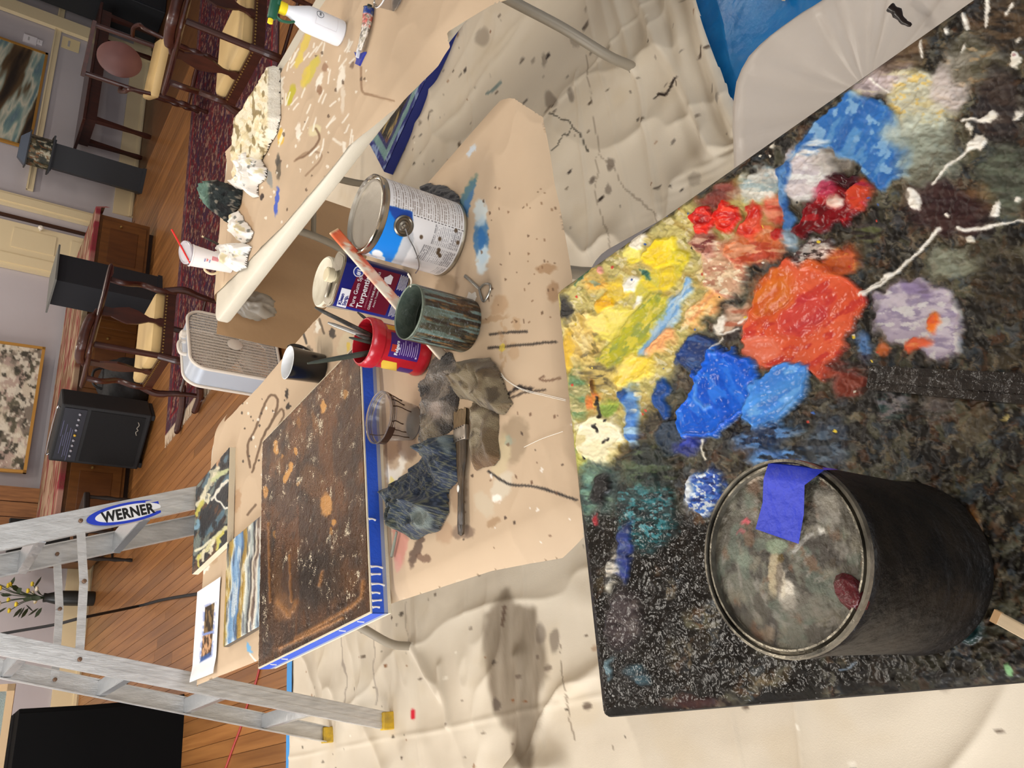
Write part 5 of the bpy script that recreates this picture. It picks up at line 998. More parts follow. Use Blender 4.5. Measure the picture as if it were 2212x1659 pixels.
# ------------------------------------------------------------------ big flat brush
a, b = at(996, 886, TT + .008), at(996, 1158, TT + .008)
t = thing('flat_brush', 'big flat brush with stiff tan bristles and a worn dark handle on the paper', 'brush', tuple(a), math.atan2(b.y - a.y, b.x - a.x)); L_ = (b - a).length
v = []; f = []; nb = 16
for k, xx in enumerate((0, .012, .034)):
    for i in range(nb + 1):
        w = (.022 if k < 2 else .020) * (2 * i / nb - 1)
        for z in (.0035, -.0035): v.append((xx + (R.uniform(-.003, .003) if k == 0 else 0), w, z * (1.2 if k == 2 else .9) + R.uniform(-.0006, .0006)))
for k in range(2):
    for i in range(nb):
        q = k * (nb + 1) * 2 + i * 2; w = (nb + 1) * 2; f += [(q, q + 2, q + w + 2, q + w), (q + 1, q + w + 1, q + w + 3, q + 3)]
for i in range(nb): f.append((2 * i, 2 * i + 1, 2 * i + 3, 2 * i + 2))
put('bristles', v, f, mat('tan_bristles', C(176, 146, 104), .7, bump=1.0, bscale=90, mott=.6, mscale=60, mcol=C(110, 84, 56), stretch=(1, 14, 14)), t)
fr = MB().box((.047, 0, 0), (.030, .042, .011), bev=.003).build('ferrule', mat('dull_ferrule', C(150, 140, 128), .35, .7, mott=.4, mscale=40, mcol=C(100, 90, 80)), t, True)
for k in range(5):
    for xx in (.035, .058): MB().lathe([(0, 0), (.0012, 0), (.0012, .0008), (0, .0009)], 8, Matrix.Translation((xx, -.016 + .008 * k, .0055))).build('rivet', M_blkst, fr)
prof = [(.062, .019), (.080, .020), (.100, .017), (.118, .0125), (.140, .0085), (.18, .0085), (.22, .0105), (L_ - .02, .010), (L_ - .004, .006), (L_, .001)]
v = []; f = []; m = 12
for xx, w in prof:
    for i in range(m): a_ = 2 * math.pi * i / m; v.append((xx, w * math.cos(a_), (.0055 if w > .006 else w) * math.sin(a_)))
for k in range(len(prof) - 1):
    for i in range(m): f.append((k * m + i, k * m + (i + 1) % m, (k + 1) * m + (i + 1) % m, (k + 1) * m + i))
put('handle', v, f, mat('worn_dark_handle', C(54, 46, 38), .35, mott=.55, mscale=24, mcol=C(110, 88, 62), stretch=(1, 5, 5), bump=.3, bscale=50), t, True)
MB().lathe([(0, 0), (.004, 0), (.003, .001), (0, .0013)], 10, Matrix.Translation((.152, -.002, .0052)), sx=1.8).build('paint_fleck', M_white, t)

# ------------------------------------------------------------------ can opener, paint flake, thin stick, threads
a = at(1032, 622, TT + .003); b2 = at(1004, 596, TT + .003)
t = thing('can_opener', 'small wire paint can opener with a loop handle lying on the paper', 'can opener', tuple(a))
M_zinc = mat('zinc_wire', C(150, 146, 136), .3, .8)
lp = [at(x, y, TT + .003) for x, y in ((1035, 624), (1046, 614), (1057, 614), (1059, 625), (1052, 642), (1044, 651), (1039, 640), (1035, 624))]
MB().tube(spline(lp, 4), .0022, 8).build('loop', M_zinc, t, True, True); MB().tube([lp[0], at(1020, 610, TT + .003), b2], [.0022, .0022, .0028], 8, sq=(.7, 1.3)).build('shank', M_zinc, t, True, True)
pf = [at(x, y, TT + .0045) for x, y in ((1006, 645), (1011, 630), (1017, 634), (1024, 630), (1026, 640), (1022, 649))]
mbf = MB(); mbf.prism([(p.x, p.y) for p in pf], TT, TT + .003)
tag(mbf.build('paint_flake', mat('cream_paint_skin', C(228, 218, 202), .4)), 'small cream flake of dried paint beside the can opener', 'paint flake')
a, b = at(846, 1202, TT + .006), at(857, 1148, TT + .006)
t = thing('thin_stick', 'thin grey-green brush stick poking out from under the plaid rag', 'stick', tuple(a)); MB().tube([a, a.lerp(b, .5), b], [.0035, .0032, .0026], 9).build('shaft', mat('pale_green_grey', C(128, 132, 118), .4), t, True, True)
MB().tube([a + (a - b) * .03, a], [.0024, .0036], 9).build('end_cap', M_tin, t, True, True)
M_thread = mat('white_thread', C(232, 226, 214), .7)
for k, (pp, lab) in enumerate((([(1083, 812), (1100, 826), (1130, 843), (1180, 856), (1222, 866)], 'doubled white thread curling across the paper towards the palette'), ([(1082, 806), (1096, 822), (1128, 840), (1180, 853), (1222, 863)], 'second white thread next to the doubled one on the paper'), ([(1132, 966), (1170, 948), (1216, 932)], 'short white thread lying on the paper left of the rust-brown rag'))):
    P_ = [at(x, y, TT + .003) for x, y in pp]; tag(MB().tube(spline(P_, 5), .0005, 5).build('thread', M_thread, None, True), lab, 'thread', 'threads on the paper')
# ------------------------------------------------------------------ right-hand table: paper and things on it
def stain3(c, a, b, px, py):
    W1, Y1 = (240, 234, 220), (222, 196, 80)
    L = [e(645, 130, 8, 20, 20, (224, 200, 90), .85), e(660, 90, 8, 26, 20, Y1, .8), e(672, 155, 10, 40, 25, (206, 190, 70), .8), e(660, 165, 8, 26, 20, Y1, .7), e(628, 205, 7, 24, 15, (186, 176, 40), .9), e(606, 295, 6, 20, 0, (226, 180, 60), .9), e(690, 175, 6, 22, 15, W1, .9), e(736, 170, 8, 30, 15, W1, .75), e(740, 215, 5, 30, 0, (226, 214, 196), .7), e(645, 285, 6, 20, 0, W1, .8), e(680, 282, 14, 12, -40, (226, 216, 170), .7), ([(682, 278), (690, 300), (668, 330), (640, 345)], 2.5, (110, 80, 56), .8), ([(636, 348), (660, 330), (690, 330), (692, 345), (660, 380)], 2, (140, 110, 84), .7), e(598, 435, 4, 33, 4, (66, 92, 190), .95), e(602, 365, 5, 26, 0, (84, 74, 60), .8), e(600, 345, 5, 14, 0, (70, 66, 60), .7), e(582, 385, 7, 20, -15, (110, 124, 134), .6), e(566, 425, 4, 8, 0, (40, 26, 22), .9), e(690, 193, 6, 12, 0, (130, 90, 62), .7), e(702, 145, 7, 10, 0, (140, 100, 76), .6), e(760, 140, 5, 10, 20, (96, 72, 60), .6), ([(780, 145), (782, 195), (800, 205), (850, 218)], 2.5, (140, 108, 80), .8), ([(740, 310), (748, 335)], 5, W1, .8), ([(720, 300), (736, 312)], 3, W1, .7), e(605, 180, 8, 14, 10, W1, .7), e(607, 205, 6, 24, 0, W1, .6), e(532, 470, 10, 40, -20, (176, 140, 104), .5), e(500, 640, 14, 40, -35, (226, 208, 176), .5)]
    q = np.random.RandomState(9)
    for _ in range(46):
        x, y = q.uniform(600, 770), q.uniform(80, 330); l_ = q.uniform(8, 34); an = math.radians(q.uniform(90, 140)); L.append(([(x, y), (x + l_ * math.cos(an), y + l_ * math.sin(an))], 1.6, W1, .8))
    c = strokes(c, px, py, L, 181, 4); return specks(c, px, py, (560, 60, 800, 480), 70, 1.2, 3.2, [W1, (90, 70, 54), W1], 15)
def dz3(a, b):
    A_ = T3R; x = (a - 2.083) * math.cos(A_) + (b - 1.91) * math.sin(A_); y = -(a - 2.083) * math.sin(A_) + (b - 1.91) * math.cos(A_)
    ov = np.maximum(np.maximum(np.abs(x) - .42, np.abs(y) - .975), 0); up = sstep(.30, .46, x) * sstep(.60, .95, y) * .05
    return .004 * (1 - np.abs(2 * fbm(a * 3, b * 4, 3, 14) - 1)) ** 5 + .0025 * fbm(a * 7, b * 7, 3, 13) - 2.2 * ov ** 1.7 * (up < .02) + up
ed = [at(x, y, TZ + .002) for x, y in ((441, 668), (470, 632), (500, 604), (533, 570), (545, 556), (608, 493), (690, 398), (755, 318), (850, 228), (930, 135), (958, 95), (962, 68), (1040, 0))]
P3 = [(p.x, p.y) for p in ed] + [(1.50, .90), (1.95, .86), (2.33, .88), (2.37, 1.4), (2.42, 2.05), (2.47, 2.6), (2.50, 2.80), (2.30, 2.90), (1.95, 2.91)]
sheet('kraft_paper', P3, TZ + .002, .0052, 23, stain3, dz3, 'sheet of brown kraft paper with yellow and white paint marks on the right-hand table', 'paper')
T3Z = TZ + .006
# hanging paper at the far end of that table
t = thing('kraft_paper', 'brown kraft paper hanging down from the end of the right-hand table to the floor', 'paper', (2.1, 2.90, 0), T3R)
S, Hh = np.meshgrid(np.linspace(-.40, .42, 60), np.linspace(.02, .715, 40), indexing='ij')
yy = .03 + .03 * (fbm(S * 5, Hh * 2, 3, 33) - .5) + .03 * (1 - Hh / .7) + .015 * np.sin(S * 9)
fastmesh('sheet', np.stack([S.ravel(), yy.ravel(), (Hh + .02 * (fbm(S * 6, Hh * 0, 2, 4) - .5) * (Hh < .1)).ravel()], 1), gridfaces(60, 40), mat('plain_kraft', C(186, 150, 112), .65, bump=.15, bscale=20), t)

# spray bottle
t = thing('spray_bottle', 'translucent white spray bottle with green and yellow trigger on the right-hand table', 'bottle', (2.118, 1.688, T3Z), math.radians(150))
M_hdpe = mat('milky_plastic', C(232, 234, 240), .35, sss=.25, spec=.4)
MB().lathe([(.034, 0), (.0385, .004), (.040, .012), (.040, .105), (.0385, .118), (.031, .136), (.022, .156), (.0165, .170), (.0155, .186)], 40).build('bottle', M_hdpe, t, True)
MB().lathe([(.0175, .180), (.0185, .182), (.0185, .200), (.017, .202)], 28).build('collar', mat('yellow_plastic', C(240, 216, 40), .4), t, True)
M_gr = mat('green_plastic', C(12, 84, 62), .4)
MB().box((.012, 0, .216), (.062, .020, .026), bev=.005).box((-.012, 0, .206), (.022, .022, .012), bev=.003).build('spray_head', M_gr, t, True)
MB().tube(spline([(.028, 0, .208), (.036, 0, .19), (.032, 0, .165), (.024, 0, .150)], 5), .005, 8, sq=(.8, 1.6)).build('trigger', M_gr, t, True)
MB().lathe([(.006, .0), (.008, .002), (.008, .014), (.004, .016)], 16, Matrix.Translation((.043, 0, .218)) @ Matrix.Rotation(math.pi / 2, 4, 'Y')).build('nozzle', MATS['yellow_plastic'], t, True)
M_gl = mat('grey_print', C(90, 96, 104), .5); M_pk = mat('pale_label', C(206, 200, 206), .5)
ca_ = math.radians(180 + 32 - 150 + 40)
for z0, z1 in ((.030, .0308), (.098, .0988)): curved(t, 'label_line', .0404, ca_ - .6, ca_ + .6, z0, z1, M_pk)
for a_ in (ca_ - .6, ca_ + .6): curved(t, 'label_line', .0404, a_ - .01, a_ + .01, .030, .0988, M_pk, 2)
MB().tube([(.0406 * math.cos(ca_ + .2 + .28 * math.cos(q)), .0406 * math.sin(ca_ + .2 + .28 * math.cos(q)), .088 + .011 * math.sin(q)) for q in [k * math.pi / 8 for k in range(17)]], .0008, 5).build('round_mark', M_gl, t)
ctext(t, 'S&E', .008, .0408, ca_ + .08, .085, M_gl, .0003)

# paint tube, squeezed out
a, b = at(797, 18, T3Z + .012), at(777, 112, T3Z + .008)
t = thing('paint_tube', 'squeezed white and red metal paint tube with blue bands lying by the spray bottle', 'paint tube', tuple(a), math.atan2(b.y - a.y, b.x - a.x)); L_ = (b - a).length; n1, n2 = 40, 24
S, Q = np.meshgrid(np.linspace(0, 1, n1), np.linspace(0, 2 * np.pi, n2), indexing='ij')
wd = .017 + .004 * S + .002 * (fbm(S * 9, Q, 3, 5) - .5); ht = .013 * (1 - S ** 1.5) + .0022 + .005 * (fbm(S * 12, np.cos(Q) * 2 + 3, 3, 8) - .5) * sstep(0, .3, S)
bend = .014 * np.sin(S * 3.0); X = S * L_; Yv = wd * np.cos(Q) + bend; Zv = ht * np.sin(Q)
c = np.empty(S.shape + (3,)); c[:] = (228, 220, 210); c = layer(c, sstep(.16, .15, S), (24, 60, 150)); c = layer(c, .85 * sstep(.16, .18, S) * sstep(.50, .42, S) * sstep(.4, .55, fbm(S * 14, Q * 1.4, 3, 6)), (206, 86, 76)); c = layer(c, .6 * sstep(.55, .65, fbm(S * 16, Q * 2, 3, 7)), (150, 140, 118)); c = layer(c, .8 * sstep(.62, .7, fbm(S * 20, Q * 2, 3, 9)), (90, 84, 74))
fastmesh('body', np.stack([X.ravel(), Yv.ravel(), Zv.ravel()], 1), gridfaces(n1, n2), mat('tube_metal', vcol=True, bump=.4, bscale=120, spec=.5), t, True, LIN(c.reshape(-1, 3)), .35)
MB().lathe([(.017, 0), (.011, -.004), (.007, -.006), (.007, -.010)], 16, Matrix.Rotation(math.pi / 2, 4, 'Y')).build('shoulder', mat('dark_cap', C(40, 52, 48), .4), t, True)
MB().box((L_ + .006, .002, 0), (.026, .005, .010), rz=.1, bev=.001).build('crimp', M_hdpe, t)
pb = [at(x, y, T3Z + .002) for x, y in ((766, 112), (774, 118), (790, 112), (784, 124), (776, 142), (768, 138), (771, 128))]
tag(MB().prism([(p.x, p.y) for p in pb], T3Z - .002, T3Z + .004).build('tape_scrap', mat('scrap_blue', C(36, 48, 150), .5)), 'torn scrap of dark blue tape at the end of the paint tube', 'tape')

# towel, tissues, rags on the right-hand table
def ccream(a, b, px, py, r1, d):
    c = np.empty(a.shape + (3,)); c[:] = (236, 226, 200); st = fbm(px / 20 - py / 9, px / 9 + py / 60, 4, 905)
    c = layer(c, .55 * sstep(.46, .62, st), (216, 194, 142)); c = layer(c, .7 * sstep(.6, .68, fbm(px / 7, py / 20, 3, 909)), (120, 100, 60)); return layer(c, .9 * sstep(575, 583, px), (232, 226, 214))
rag('stiff_towel', 'folded cream towel stiff with dried paint at the far side of the right-hand table', [(512, 400), (504, 335), (508, 255), (545, 200), (583, 138), (598, 142), (598, 255), (590, 285), (560, 340), (540, 365), (530, 408)], T3Z, .040, 91, ccream, mat('stiff_cloth', vcol=True, bump=.5, bscale=110, spec=.3), fold=(3.5, 3), cat='towel', res=.0034)
def cwhite(a, b, px, py, r1, d):
    c = np.empty(a.shape + (3,)); c[:] = (240, 234, 226); c = layer(c, .5 * sstep(.66, .74, fbm(px / 14, py / 14, 3, 915)), (206, 186, 120)); return layer(c, .7 * sstep(.70, .76, fbm(px / 10, py / 10, 3, 917)), (90, 94, 90))
M_tis = mat('tissue_paper', vcol=True, spec=.15)
for poly, H_, sd, lab in (([(522, 350), (540, 325), (556, 345), (566, 360), (563, 385), (545, 398), (548, 422), (536, 425), (524, 405), (506, 408), (502, 395), (515, 375)], .058, 101, 'white crumpled tissue lying against the cream towel'), ([(498, 462), (508, 454), (525, 478), (540, 500), (534, 518), (518, 524), (505, 515), (498, 490)], .042, 107, 'pointed white tissue between the dark rag and the paper cup'), ([(470, 545), (482, 530), (500, 525), (520, 522), (532, 530), (524, 552), (520, 575), (500, 585), (480, 575), (470, 562)], .060, 113, 'white tissues with yellow and dark paint smears in front of the paper cup')):
    rag('tissue', lab, poly, T3Z, H_, sd, cwhite, M_tis, fold=(16, 14), cat='tissue')
def cdark(a, b, px, py, r1, d):
    c = np.empty(a.shape + (3,)); c[:] = (44, 50, 50); c = layer(c, .8 * sstep(.5, .62, fbm(px / 12, py / 12, 3, 921)), (26, 26, 28)); c = layer(c, .8 * sstep(.6, .68, fbm(px / 9, py / 9, 3, 923)), (150, 140, 126)); return layer(c, .8 * sstep(456, 446, px), (110, 140, 124))
rag('dark_rag', 'crumpled black and teal painty rag on the far end of the right-hand table', [(442, 398), (462, 388), (480, 392), (496, 400), (512, 408), (508, 440), (496, 462), (488, 482), (476, 470), (455, 458), (445, 440), (440, 420)], T3Z, .062, 127, cdark, mat('painty_cloth', vcol=True, bump=.6, bscale=120, spec=.3), fold=(17, 13))

# paper cup with lid and straw, mug behind it
t = thing('paper_cup', 'white paper cup with tilted clear lid and red straw on the right-hand table', 'cup', (1.862, 2.690, T3Z))
M_cup = mat('white_cup_paper', C(238, 230, 228), .5)
MB().lathe([(.029, 0), (.030, .002), (.0405, .150), (.0425, .152), (.0425, .156), (.0405, .157)], 40, caps='b').build('cup', M_cup, t, True)
MB().lathe([(.0405, .157), (.0385, .150), (.029, .01), (0, .009)], 40, caps=False).build('inside', mat('pinkish_inside', C(232, 206, 196), .5), t, True)
Ml = Matrix.Translation((.012, .008, .172)) @ Matrix.Rotation(math.radians(24), 4, Vector((.5, -1, 0)))
MB().lathe([(.044, -.006), (.044, .002), (.040, .004), (.036, .001), (0, .001)], 36, Ml).build('lid', mat('frosted_lid', C(226, 220, 226), .25, trans=.5), t, True)
d0 = Vector((.018, .012, .178)); stw = onp(371, 496, (1.862, 2.72, 0), (0, 1, 0)) - Vector((1.862, 2.690, T3Z)); MB().tube([d0 + (d0 - stw) * .6, d0, stw], .0034, 10).build('straw', mat('red_straw', C(222, 44, 40), .4), t, True)
ca_ = math.atan2(-2.69, -1.862)
M_cr = mat('cup_red_print', C(214, 90, 96), .5); M_cb = mat('cup_blue_print', C(130, 136, 176), .5)
for k in range(5): curved(t, 'print_line', .0372 - .0003 * k, ca_ + .02, ca_ + .46, .082 - .005 * k, .085 - .005 * k, M_cr, 8)
def frame(parent, r, a0, a1, z0, z1, w, m_):
    curved(parent, 'print_frame', r, a0, a1, z0, z0 + w, m_); curved(parent, 'print_frame', r + .0018, a0, a1, z1 - w, z1, m_)
frame(t, .0385, ca_ - .28, ca_ + .02, .090, .112, .004, M_cb); ctext(t, 'W', .010, .0398, ca_ - .20, .098, M_cr, .0004)
mc = at(447, 556, T3Z + .075); mc.z = T3Z
t = thing('mug', 'cream mug with a ring handle hidden behind the white paper cup', 'mug', tuple(mc)); M_mg = mat('cream_glaze', C(226, 208, 172), .3)
MB().lathe([(.026, 0), (.028, .002), (.030, .085), (.029, .087), (.027, .084), (.025, .006), (0, .005)], 32).build('body', M_mg, t, True)
lf = Vector((-RGT.x, -RGT.y, 0)).normalized()
MB().tube(spline([lf * .029 + Vector((0, 0, .07)), lf * .050 + Vector((0, 0, .075)), lf * .060 + Vector((0, 0, .050)), lf * .048 + Vector((0, 0, .026)), lf * .028 + Vector((0, 0, .022))], 5), .0048, 8).build('handle', M_mg, t, True)
a, b = at(440, 512, T3Z + .09), at(472, 528, T3Z + .03)
t = thing('paint_brush', 'thin dark brush leaning behind the paper cup', 'brush', tuple(b)); MB().tube([b, b.lerp(a, .6), a], [.005, .0045, .003], 8).build('handle', M_hand, t, True, True); MB().tube([a, a + (a - b) * .12], [.003, .0045], 8).build('ferrule', M_cream, t, True, True)
cc_ = at(838, -12, T3Z + .03)
t = thing('plastic_cup', 'clear plastic container at the picture edge beside the paint tube', 'cup', (cc_.x, cc_.y, T3Z))
MB().lathe([(.030, 0), (.034, .003), (.041, .045), (.043, .047), (.043, .051), (.040, .050), (.0395, .044), (.033, .006), (0, .005)], 36).build('body', M_clear, t, True)
MB().lathe([(.0435, .047), (.0445, .049), (.0435, .051)], 36, caps=False).build('rim', mat('frosted_rim', C(220, 220, 222), .3), t, True)

# big painting lying under the right-hand table
c0 = Vector((2.60, 2.70, 0)); aA = math.radians(-64); A1 = Vector((math.cos(aA), math.sin(aA), 0)); B1 = Vector((-math.sin(aA), math.cos(aA), 0)); Lx, Ly, Th = 1.30, .86, .045
t = thing('taped_painting', 'large black and gold painting with blue and green taped edges under the right-hand table', 'painting', tuple(c0 + Vector((0, 0, .012))), aA)
MB().box((Lx / 2, Ly / 2, Th / 2), (Lx, Ly, Th)).build('stretcher', mat('navy_taped_edge', C(20, 34, 110), .5), t)
n = 130; X, Y = np.meshgrid(np.linspace(.002, Lx - .002, n), np.linspace(.002, Ly - .002, n), indexing='ij'); edd = np.minimum(np.minimum(X, Lx - X), np.minimum(Y, Ly - Y)) + .006 * (fbm(X * 30, Y * 30, 2, 3) - .5)
c = np.empty(X.shape + (3,)); c[:] = (30, 28, 24); s1 = fbm(X * 8, Y * 30, 4, 931); c = layer(c, .9 * sstep(.5, .6, s1), (176, 150, 90)); c = layer(c, .8 * sstep(.6, .68, fbm(X * 20, Y * 40, 3, 935)), (84, 70, 44)); c = layer(c, .7 * sstep(.64, .7, fbm(X * 9, Y * 20, 3, 937)), (190, 110, 80))
c = layer(c, sstep(.105, .10, edd), (34, 40, 96)); c = layer(c, sstep(.078, .074, edd) * (edd > .036), (104, 140, 138)); c = layer(c, .5 * sstep(.078, .074, edd) * (edd > .036) * sstep(.45, .6, fbm(X * 12, Y * 12, 3, 939)), (140, 168, 160)); c = layer(c, sstep(.038, .034, edd), (18, 30, 112)); c = layer(c, .8 * sstep(.06, .05, edd) * sstep(.62, .66, fbm(X * 30, Y * 30, 3, 941)), (150, 170, 200))
fastmesh('painted_face', np.stack([X.ravel(), Y.ravel(), (Th + .001 + .003 * fbm(X * 40, Y * 40, 3, 951)).ravel()], 1), gridfaces(n, n), mat('oil_painting', vcol=True), t, True, LIN(c.reshape(-1, 3)), .3)
# crumpled clear plastic under the table end
bm = bmesh.new(); bmesh.ops.create_icosphere(bm, subdivisions=4, radius=.036)
V = np.array([v.co[:] for v in bm.verts]); Fc = [[v.index for v in f.verts] for f in bm.faces]; bm.free()
V *= (.35 + 1.4 * (1 - np.abs(2 * fbm(V[:, 0] * 40 + 4, V[:, 1] * 40 + V[:, 2] * 31, 3, 961) - 1)))[:, None]; V[:, 2] *= 1.5
pb_ = at(530, 668, .58); o = put('plastic_bag', (V + np.array([1.80, 2.84, .60])).tolist(), Fc, mat('crumpled_clear_bag', C(190, 180, 166), .3, trans=.4), None, True); tag(o, 'crumpled translucent plastic bag hanging under the end of the right-hand table', 'bag')
# ------------------------------------------------------------------ aluminium stepladder
LAD = thing('stepladder', 'aluminium stepladder, scuffed, with a blue and white oval maker badge', 'ladder', (.72, 3.2, 0))
LT = 1.86
def lr(u0, s, z): return u0 + s * z
def rail(v0, v1, u0, s, w, dpt, name='rail'):
    a, b = Vector((lr(u0, s, .03), v0, .03)), Vector((lr(u0, s, LT), v1, LT)); d = (b - a).normalized(); fl = .018 if v0 < 3.2 else -.018
    mb = MB().beam(a, b, w, .004, up=(0, 1, 0))
    x = Vector((0, 1, 0)).cross(d).normalized()
    for k in (-1, 1): mb.beam(a + x * (w / 2 * k) + Vector((0, fl / 2, 0)), b + x * (w / 2 * k) + Vector((0, fl / 2, 0)), .004, abs(fl), up=(0, 1, 0))
    for k in (-.22, .22): mb.beam(a + x * (w * k) - Vector((0, fl * .12, 0)), b + x * (w * k) - Vector((0, fl * .12, 0)), .008, .003, up=(0, 1, 0))
    return mb.build(name, M_alu, LAD, False, True)
SA, SB = -.311, .232; UA, UB = 1.250, .205
NV, FV, NT, FT = 2.935, 3.470, 3.01, 3.39
for v0, v1 in ((NV, NT), (FV, FT)):
    rail(v0, v1, UA, SA, .078, .02); rail(v0, v1, UB, SB, .058, .02)
    for u0, s in ((UA, SA), (UB, SB)):
        MB().box((lr(u0, s, .022), v0, .024), (.075 if u0 > 1 else .062, .034, .048), bev=.004).build('foot', mat('yellow_ladder_foot', C(206, 166, 40), .5, mott=.5, mscale=40, mcol=C(90, 80, 60)), LAD, False, True)
def vat(v0, v1, z): return v0 + (v1 - v0) * z / LT
for z in (.31, .62, .93, 1.24, 1.55):
    for u0, s, w in ((UA, SA, .078), (UB, SB, .05)):
        va, vb = vat(NV, NT, z), vat(FV, FT, z)
        mb = MB().box((lr(u0, s, z), (va + vb) / 2, z), (w, vb - va, .004)).box((lr(u0, s, z) - w / 2, (va + vb) / 2, z - .014), (.004, vb - va, .028)).box((lr(u0, s, z) + w / 2, (va + vb) / 2, z - .014), (.004, vb - va, .028))
        mb.build('step', mat('ribbed_step', C(196, 198, 200), .3, .85, bump=.2, bscale=30), LAD, False, True)
MB().box((.72, 3.2, LT + .01), (.24, .46, .04), bev=.01).build('top_cap', M_alu, LAD, False, True)
for v in (NV + .028, FV - .028):
    zb, za = 1.075, 1.12
    a, b = Vector((lr(UB, SB, zb), v + (.02 if v < 3.2 else -.02), zb)), Vector((lr(UA, SA, za), v + (.02 if v < 3.2 else -.02), za)); m_ = a.lerp(b, .55) + Vector((0, 0, -.012))
    sp = MB().beam(a, m_, .004, .026).build('spreader', M_alu, LAD, False, True); MB().beam(m_, b, .004, .026).build('spreader', M_alu, LAD, False, True)
    for p in (a, m_, b): MB().lathe([(.007, -.004), (.007, .006), (.004, .009)], 12, Matrix.Translation(p + Vector((0, -.006, 0))) @ Matrix.Rotation(math.pi / 2, 4, 'X')).build('rivet', mat('rusty_rivet', C(110, 84, 66), .5, .5), sp, True, True)
# oval badge on the near rail of the wide side
pc = onp(278, 1107, (0, vat(NV, NT, .98) - .006, 0), (0, 1, 0)); dA = Vector((SA, 0, 1)).normalized(); xr = -dA          # reads downwards along the rail
yr = Vector((0, 1, 0)).cross(xr).normalized()
if yr.x < 0: yr = -yr
Mb = Matrix(((xr.x, yr.x, 0, pc.x), (xr.y, yr.y, -1, pc.y), (xr.z, yr.z, 0, pc.z), (0, 0, 0, 1)))
def oval(rx, ry, z, n=40): return [(rx * math.cos(2 * math.pi * i / n), ry * math.sin(2 * math.pi * i / n)) for i in range(n)]
# the badge reads along the rail's own length
xr2 = RGT - dA * 0; tx = (dA * 1.0) if dA.dot(RGT) > 0 else -dA
MB().prism(oval(.135, .036, 0), 0, .0008, Mb).build('badge', mat('badge_blue', C(30, 60, 190), .35), LAD, False, True)
MB().prism(oval(.108, .027, 0), .0008, .0014, Mb).build('badge_field', mat('badge_white', C(236, 236, 238), .35), LAD, False, True)
v, f = textmesh('WERNER', .048, .0020, 1.06, 1.0); wx_ = max(p[0] for p in v); k_ = .172 / wx_
put('badge_lettering', [tuple(Mb @ Vector((p[0] * k_ - .086, (p[1] - .017) * 1.05, .0018))) for p in v], f, mat('badge_black', C(16, 16, 18), .4), LAD, False, True)

# ------------------------------------------------------------------ box fan
FRc = at(402, 668, .535); fa_ = math.radians(21); fd = Vector((math.cos(fa_), math.sin(fa_), 0)); FW, FH_, FD = .47, .50, .13
fc = FRc - fd * (FW / 2); FAN = thing('box_fan', 'white box fan with a square grille standing on the floor behind the middle table', 'fan', (fc.x, fc.y, .0), fa_)
M_fan = mat('fan_grey_steel', C(176, 182, 192), .35, .1); M_fanw = mat('fan_cream_plastic', C(222, 212, 200), .4)
poly = rrect(FW, FH_, .085, 8); polyi = rrect(FW - .012, FH_ - .012, .08, 8); n = len(poly)
v = []; f = []
for y in (0.004, FD): v += [(x, y, z + .03 + FH_ / 2) for x, z in poly]
for y in (FD, .004): v += [(x, y, z + .03 + FH_ / 2) for x, z in polyi]
for a_, b_ in ((0, 1), (1, 2), (2, 3), (3, 0)):
    for i in range(n): f.append((a_ * n + i, b_ * n + i, b_ * n + (i + 1) % n, a_ * n + (i + 1) % n))
put('housing', v, f, M_fan, FAN, True, auto=50)
zc = .03 + FH_ / 2
def ring(y, w):
    q = rrect(FW + .004, FH_ + .004, .087, 8) + []
    return MB().tube([(x, y, z + zc) for x, z in q + [q[0], q[1]]], w, 8, cap=False)
for y in (.0, FD): ring(y, .009).build('rim', M_fanw, FAN, True)
def inside(x, z, m=.012):
    hx, hz, r = FW / 2 - m, FH_ / 2 - m, .08; ax, az = abs(x), abs(z)
    if ax > hx or az > hz: return False
    return not (ax > hx - r and az > hz - r and math.hypot(ax - hx + r, az - hz + r) > r)
for y in (.0, FD):
    mb = MB()
    for k in range(-9, 10):
        x = k * .024; zs = [z / 200 for z in range(-60, 61) if inside(x, z / 200)]
        if zs: mb.box((x, y, zc + (zs[0] + zs[-1]) / 2), (.0045, .004, zs[-1] - zs[0] + .01))
    for k in range(-30, 31):
        z = k * .0078; xs = [x / 200 for x in range(-60, 61) if inside(x / 200, z)]
        if xs: mb.box(((xs[0] + xs[-1]) / 2, y + .003, zc + z), (xs[-1] - xs[0] + .01, .003, .0026))
    g = mb.build('grille', M_fanw, FAN); g['kind'] = 'stuff'
    MB().lathe([(.042, 0), (.042, .006), (.038, .008), (0, .008)], 30, Matrix.Translation((0, y - .004 if y < .05 else y, zc)) @ Matrix.Rotation(math.pi / 2, 4, 'X')).build('grille_boss', M_fanw, FAN, True)
for k in range(5):
    a_ = 2 * math.pi * k / 5; v = []; f = []
    for i, r0 in enumerate((.045, .08, .12, .16, .195)):
        for j, da in enumerate((-.42, -.2, .05, .3)): v.append((r0 * math.cos(a_ + da + .1 * i / 4), .065 + .05 * (j / 3 - .5), zc + r0 * math.sin(a_ + da + .1 * i / 4)))
    for i in range(4):
        for j in range(3): f.append((i * 4 + j, i * 4 + j + 1, (i + 1) * 4 + j + 1, (i + 1) * 4 + j))
    put('blade', v, f, mat('fan_blade', C(196, 184, 174), .4), FAN, True)
MB().lathe([(.05, 0), (.05, .05), (.03, .06)], 24, Matrix.Translation((0, .09, zc)) @ Matrix.Rotation(math.pi / 2, 4, 'X')).build('hub', MATS['fan_blade'], FAN, True)
MB().lathe([(.022, 0), (.022, .02), (.018, .026), (0, .027)], 20, Matrix.Translation((FW / 2 - .16, .05, zc + FH_ / 2))).build('knob', M_fanw, FAN, True)
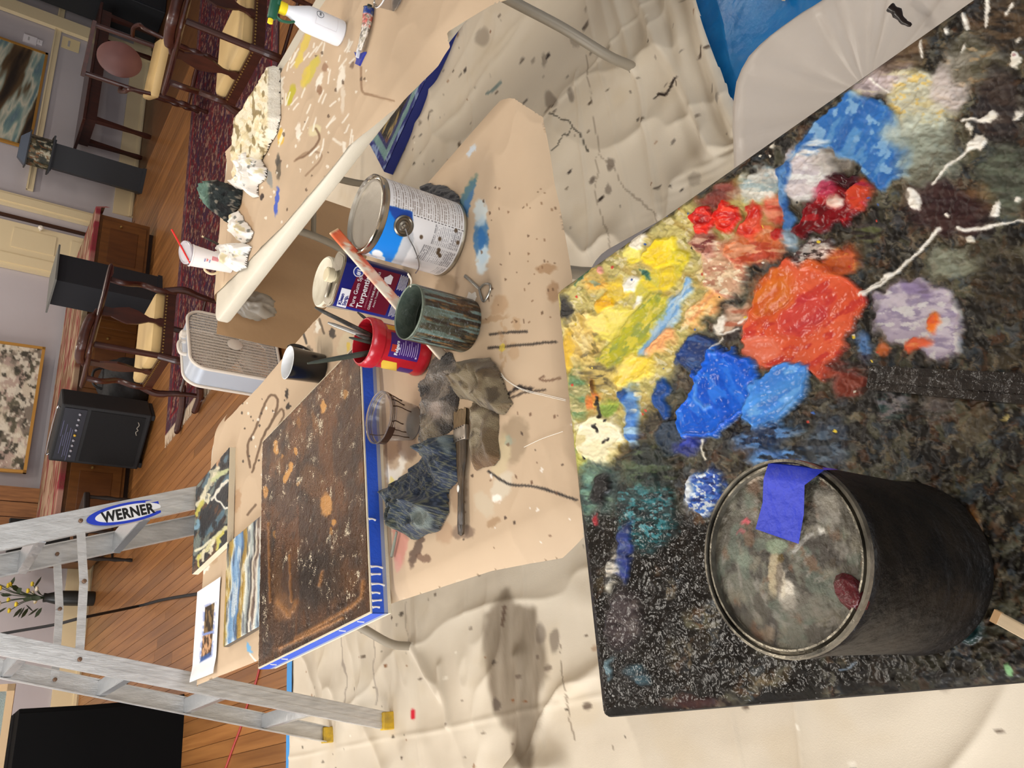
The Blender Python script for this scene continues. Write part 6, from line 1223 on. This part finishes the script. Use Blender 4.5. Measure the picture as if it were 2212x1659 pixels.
MB().tube(spline([(FW / 2 - .21, .06, zc + FH_ / 2), (FW / 2 - .215, .06, zc + FH_ / 2 + .03), (FW / 2 - .26, .06, zc + FH_ / 2 + .04), (FW / 2 - .31, .06, zc + FH_ / 2 + .03), (FW / 2 - .315, .06, zc + FH_ / 2)], 5), .010, 8).build('handle', M_fanw, FAN, True)
for x in (-.18, .18): MB().box((x, FD / 2, .015), (.04, FD + .06, .03), bev=.008).build('foot', M_fanw, FAN, True)

# ------------------------------------------------------------------ rug
ru0, ru1, rv0, rv1 = 2.80, 8.2, 4.28, 6.72; n1, n2 = 380, 200
X, Y = np.meshgrid(np.linspace(ru0, ru1, n1), np.linspace(rv0, rv1, n2), indexing='ij'); ed = np.minimum(np.minimum(X - ru0, ru1 - X), np.minimum(Y - rv0, rv1 - Y))
c = np.empty(X.shape + (3,)); c[:] = (74, 42, 46); c = layer(c, .8 * sstep(.5, .6, fbm(X * 9, Y * 20, 4, 971)), (58, 40, 58)); c = layer(c, .75 * sstep(.58, .66, fbm(X * 26, Y * 40, 3, 973)), (150, 120, 100)); c = layer(c, .6 * sstep(.6, .68, fbm(X * 30 + 7, Y * 30, 3, 975)), (110, 30, 34)); c = layer(c, .6 * (np.abs(ed - .12) < .015), (130, 40, 44)); c = layer(c, .5 * (np.abs(ed - .42) < .02), (40, 32, 46)); c = layer(c, .4 * (ed < .10), (90, 74, 82))
V = np.stack([X.ravel(), Y.ravel(), (.010 + .002 * fbm(X * 40, Y * 40, 2, 977)).ravel()], 1)
RUG = thing('rug', 'worn red and purple patterned rug with a fringed end lying on the wood floor', 'rug', (0, 0, 0))
fastmesh('pile', V, gridfaces(n1, n2), mat('rug_wool', vcol=True, bump=.6, bscale=150, spec=.05), RUG, True, LIN(c.reshape(-1, 3)), .95)
mb = MB()
for k in range(120):
    y = rv0 + .01 + k * (rv1 - rv0 - .02) / 119; mb.tube([(ru0 + .01, y, .008), (ru0 - .05, y + R.uniform(-.01, .01), .005), (ru0 - .10, y + R.uniform(-.03, .03), .004)], [.006, .005, .003], 5)
g = mb.build('fringe', mat('cream_fringe', C(190, 170, 146), .8), RUG); g['kind'] = 'stuff'
MB().box(((ru0 + ru1) / 2, (rv0 + rv1) / 2, .004), (ru1 - ru0, rv1 - rv0, .008)).build('backing', mat('rug_back', C(70, 44, 44), .9), RUG)

# ------------------------------------------------------------------ corner chairs
M_seat = mat('cream_upholstery', C(206, 176, 122), .55, mott=.25, mscale=6, mcol=C(176, 140, 84)); M_brass = mat('brass_nail', C(190, 160, 96), .3, .8)
def corner_chair(label, loc, rz, s=.50, sh=.43, ah=.80):
    t = thing('corner_chair', label, 'chair', loc, rz, 'corner chairs')
    post = lambda x, y, h, bow: MB().tube(spline([(x, y, sh - .06), (x - bow * .3, y - bow * .3, sh + .06), (x + bow, y + bow, sh + .16), (x - bow * .6, y - bow * .6, h - .1), (x, y, h)], 5), .020, 10)
    post(0, 0, ah + .02, .0).build('post', M_wood, t, True); post(s, 0, ah - .02, .03).build('post', M_wood, t, True); post(0, s, ah - .02, .03).build('post', M_wood, t, True)
    for x, y in ((0, 0), (s, 0), (0, s), (s, s)):
        ox, oy = (x - s / 2) * .10, (y - s / 2) * .10
        MB().tube(spline([(x, y, sh + .02), (x + ox, y + oy, sh - .10), (x + ox * .4, y + oy * .4, .20), (x + ox * .2, y + oy * .2, .06), (x + ox * .8, y + oy * .8, .012)], 5), [.024] * 4 + [.026] * 4 + [.022] * 4 + [.017] * 4 + [.016] * 3 + [.024, .026], 10).build('leg', M_wood, t, True)
    for a, b in (((0, 0), (s, 0)), ((s, 0), (s, s)), ((s, s), (0, s)), ((0, s), (0, 0))):
        MB().beam((a[0], a[1], sh - .025), (b[0], b[1], sh - .025), .07, .022, up=(b[1] - a[1], a[0] - b[0], 0)).build('seat_rail', M_wood, t)
    MB().box((s / 2, s / 2, sh + .035), (s - .015, s - .015, .075), bev=.028).build('seat', M_seat, t, True)
    mb = MB()
    for k in range(20):
        q = .02 + k * (s - .04) / 19
        for p in ((q, -.013, sh), (-.013, q, sh), (s + .013, q, sh), (q, s + .013, sh)): mb.box(p, (.009, .009, .009))
    g = mb.build('nail_trim', M_brass, t); g['kind'] = 'stuff'
    arm = spline([(s + .10, .07, ah - .04), (s + .06, -.02, ah - .02), (s * .62, -.055, ah + .005), (.06, -.055, ah + .03), (-.055, -.055 + .02, ah + .04), (-.055, .06, ah + .03), (-.055, s * .62, ah + .005), (-.02, s + .06, ah - .02), (.07, s + .10, ah - .04)], 6)
    MB().tube(arm, .030, 10, sq=(.55, 1.15)).build('arm_rail', M_wood, t, True)
    MB().tube(spline([(s * .45, -.05, ah + .03), (.10, -.06, ah + .075), (-.04, -.04, ah + .09), (-.06, .10, ah + .075), (-.05, s * .45, ah + .03)], 6), [.012] * 3 + [.03] * 19 + [.012] * 3, 10, sq=(1.0, .6)).build('crest', M_wood, t, True)
    out = [(-.030, 0), (-.030, .03), (-.014, .06), (-.016, .10), (-.05, .17), (-.062, .23), (-.045, .29), (-.03, .33), (-.036, ah - sh), (.036, ah - sh), (.03, .33), (.045, .29), (.062, .23), (.05, .17), (.016, .10), (.014, .06), (.030, .03), (.030, 0)]
    MB().prism(out, -.007, .007, Matrix.Translation((s * .5, -.005, sh)) @ Matrix.Rotation(math.pi / 2, 4, 'X')).build('splat', M_wood, t)
    MB().prism(out, -.007, .007, Matrix.Translation((-.005, s * .5, sh)) @ Matrix.Rotation(math.pi / 2, 4, 'Z') @ Matrix.Rotation(math.pi / 2, 4, 'X')).build('splat', M_wood, t)
    for a, b in (((0, 0), (s, s)), ((s, 0), (0, s))): MB().tube([(a[0], a[1], .17), (b[0], b[1], .17)], .012, 8).build('stretcher', M_wood, t, True)
    return t
cb = corner_chair('dark wooden corner chair with cream seat standing behind the box fan', (2.70, 5.12, .012), 0, .50, .43, .82)
corner_chair('dark wooden corner chair with cream seat behind the spray bottle', (3.98, 3.52, .0), math.radians(-3), .52, .43, .80)
for pa, pb_, lab in (((409, 836), (381, 935), 'dark wooden runner with rounded end on the rug fringe, farther from the fan'), ((448, 838), (419, 890), 'dark wooden runner with rounded end on the floor, next to the fan')):
    a, b = at(*pa, .03), at(*pb_, .03); t = thing('wooden_runner', lab, 'runner', (b.x, b.y, 0)); d = (b - a)
    MB().tube(spline([a + Vector((0, 0, .05)), a.lerp(b, .4) + Vector((0, 0, .015)), a.lerp(b, .85), b], 5), [.026] * 13 + [.022, .020, .012], 10).build('bar', M_wood, t, True, True); MB().tube([b + d * -.01, b + d * .02], [.020, .010], 10).build('end_cap', M_wood, t, True, True)

# chair with an oval padded back, farther away
t = thing('oval_back_chair', 'dark chair with turned legs and an oval brown leather back beyond the corner chair', 'chair', (6.15, 6.1, .012), math.radians(-38))
M_leather = mat('brown_leather', C(104, 66, 60), .4, mott=.4, mscale=6, mcol=C(74, 42, 40))
turned = [(.016, 0), (.022, .02), (.014, .05), (.024, .10), (.024, .13), (.014, .16), (.025, .20), (.025, .24), (.014, .27), (.024, .31), (.022, .40), (.022, .44)]
for x, y in ((-.24, -.22), (.24, -.22), (-.22, .22), (.22, .22)): MB().lathe(turned, 14, Matrix.Translation((x, y, 0))).build('leg', M_wood, t, True)
for a, b in (((-.24, -.22), (.24, -.22)), ((-.24, -.22), (-.22, .22)), ((.24, -.22), (.22, .22))): MB().tube([(a[0], a[1], .18), ((a[0] + b[0]) / 2, (a[1] + b[1]) / 2, .18), (b[0], b[1], .18)], [.012, .022, .012], 10).build('stretcher', M_wood, t, True)
MB().box((0, 0, .47), (.54, .50, .08), bev=.025).build('seat', M_seat, t, True)
for x in (-.22, .22): MB().tube(spline([(x, .22, .44), (x, .25, .70), (x, .28, 1.02)], 5), .022, 10).build('post', M_wood, t, True)
MB().beam((-.25, .285, 1.02), (.25, .285, 1.02), .10, .03, up=(0, 0, 1)).build('top_rail', M_wood, t)
MB().lathe([(.0, -.02), (.12, -.018), (.155, -.005), (.155, .01), (.12, .024), (0, .028)], 36, Matrix.Translation((0, .265, .76)) @ Matrix.Rotation(math.pi / 2, 4, 'X'), sx=1.0, sy=1.25).build('backrest', M_leather, t, True)
for s_ in (-1, 1): MB().tube(spline([(.24 * s_, .24, .70), (.29 * s_, .1, .72), (.30 * s_, -.12, .70), (.27 * s_, -.20, .66), (.25 * s_, -.22, .50)], 5), .018, 8).build('arm', M_wood, t, True)

# ------------------------------------------------------------------ pedestals, painted box
def pedestal(label, loc, rz, w, d, h, cap, top):
    t = thing('pedestal', label, 'pedestal', loc, rz, 'black display pedestals')
    MB().box((0, 0, h / 2), (w, d, h)).build('column', M_blackp, t); MB().box((0, 0, h + .008), (w + cap, d + cap, .016)).build('cap', top, t)
    MB().box((0, 0, .02), (w + .02, d + .02, .04)).build('plinth', M_blackp, t); return t
pedestal('black pedestal with a painted box on top near the wall', (7.12, 8.98, 0), math.radians(-33), .29, .27, 1.0, .07, M_blackp)
pedestal('black pedestal with a bare grey top between the chair and the sideboard', (4.56, 7.50, 0), math.radians(17), .37, .31, .92, .12, mat('grey_worn_top', C(104, 104, 100), .5))
t = thing('painted_box', 'eight-sided box painted with a dark landscape under a blue-grey hipped lid', 'box', (7.12, 8.98, 1.016), math.radians(-33))
n = 8; pr = lambda r, z: [(r * math.cos(math.pi / 8 + k * math.pi / 4), r * math.sin(math.pi / 8 + k * math.pi / 4), z) for k in range(n)]
MB().box((0, 0, .008), (.44, .40, .016)).build('base_plate', M_blackp, t); MB().box((0, 0, .248), (.42, .38, .014)).build('top_plate', M_blackp, t)
na, nz = 96, 24; AA, ZZ = np.meshgrid(np.linspace(0, 2 * np.pi, na), np.linspace(.016, .241, nz), indexing='ij'); rr2 = .175 / np.cos(np.mod(AA, np.pi / 4) - np.pi / 8) * .96
c = np.empty(AA.shape + (3,)); c[:] = (52, 50, 36); c = layer(c, .9 * sstep(.52, .6, fbm(AA * 4, ZZ * 22, 3, 981)), (110, 98, 70)); c = layer(c, .9 * sstep(.6, .66, fbm(AA * 6, ZZ * 26, 3, 983)), (176, 170, 150)); c = layer(c, .9 * sstep(.58, .64, fbm(AA * 5 + 9, ZZ * 20, 3, 985)), (30, 34, 26)); c = layer(c, .9 * sstep(.64, .68, fbm(AA * 8, ZZ * 20 + 5, 3, 987)), (120, 76, 40))
fastmesh('painted_sides', np.stack([(rr2 * np.cos(AA)).ravel(), (rr2 * np.sin(AA)).ravel(), ZZ.ravel()], 1), gridfaces(na, nz), mat('oil_painting', vcol=True), t, False, LIN(c.reshape(-1, 3)), .4)
v = [(x, y, .255) for x, y in ((-.19, -.17), (.19, -.17), (.19, .17), (-.19, .17))] + [(x, y, .335) for x, y in ((-.12, -.10), (.12, -.10), (.12, .10), (-.12, .10))]
put('lid', v, [(0, 1, 5, 4), (1, 2, 6, 5), (2, 3, 7, 6), (3, 0, 4, 7), (4, 5, 6, 7), (3, 2, 1, 0)], mat('blue_grey_lid', C(72, 80, 94), .5), t)

# ------------------------------------------------------------------ sideboard, runner, pictures on it
SBF, SBH = 7.95, .60
t = thing('sideboard', 'long low oak sideboard with panelled front against the back wall', 'sideboard', (4.03, 8.63, 0))
MB().box((0, 0, SBH / 2 + .02), (3.45, 1.30, SBH - .06)).build('body', M_oak, t); MB().box((0, 0, SBH - .012), (3.53, 1.36, .024)).build('top', M_oak, t); MB().box((0, .02, .025), (3.35, 1.2, .05)).build('plinth', mat('dark_plinth', C(50, 30, 18), .5), t)
for k in range(5):
    x = -1.36 + k * .68; d_ = MB().box((x, -.655, .30), (.61, .02, .44), bev=.004).build('door', M_oak, t); MB().box((x, -.664, .30), (.43, .012, .28), bev=.005).build('panel', mat('oak_panel_dark', C(98, 58, 26), .4, mott=.5, mscale=4, mcol=C(66, 36, 16), stretch=(6, 6, 1)), d_)
    MB().lathe([(.008, 0), (.014, .012), (.010, .024), (0, .026)], 12, Matrix.Translation((x + .25, -.667, .34)) @ Matrix.Rotation(math.pi / 2, 4, 'X')).build('knob', M_brass, d_, True)
n1, n2 = 240, 40; X, Q = np.meshgrid(np.linspace(2.27, 5.84, n1), np.linspace(0, 1, n2), indexing='ij')
Yr = np.where(Q < .85, 9.28 - Q / .85 * (9.28 - 7.935), 7.935); Zr = SBH + .004 - np.where(Q < .85, 0, (Q - .85) / .15 * .05) ; Zr = Zr - np.maximum(X - 5.81, 0) * 3
st = np.mod(Yr * 7.5 + .5 * fbm(X * 2, Yr * 3, 2, 991) + .35 * X, 1); c = np.empty(X.shape + (3,)); c[:] = (150, 130, 104); c = layer(c, sstep(.45, .55, st), (134, 54, 62)); c = layer(c, .7 * sstep(.5, .62, fbm(X * 4, Yr * 30, 3, 993)), (110, 84, 62)); c = layer(c, .6 * sstep(.56, .64, fbm(X * 3, Yr * 22, 3, 995)), (190, 176, 146))
fastmesh('table_runner', np.stack([X.ravel(), Yr.ravel(), Zr.ravel()], 1), gridfaces(n1, n2), mat('striped_textile', vcol=True, bump=.4, bscale=120, spec=.1), None, True, LIN(c.reshape(-1, 3)), .9)
tag(bpy.data.objects['table_runner'], 'red and cream striped cloth runner covering the sideboard', 'table runner')
def framed(name, label, corners_px, vp, hgt_, colfn, frame_col, fw=.03, lean=.08):
    a, b = onp(*corners_px[0], (0, vp, 0), (0, 1, 0)), onp(*corners_px[1], (0, vp, 0), (0, 1, 0)); z0 = (a.z + b.z) / 2; w = abs(b.x - a.x); u0 = min(a.x, b.x)
    t = thing(name, label, 'painting', (u0 + w / 2, vp, z0)); tilt = Matrix.Rotation(-lean, 4, 'X')
    for (cx, cz, sx, sz) in ((0, fw / 2, w, fw), (0, hgt_ - fw / 2, w, fw), (-w / 2 + fw / 2, hgt_ / 2, fw, hgt_), (w / 2 - fw / 2, hgt_ / 2, fw, hgt_)): MB().box((cx, 0, cz), (sx, .035, sz), tilt).build('frame_bar', frame_col, t)
    n = 90; X, Z_ = np.meshgrid(np.linspace(-w / 2 + fw * .8, w / 2 - fw * .8, n), np.linspace(fw * .8, hgt_ - fw * .8, n), indexing='ij'); c = colfn(X, Z_)
    P = np.array([tuple(tilt @ Vector((x, -.006, z))) for x, z in zip(X.ravel(), Z_.ravel())]); fastmesh('picture', P, gridfaces(n, n), mat('oil_painting', vcol=True), t, True, LIN(c.reshape(-1, 3)), .45); return t
def cp2(X, Z_):
    c = np.empty(X.shape + (3,)); c[:] = (120, 108, 96); 
    for s_, sd, q in ((3, 1, (206, 192, 170)), (6, 3, (70, 66, 50)), (9, 5, (170, 146, 134)), (14, 7, (50, 46, 36)), (18, 9, (214, 204, 186))): c = layer(c, .85 * sstep(.54, .62, fbm(X * s_ + sd, Z_ * s_ * 1.4, 4, sd + 1000)), q)
    return c
def cp1(X, Z_):
    t_ = fbm(X * 1.1 + 1, Z_ * 8 + 1.2 * X, 4, 1021); st = [(.2, (40, 30, 22)), (.38, (92, 70, 44)), (.45, (150, 160, 146)), (.52, (206, 198, 176)), (.58, (120, 146, 140)), (.65, (96, 120, 130)), (.75, (176, 180, 170))]
    return np.stack([np.interp(t_, [q[0] for q in st], [q[1][k] for q in st]) for k in range(3)], -1)
M_gold = mat('thin_gold_frame', C(176, 128, 58), .4, .3)
framed('framed_painting', 'grey and cream abstract painting in a thin wooden frame leaning on the sideboard', ((97, 751), (58, 1023)), 9.25, .95, cp2, M_gold)
framed('framed_painting', 'abstract painting of pale green and brown bands in a gold frame on the back wall', ((98, 115), (72, 325)), 9.375, .95, cp1, M_gold, .03, .0)
wp = onp(60, 1112, (0, 9.1, 0), (0, 1, 0))
t = thing('wooden_screen', 'upright panel of rough brown boards standing on the left of the sideboard', 'panel', (max(wp.x, 2.62), 9.22, SBH + .006))
for k in range(4): MB().box((-.24 + k * .16, 0, .45), (.15, .03, .90)).build('board', mat('rough_board', C(134, 90, 54), .6, rnd=.3, mott=.6, mscale=5, mcol=C(84, 52, 28), stretch=(8, 8, 1)), t)
MB().box((0, .03, .7), (.64, .03, .08)).build('batten', MATS['rough_board'], t)

# ------------------------------------------------------------------ keyboard amplifier, bag, dark stool
AMP = thing('amplifier', 'black amplifier box with a knob panel and chrome bar in front of the sideboard', 'amplifier', (3.10, 7.46, 0), math.radians(-48.3))
M_amp = mat('black_amp_vinyl', C(26, 26, 28), .6, bump=.2, bscale=120)
MB().box((0, 0, .39), (.55, .32, .72), bev=.015).build('cabinet', M_amp, AMP); MB().box((0, -.163, .30), (.49, .01, .44)).build('grille_cloth', mat('grille_cloth', C(22, 22, 24), .9, bump=.5, bscale=300), AMP)
pn = MB().box((0, -.164, .635), (.49, .01, .17)).build('control_panel', mat('dark_panel', C(30, 30, 40), .4), AMP)
for k in range(9): MB().lathe([(.010, 0), (.010, .012), (.006, .014)], 12, Matrix.Translation((-.20 + .05 * k, -.169, .600)) @ Matrix.Rotation(math.pi / 2, 4, 'X')).build('knob', mat('amp_knob_yellow', C(206, 166, 50), .4) if k == 4 else mat('amp_knob', C(150, 150, 160), .4), pn, True)
for k in range(6): MB().box((-.05 + .03 * k * (k % 2) - .05, -.170, .625 + .016 * k), (.30 - .03 * k, .001, .003)).build('print_line', mat('amp_print', C(110, 110, 150), .5), pn)
MB().tube(spline([(-.22, -.13, .752), (-.2, -.13, .775), (.2, -.13, .775), (.22, -.13, .752)], 5), .007, 8).build('chrome_bar', mat('chrome', C(200, 200, 204), .15, 1.0), AMP, True)
MB().tube(spline([(.07, -.172, .120), (.10, -.172, .132), (.12, -.172, .118), (.14, -.172, .132), (.17, -.172, .12), (.2, -.172, .134)], 4), .004, 6).build('script_badge', mat('silver_script', C(176, 172, 160), .3, .6), AMP)
for x in (-.24, .24): MB().box((x, 0, .015), (.05, .28, .03), bev=.006).build('foot', M_blackr, AMP)
def lump(name, label, cat, c_, r_, mt, seed, parts=()):
    bm = bmesh.new(); bmesh.ops.create_icosphere(bm, subdivisions=4, radius=1); V = np.array([v.co[:] for v in bm.verts]); Fc = [[v.index for v in f.verts] for f in bm.faces]; bm.free()
    V = V * (.78 + .44 * fbm(V[:, 0] * 2.2 + 4, V[:, 1] * 2.2 + V[:, 2] * 1.7, 4, seed))[:, None] * np.array(r_); V[:, 2] = np.maximum(V[:, 2], -r_[2] * .7) + r_[2] * .7
    t = thing(name, label, cat, c_); put('body', V.tolist(), Fc, mt, t, True); return t
t = lump('soft_bag', 'slumped black soft bag on the floor beside the amplifier', 'bag', (3.66, 7.62, 0), (.28, .19, .26), mat('black_nylon', C(20, 20, 22), .6, bump=.4, bscale=30), 5)
MB().tube(spline([(-.12, -.05, .36), (-.08, -.05, .47), (.06, -.05, .48), (.12, -.05, .36)], 5), .012, 8).build('strap', MATS['black_nylon'], t, True)
t = thing('side_chair', 'small dark wooden chair with turned legs left of the amplifier', 'chair', (2.22, 7.50, 0), math.radians(25)); M_dk = mat('blackened_wood', C(34, 26, 22), .45)
MB().box((0, 0, .44), (.44, .40, .05), bev=.012).build('seat', M_dk, t); MB().box((0, .19, .72), (.42, .03, .46), bev=.01).build('backrest', mat('ribbed_black_back', C(24, 22, 22), .7, bump=.6, bscale=60, stretch=(8, 1, 1)), t)
for x, y in ((-.19, -.17), (.19, -.17), (-.19, .17), (.19, .17)): MB().lathe([(.014, 0), (.018, .02), (.012, .06), (.02, .14), (.013, .2), (.021, .28), (.014, .36), (.018, .42)], 12, Matrix.Translation((x, y, 0))).build('leg', M_dk, t, True)
for y in (-.17, .17): MB().tube([(-.19, y, .16), (0, y, .16), (.19, y, .16)], [.009, .016, .009], 8).build('stretcher', M_dk, t, True)

# ------------------------------------------------------------------ dark side table, black cabinet, wall bits
t = thing('console_table', 'dark mahogany table standing along the wall behind the chairs', 'table', (8.55, 8.98, 0))
MB().box((0, 0, .765), (2.0, .62, .035), bev=.006).build('tabletop', M_wood, t); MB().box((0, 0, .69), (1.85, .52, .12)).build('apron', M_wood, t)
for x in (-.88, .88):
    for y in (-.22, .22): MB().lathe([(.026, 0), (.034, .05), (.028, .2), (.04, .55), (.045, .62), (.045, .66)], 4, Matrix.Translation((x, y, 0)) @ Matrix.Rotation(math.pi / 4, 4, 'Z')).build('leg', M_wood, t)
t = thing('black_cabinet', 'tall matte black cabinet beside the cream casing at the right of the wall', 'cabinet', (10.35, 8.95, 0)); MB().box((0, 0, 1.1), (1.15, .6, 2.2), bev=.01).build('body', M_blackp, t); MB().box((-.28, -.305, 1.1), (.54, .02, 2.1)).build('door', M_blackp, t); MB().box((.28, -.305, 1.1), (.54, .02, 2.1)).build('door', M_blackp, t)
for (x0, y0, x1, y1), nm, lab, q in (((52, 72, 78, 97), 'thermostat', 'square white thermostat plate on the wall right of the banded painting', (226, 220, 222)), ((81, 84, 91, 97), 'wall_switch', 'tiny white switch plate below the square thermostat', (224, 218, 220)), ((136, 76, 170, 114), 'paper_note', 'cream paper notice fixed on the wall below the chair rail', (226, 206, 160))):
    a, b = onp(x0, y0, (0, 9.39, 0), (0, 1, 0)), onp(x1, y1, (0, 9.39, 0), (0, 1, 0)); cx_, cz_ = (a.x + b.x) / 2, (a.z + b.z) / 2; w_, h_ = max(abs(a.x - b.x), .05), max(abs(a.z - b.z), .05)
    t = thing(nm, lab, nm.replace('_', ' '), (cx_, 9.40, cz_)); MB().box((0, 0, 0), (w_, .02 if nm != 'paper_note' else .004, h_), bev=.001).build('plate', mat('plate_%d' % q[2], C(*q), .5), t)
    MB().box((0, -.012 if nm != 'paper_note' else -.003, .1 * h_), (w_ * .5, .004, h_ * .12)).build('detail', mat('plate_detail', C(176, 170, 168), .5), t)

# ------------------------------------------------------------------ vase with yellow flowers
t = thing('flower_vase', 'dark vase with yellow flowers and leaves standing by the back wall', 'vase', (1.98, 9.14, 0))
MB().lathe([(.065, 0), (.072, .01), (.074, .2), (.072, .30), (.055, .37), (.042, .42), (.046, .45), (.038, .45), (.036, .42)], 28).build('vase', mat('dark_vase', C(44, 46, 44), .35, mott=.4, mscale=8, mcol=C(26, 28, 26)), t, True)
M_leaf = mat('dark_leaf', C(46, 58, 34), .5); M_yel = mat('yellow_petal', C(224, 196, 50), .5, bump=.6, bscale=60); M_wpet = mat('cream_petal', C(222, 210, 186), .6)
for k in range(15):
    a_ = R.uniform(0, 6.28); rr_ = R.uniform(.03, .17); z = R.uniform(.50, .88); c_ = Vector((rr_ * math.cos(a_), rr_ * .6 * math.sin(a_), z))
    st = MB().tube(spline([(0, 0, .40), (c_.x * .3, c_.y * .3, .40 + (z - .4) * .6), tuple(c_)], 4), .004, 5).build('stem', M_leaf, t, True)
    MB().lathe([(0, -.014), (.018, -.008), (.026, .004), (.018, .016), (0, .018)], 9, Matrix.Translation(c_)).build('blossom', M_yel if k < 10 else M_wpet, st, True)
for k in range(16):
    a_ = R.uniform(0, 6.28); c_ = Vector((.10 * math.cos(a_), .07 * math.sin(a_), R.uniform(.44, .80))); Ml = Matrix.Translation(c_) @ Euler((R.uniform(-1, 1), R.uniform(-1, 1), a_)).to_matrix().to_4x4()
    MB().prism([(0, 0), (.03, .022), (.07, .025), (.11, 0), (.07, -.025), (.03, -.022)], -.001, .001, Ml).build('leaf', M_leaf, t)

# ------------------------------------------------------------------ black-draped stand at the left, cords, floor vent
t = thing('draped_stand', 'black cloth-draped block stand at the left of the hall', 'stand', (.0, 6.02, 0))
n1 = 90; q = rrect(1.22, .62, .03, 4); m_ = len(q); v = []; f = []
for k, (z, s_) in enumerate(((.0, 1.05), (.25, 1.02), (.55, 1.0), (.905, 1.0), (.91, .995))):
    for i, (x, y) in enumerate(q): w_ = 1 + (.02 * math.sin(i * 2.1) if k == 0 else .008 * math.sin(i * 2.1 + k)); v.append((x * s_ * w_, y * s_ * w_, z))
for k in range(4):
    for i in range(m_): f.append((k * m_ + i, k * m_ + (i + 1) % m_, (k + 1) * m_ + (i + 1) % m_, (k + 1) * m_ + i))
f.append(tuple(4 * m_ + i for i in range(m_)))
put('drape', v, f, mat('black_velvet', C(12, 12, 13), .9, spec=.1), t, True, auto=40); MB().box((0, 0, .45), (1.1, .5, .88)).build('block', M_blackp, t)
def cp3(X, Z_):
    c = np.empty(X.shape + (3,)); c[:] = (206, 176, 166); c = layer(c, .8 * sstep(.5, .6, fbm(X * 5, Z_ * 14, 3, 1041)), (226, 216, 200)); c = layer(c, .8 * sstep(.58, .64, fbm(X * 4, Z_ * 12, 3, 1043)), (110, 130, 130)); return c
t = thing('framed_painting', 'pink and grey painting in a pale frame leaning on the black-draped stand', 'painting', (.12, 5.92, .925)); tl = Matrix.Rotation(-.18, 4, 'X')
M_pale = mat('pale_wood_frame', C(196, 166, 128), .5)
for (cx, cz, sx, sz) in ((0, .02, 1.30, .04), (0, .78, 1.30, .04), (-.63, .40, .04, .8), (.63, .40, .04, .8)): MB().box((cx, 0, cz), (sx, .04, sz), tl).build('frame_bar', M_pale, t)
n = 80; X, Z_ = np.meshgrid(np.linspace(-.62, .62, n), np.linspace(.03, .77, n), indexing='ij'); fastmesh('picture', np.array([tuple(tl @ Vector((x, -.008, z))) for x, z in zip(X.ravel(), Z_.ravel())]), gridfaces(n, n), mat('oil_painting', vcol=True), t, True, LIN(cp3(X, Z_).reshape(-1, 3)), .45)
pts = [onp(-60, 1386, (0, 7.4, 0), (0, 1, 0)), onp(0, 1370, (0, 7.3, 0), (0, 1, 0)), onp(115, 1350, (0, 7.0, 0), (0, 1, 0)), onp(180, 1334, (0, 6.6, 0), (0, 1, 0)), at(300, 1309, .05), at(350, 1296, .012), at(420, 1284, .010), at(520, 1270, .010)]
tag(MB().tube(spline(pts, 6), .011, 8).build('power_cord', M_blackr, None, True), 'black cord running down across the wall and over the wood floor', 'cord')
pts = [at(x, y, .006) for x, y in ((560, 1445), (552, 1475), (535, 1520), (520, 1570), (505, 1610), (480, 1680))]
tag(MB().tube(spline(pts, 6), .006, 8).build('extension_cord', mat('red_cord', C(150, 40, 30), .5), None, True), 'thin red cord on the wood floor by the ladder', 'cord')
vq = [at(232, 1455), at(276, 1452), at(275, 1490), at(226, 1490)]; vc = sum(vq, Vector()) / 4
t = thing('floor_vent', 'dark metal floor vent grille set in the wood floor', 'vent', (vc.x, vc.y, 0)); MB().box((0, 0, .003), (.16, .85, .006)).build('frame', mat('dark_vent', C(40, 38, 36), .5, .4), t)
for k in range(8): MB().box((-.06 + k * .017, 0, .008), (.006, .78, .005)).build('slat', MATS['dark_vent'], t)
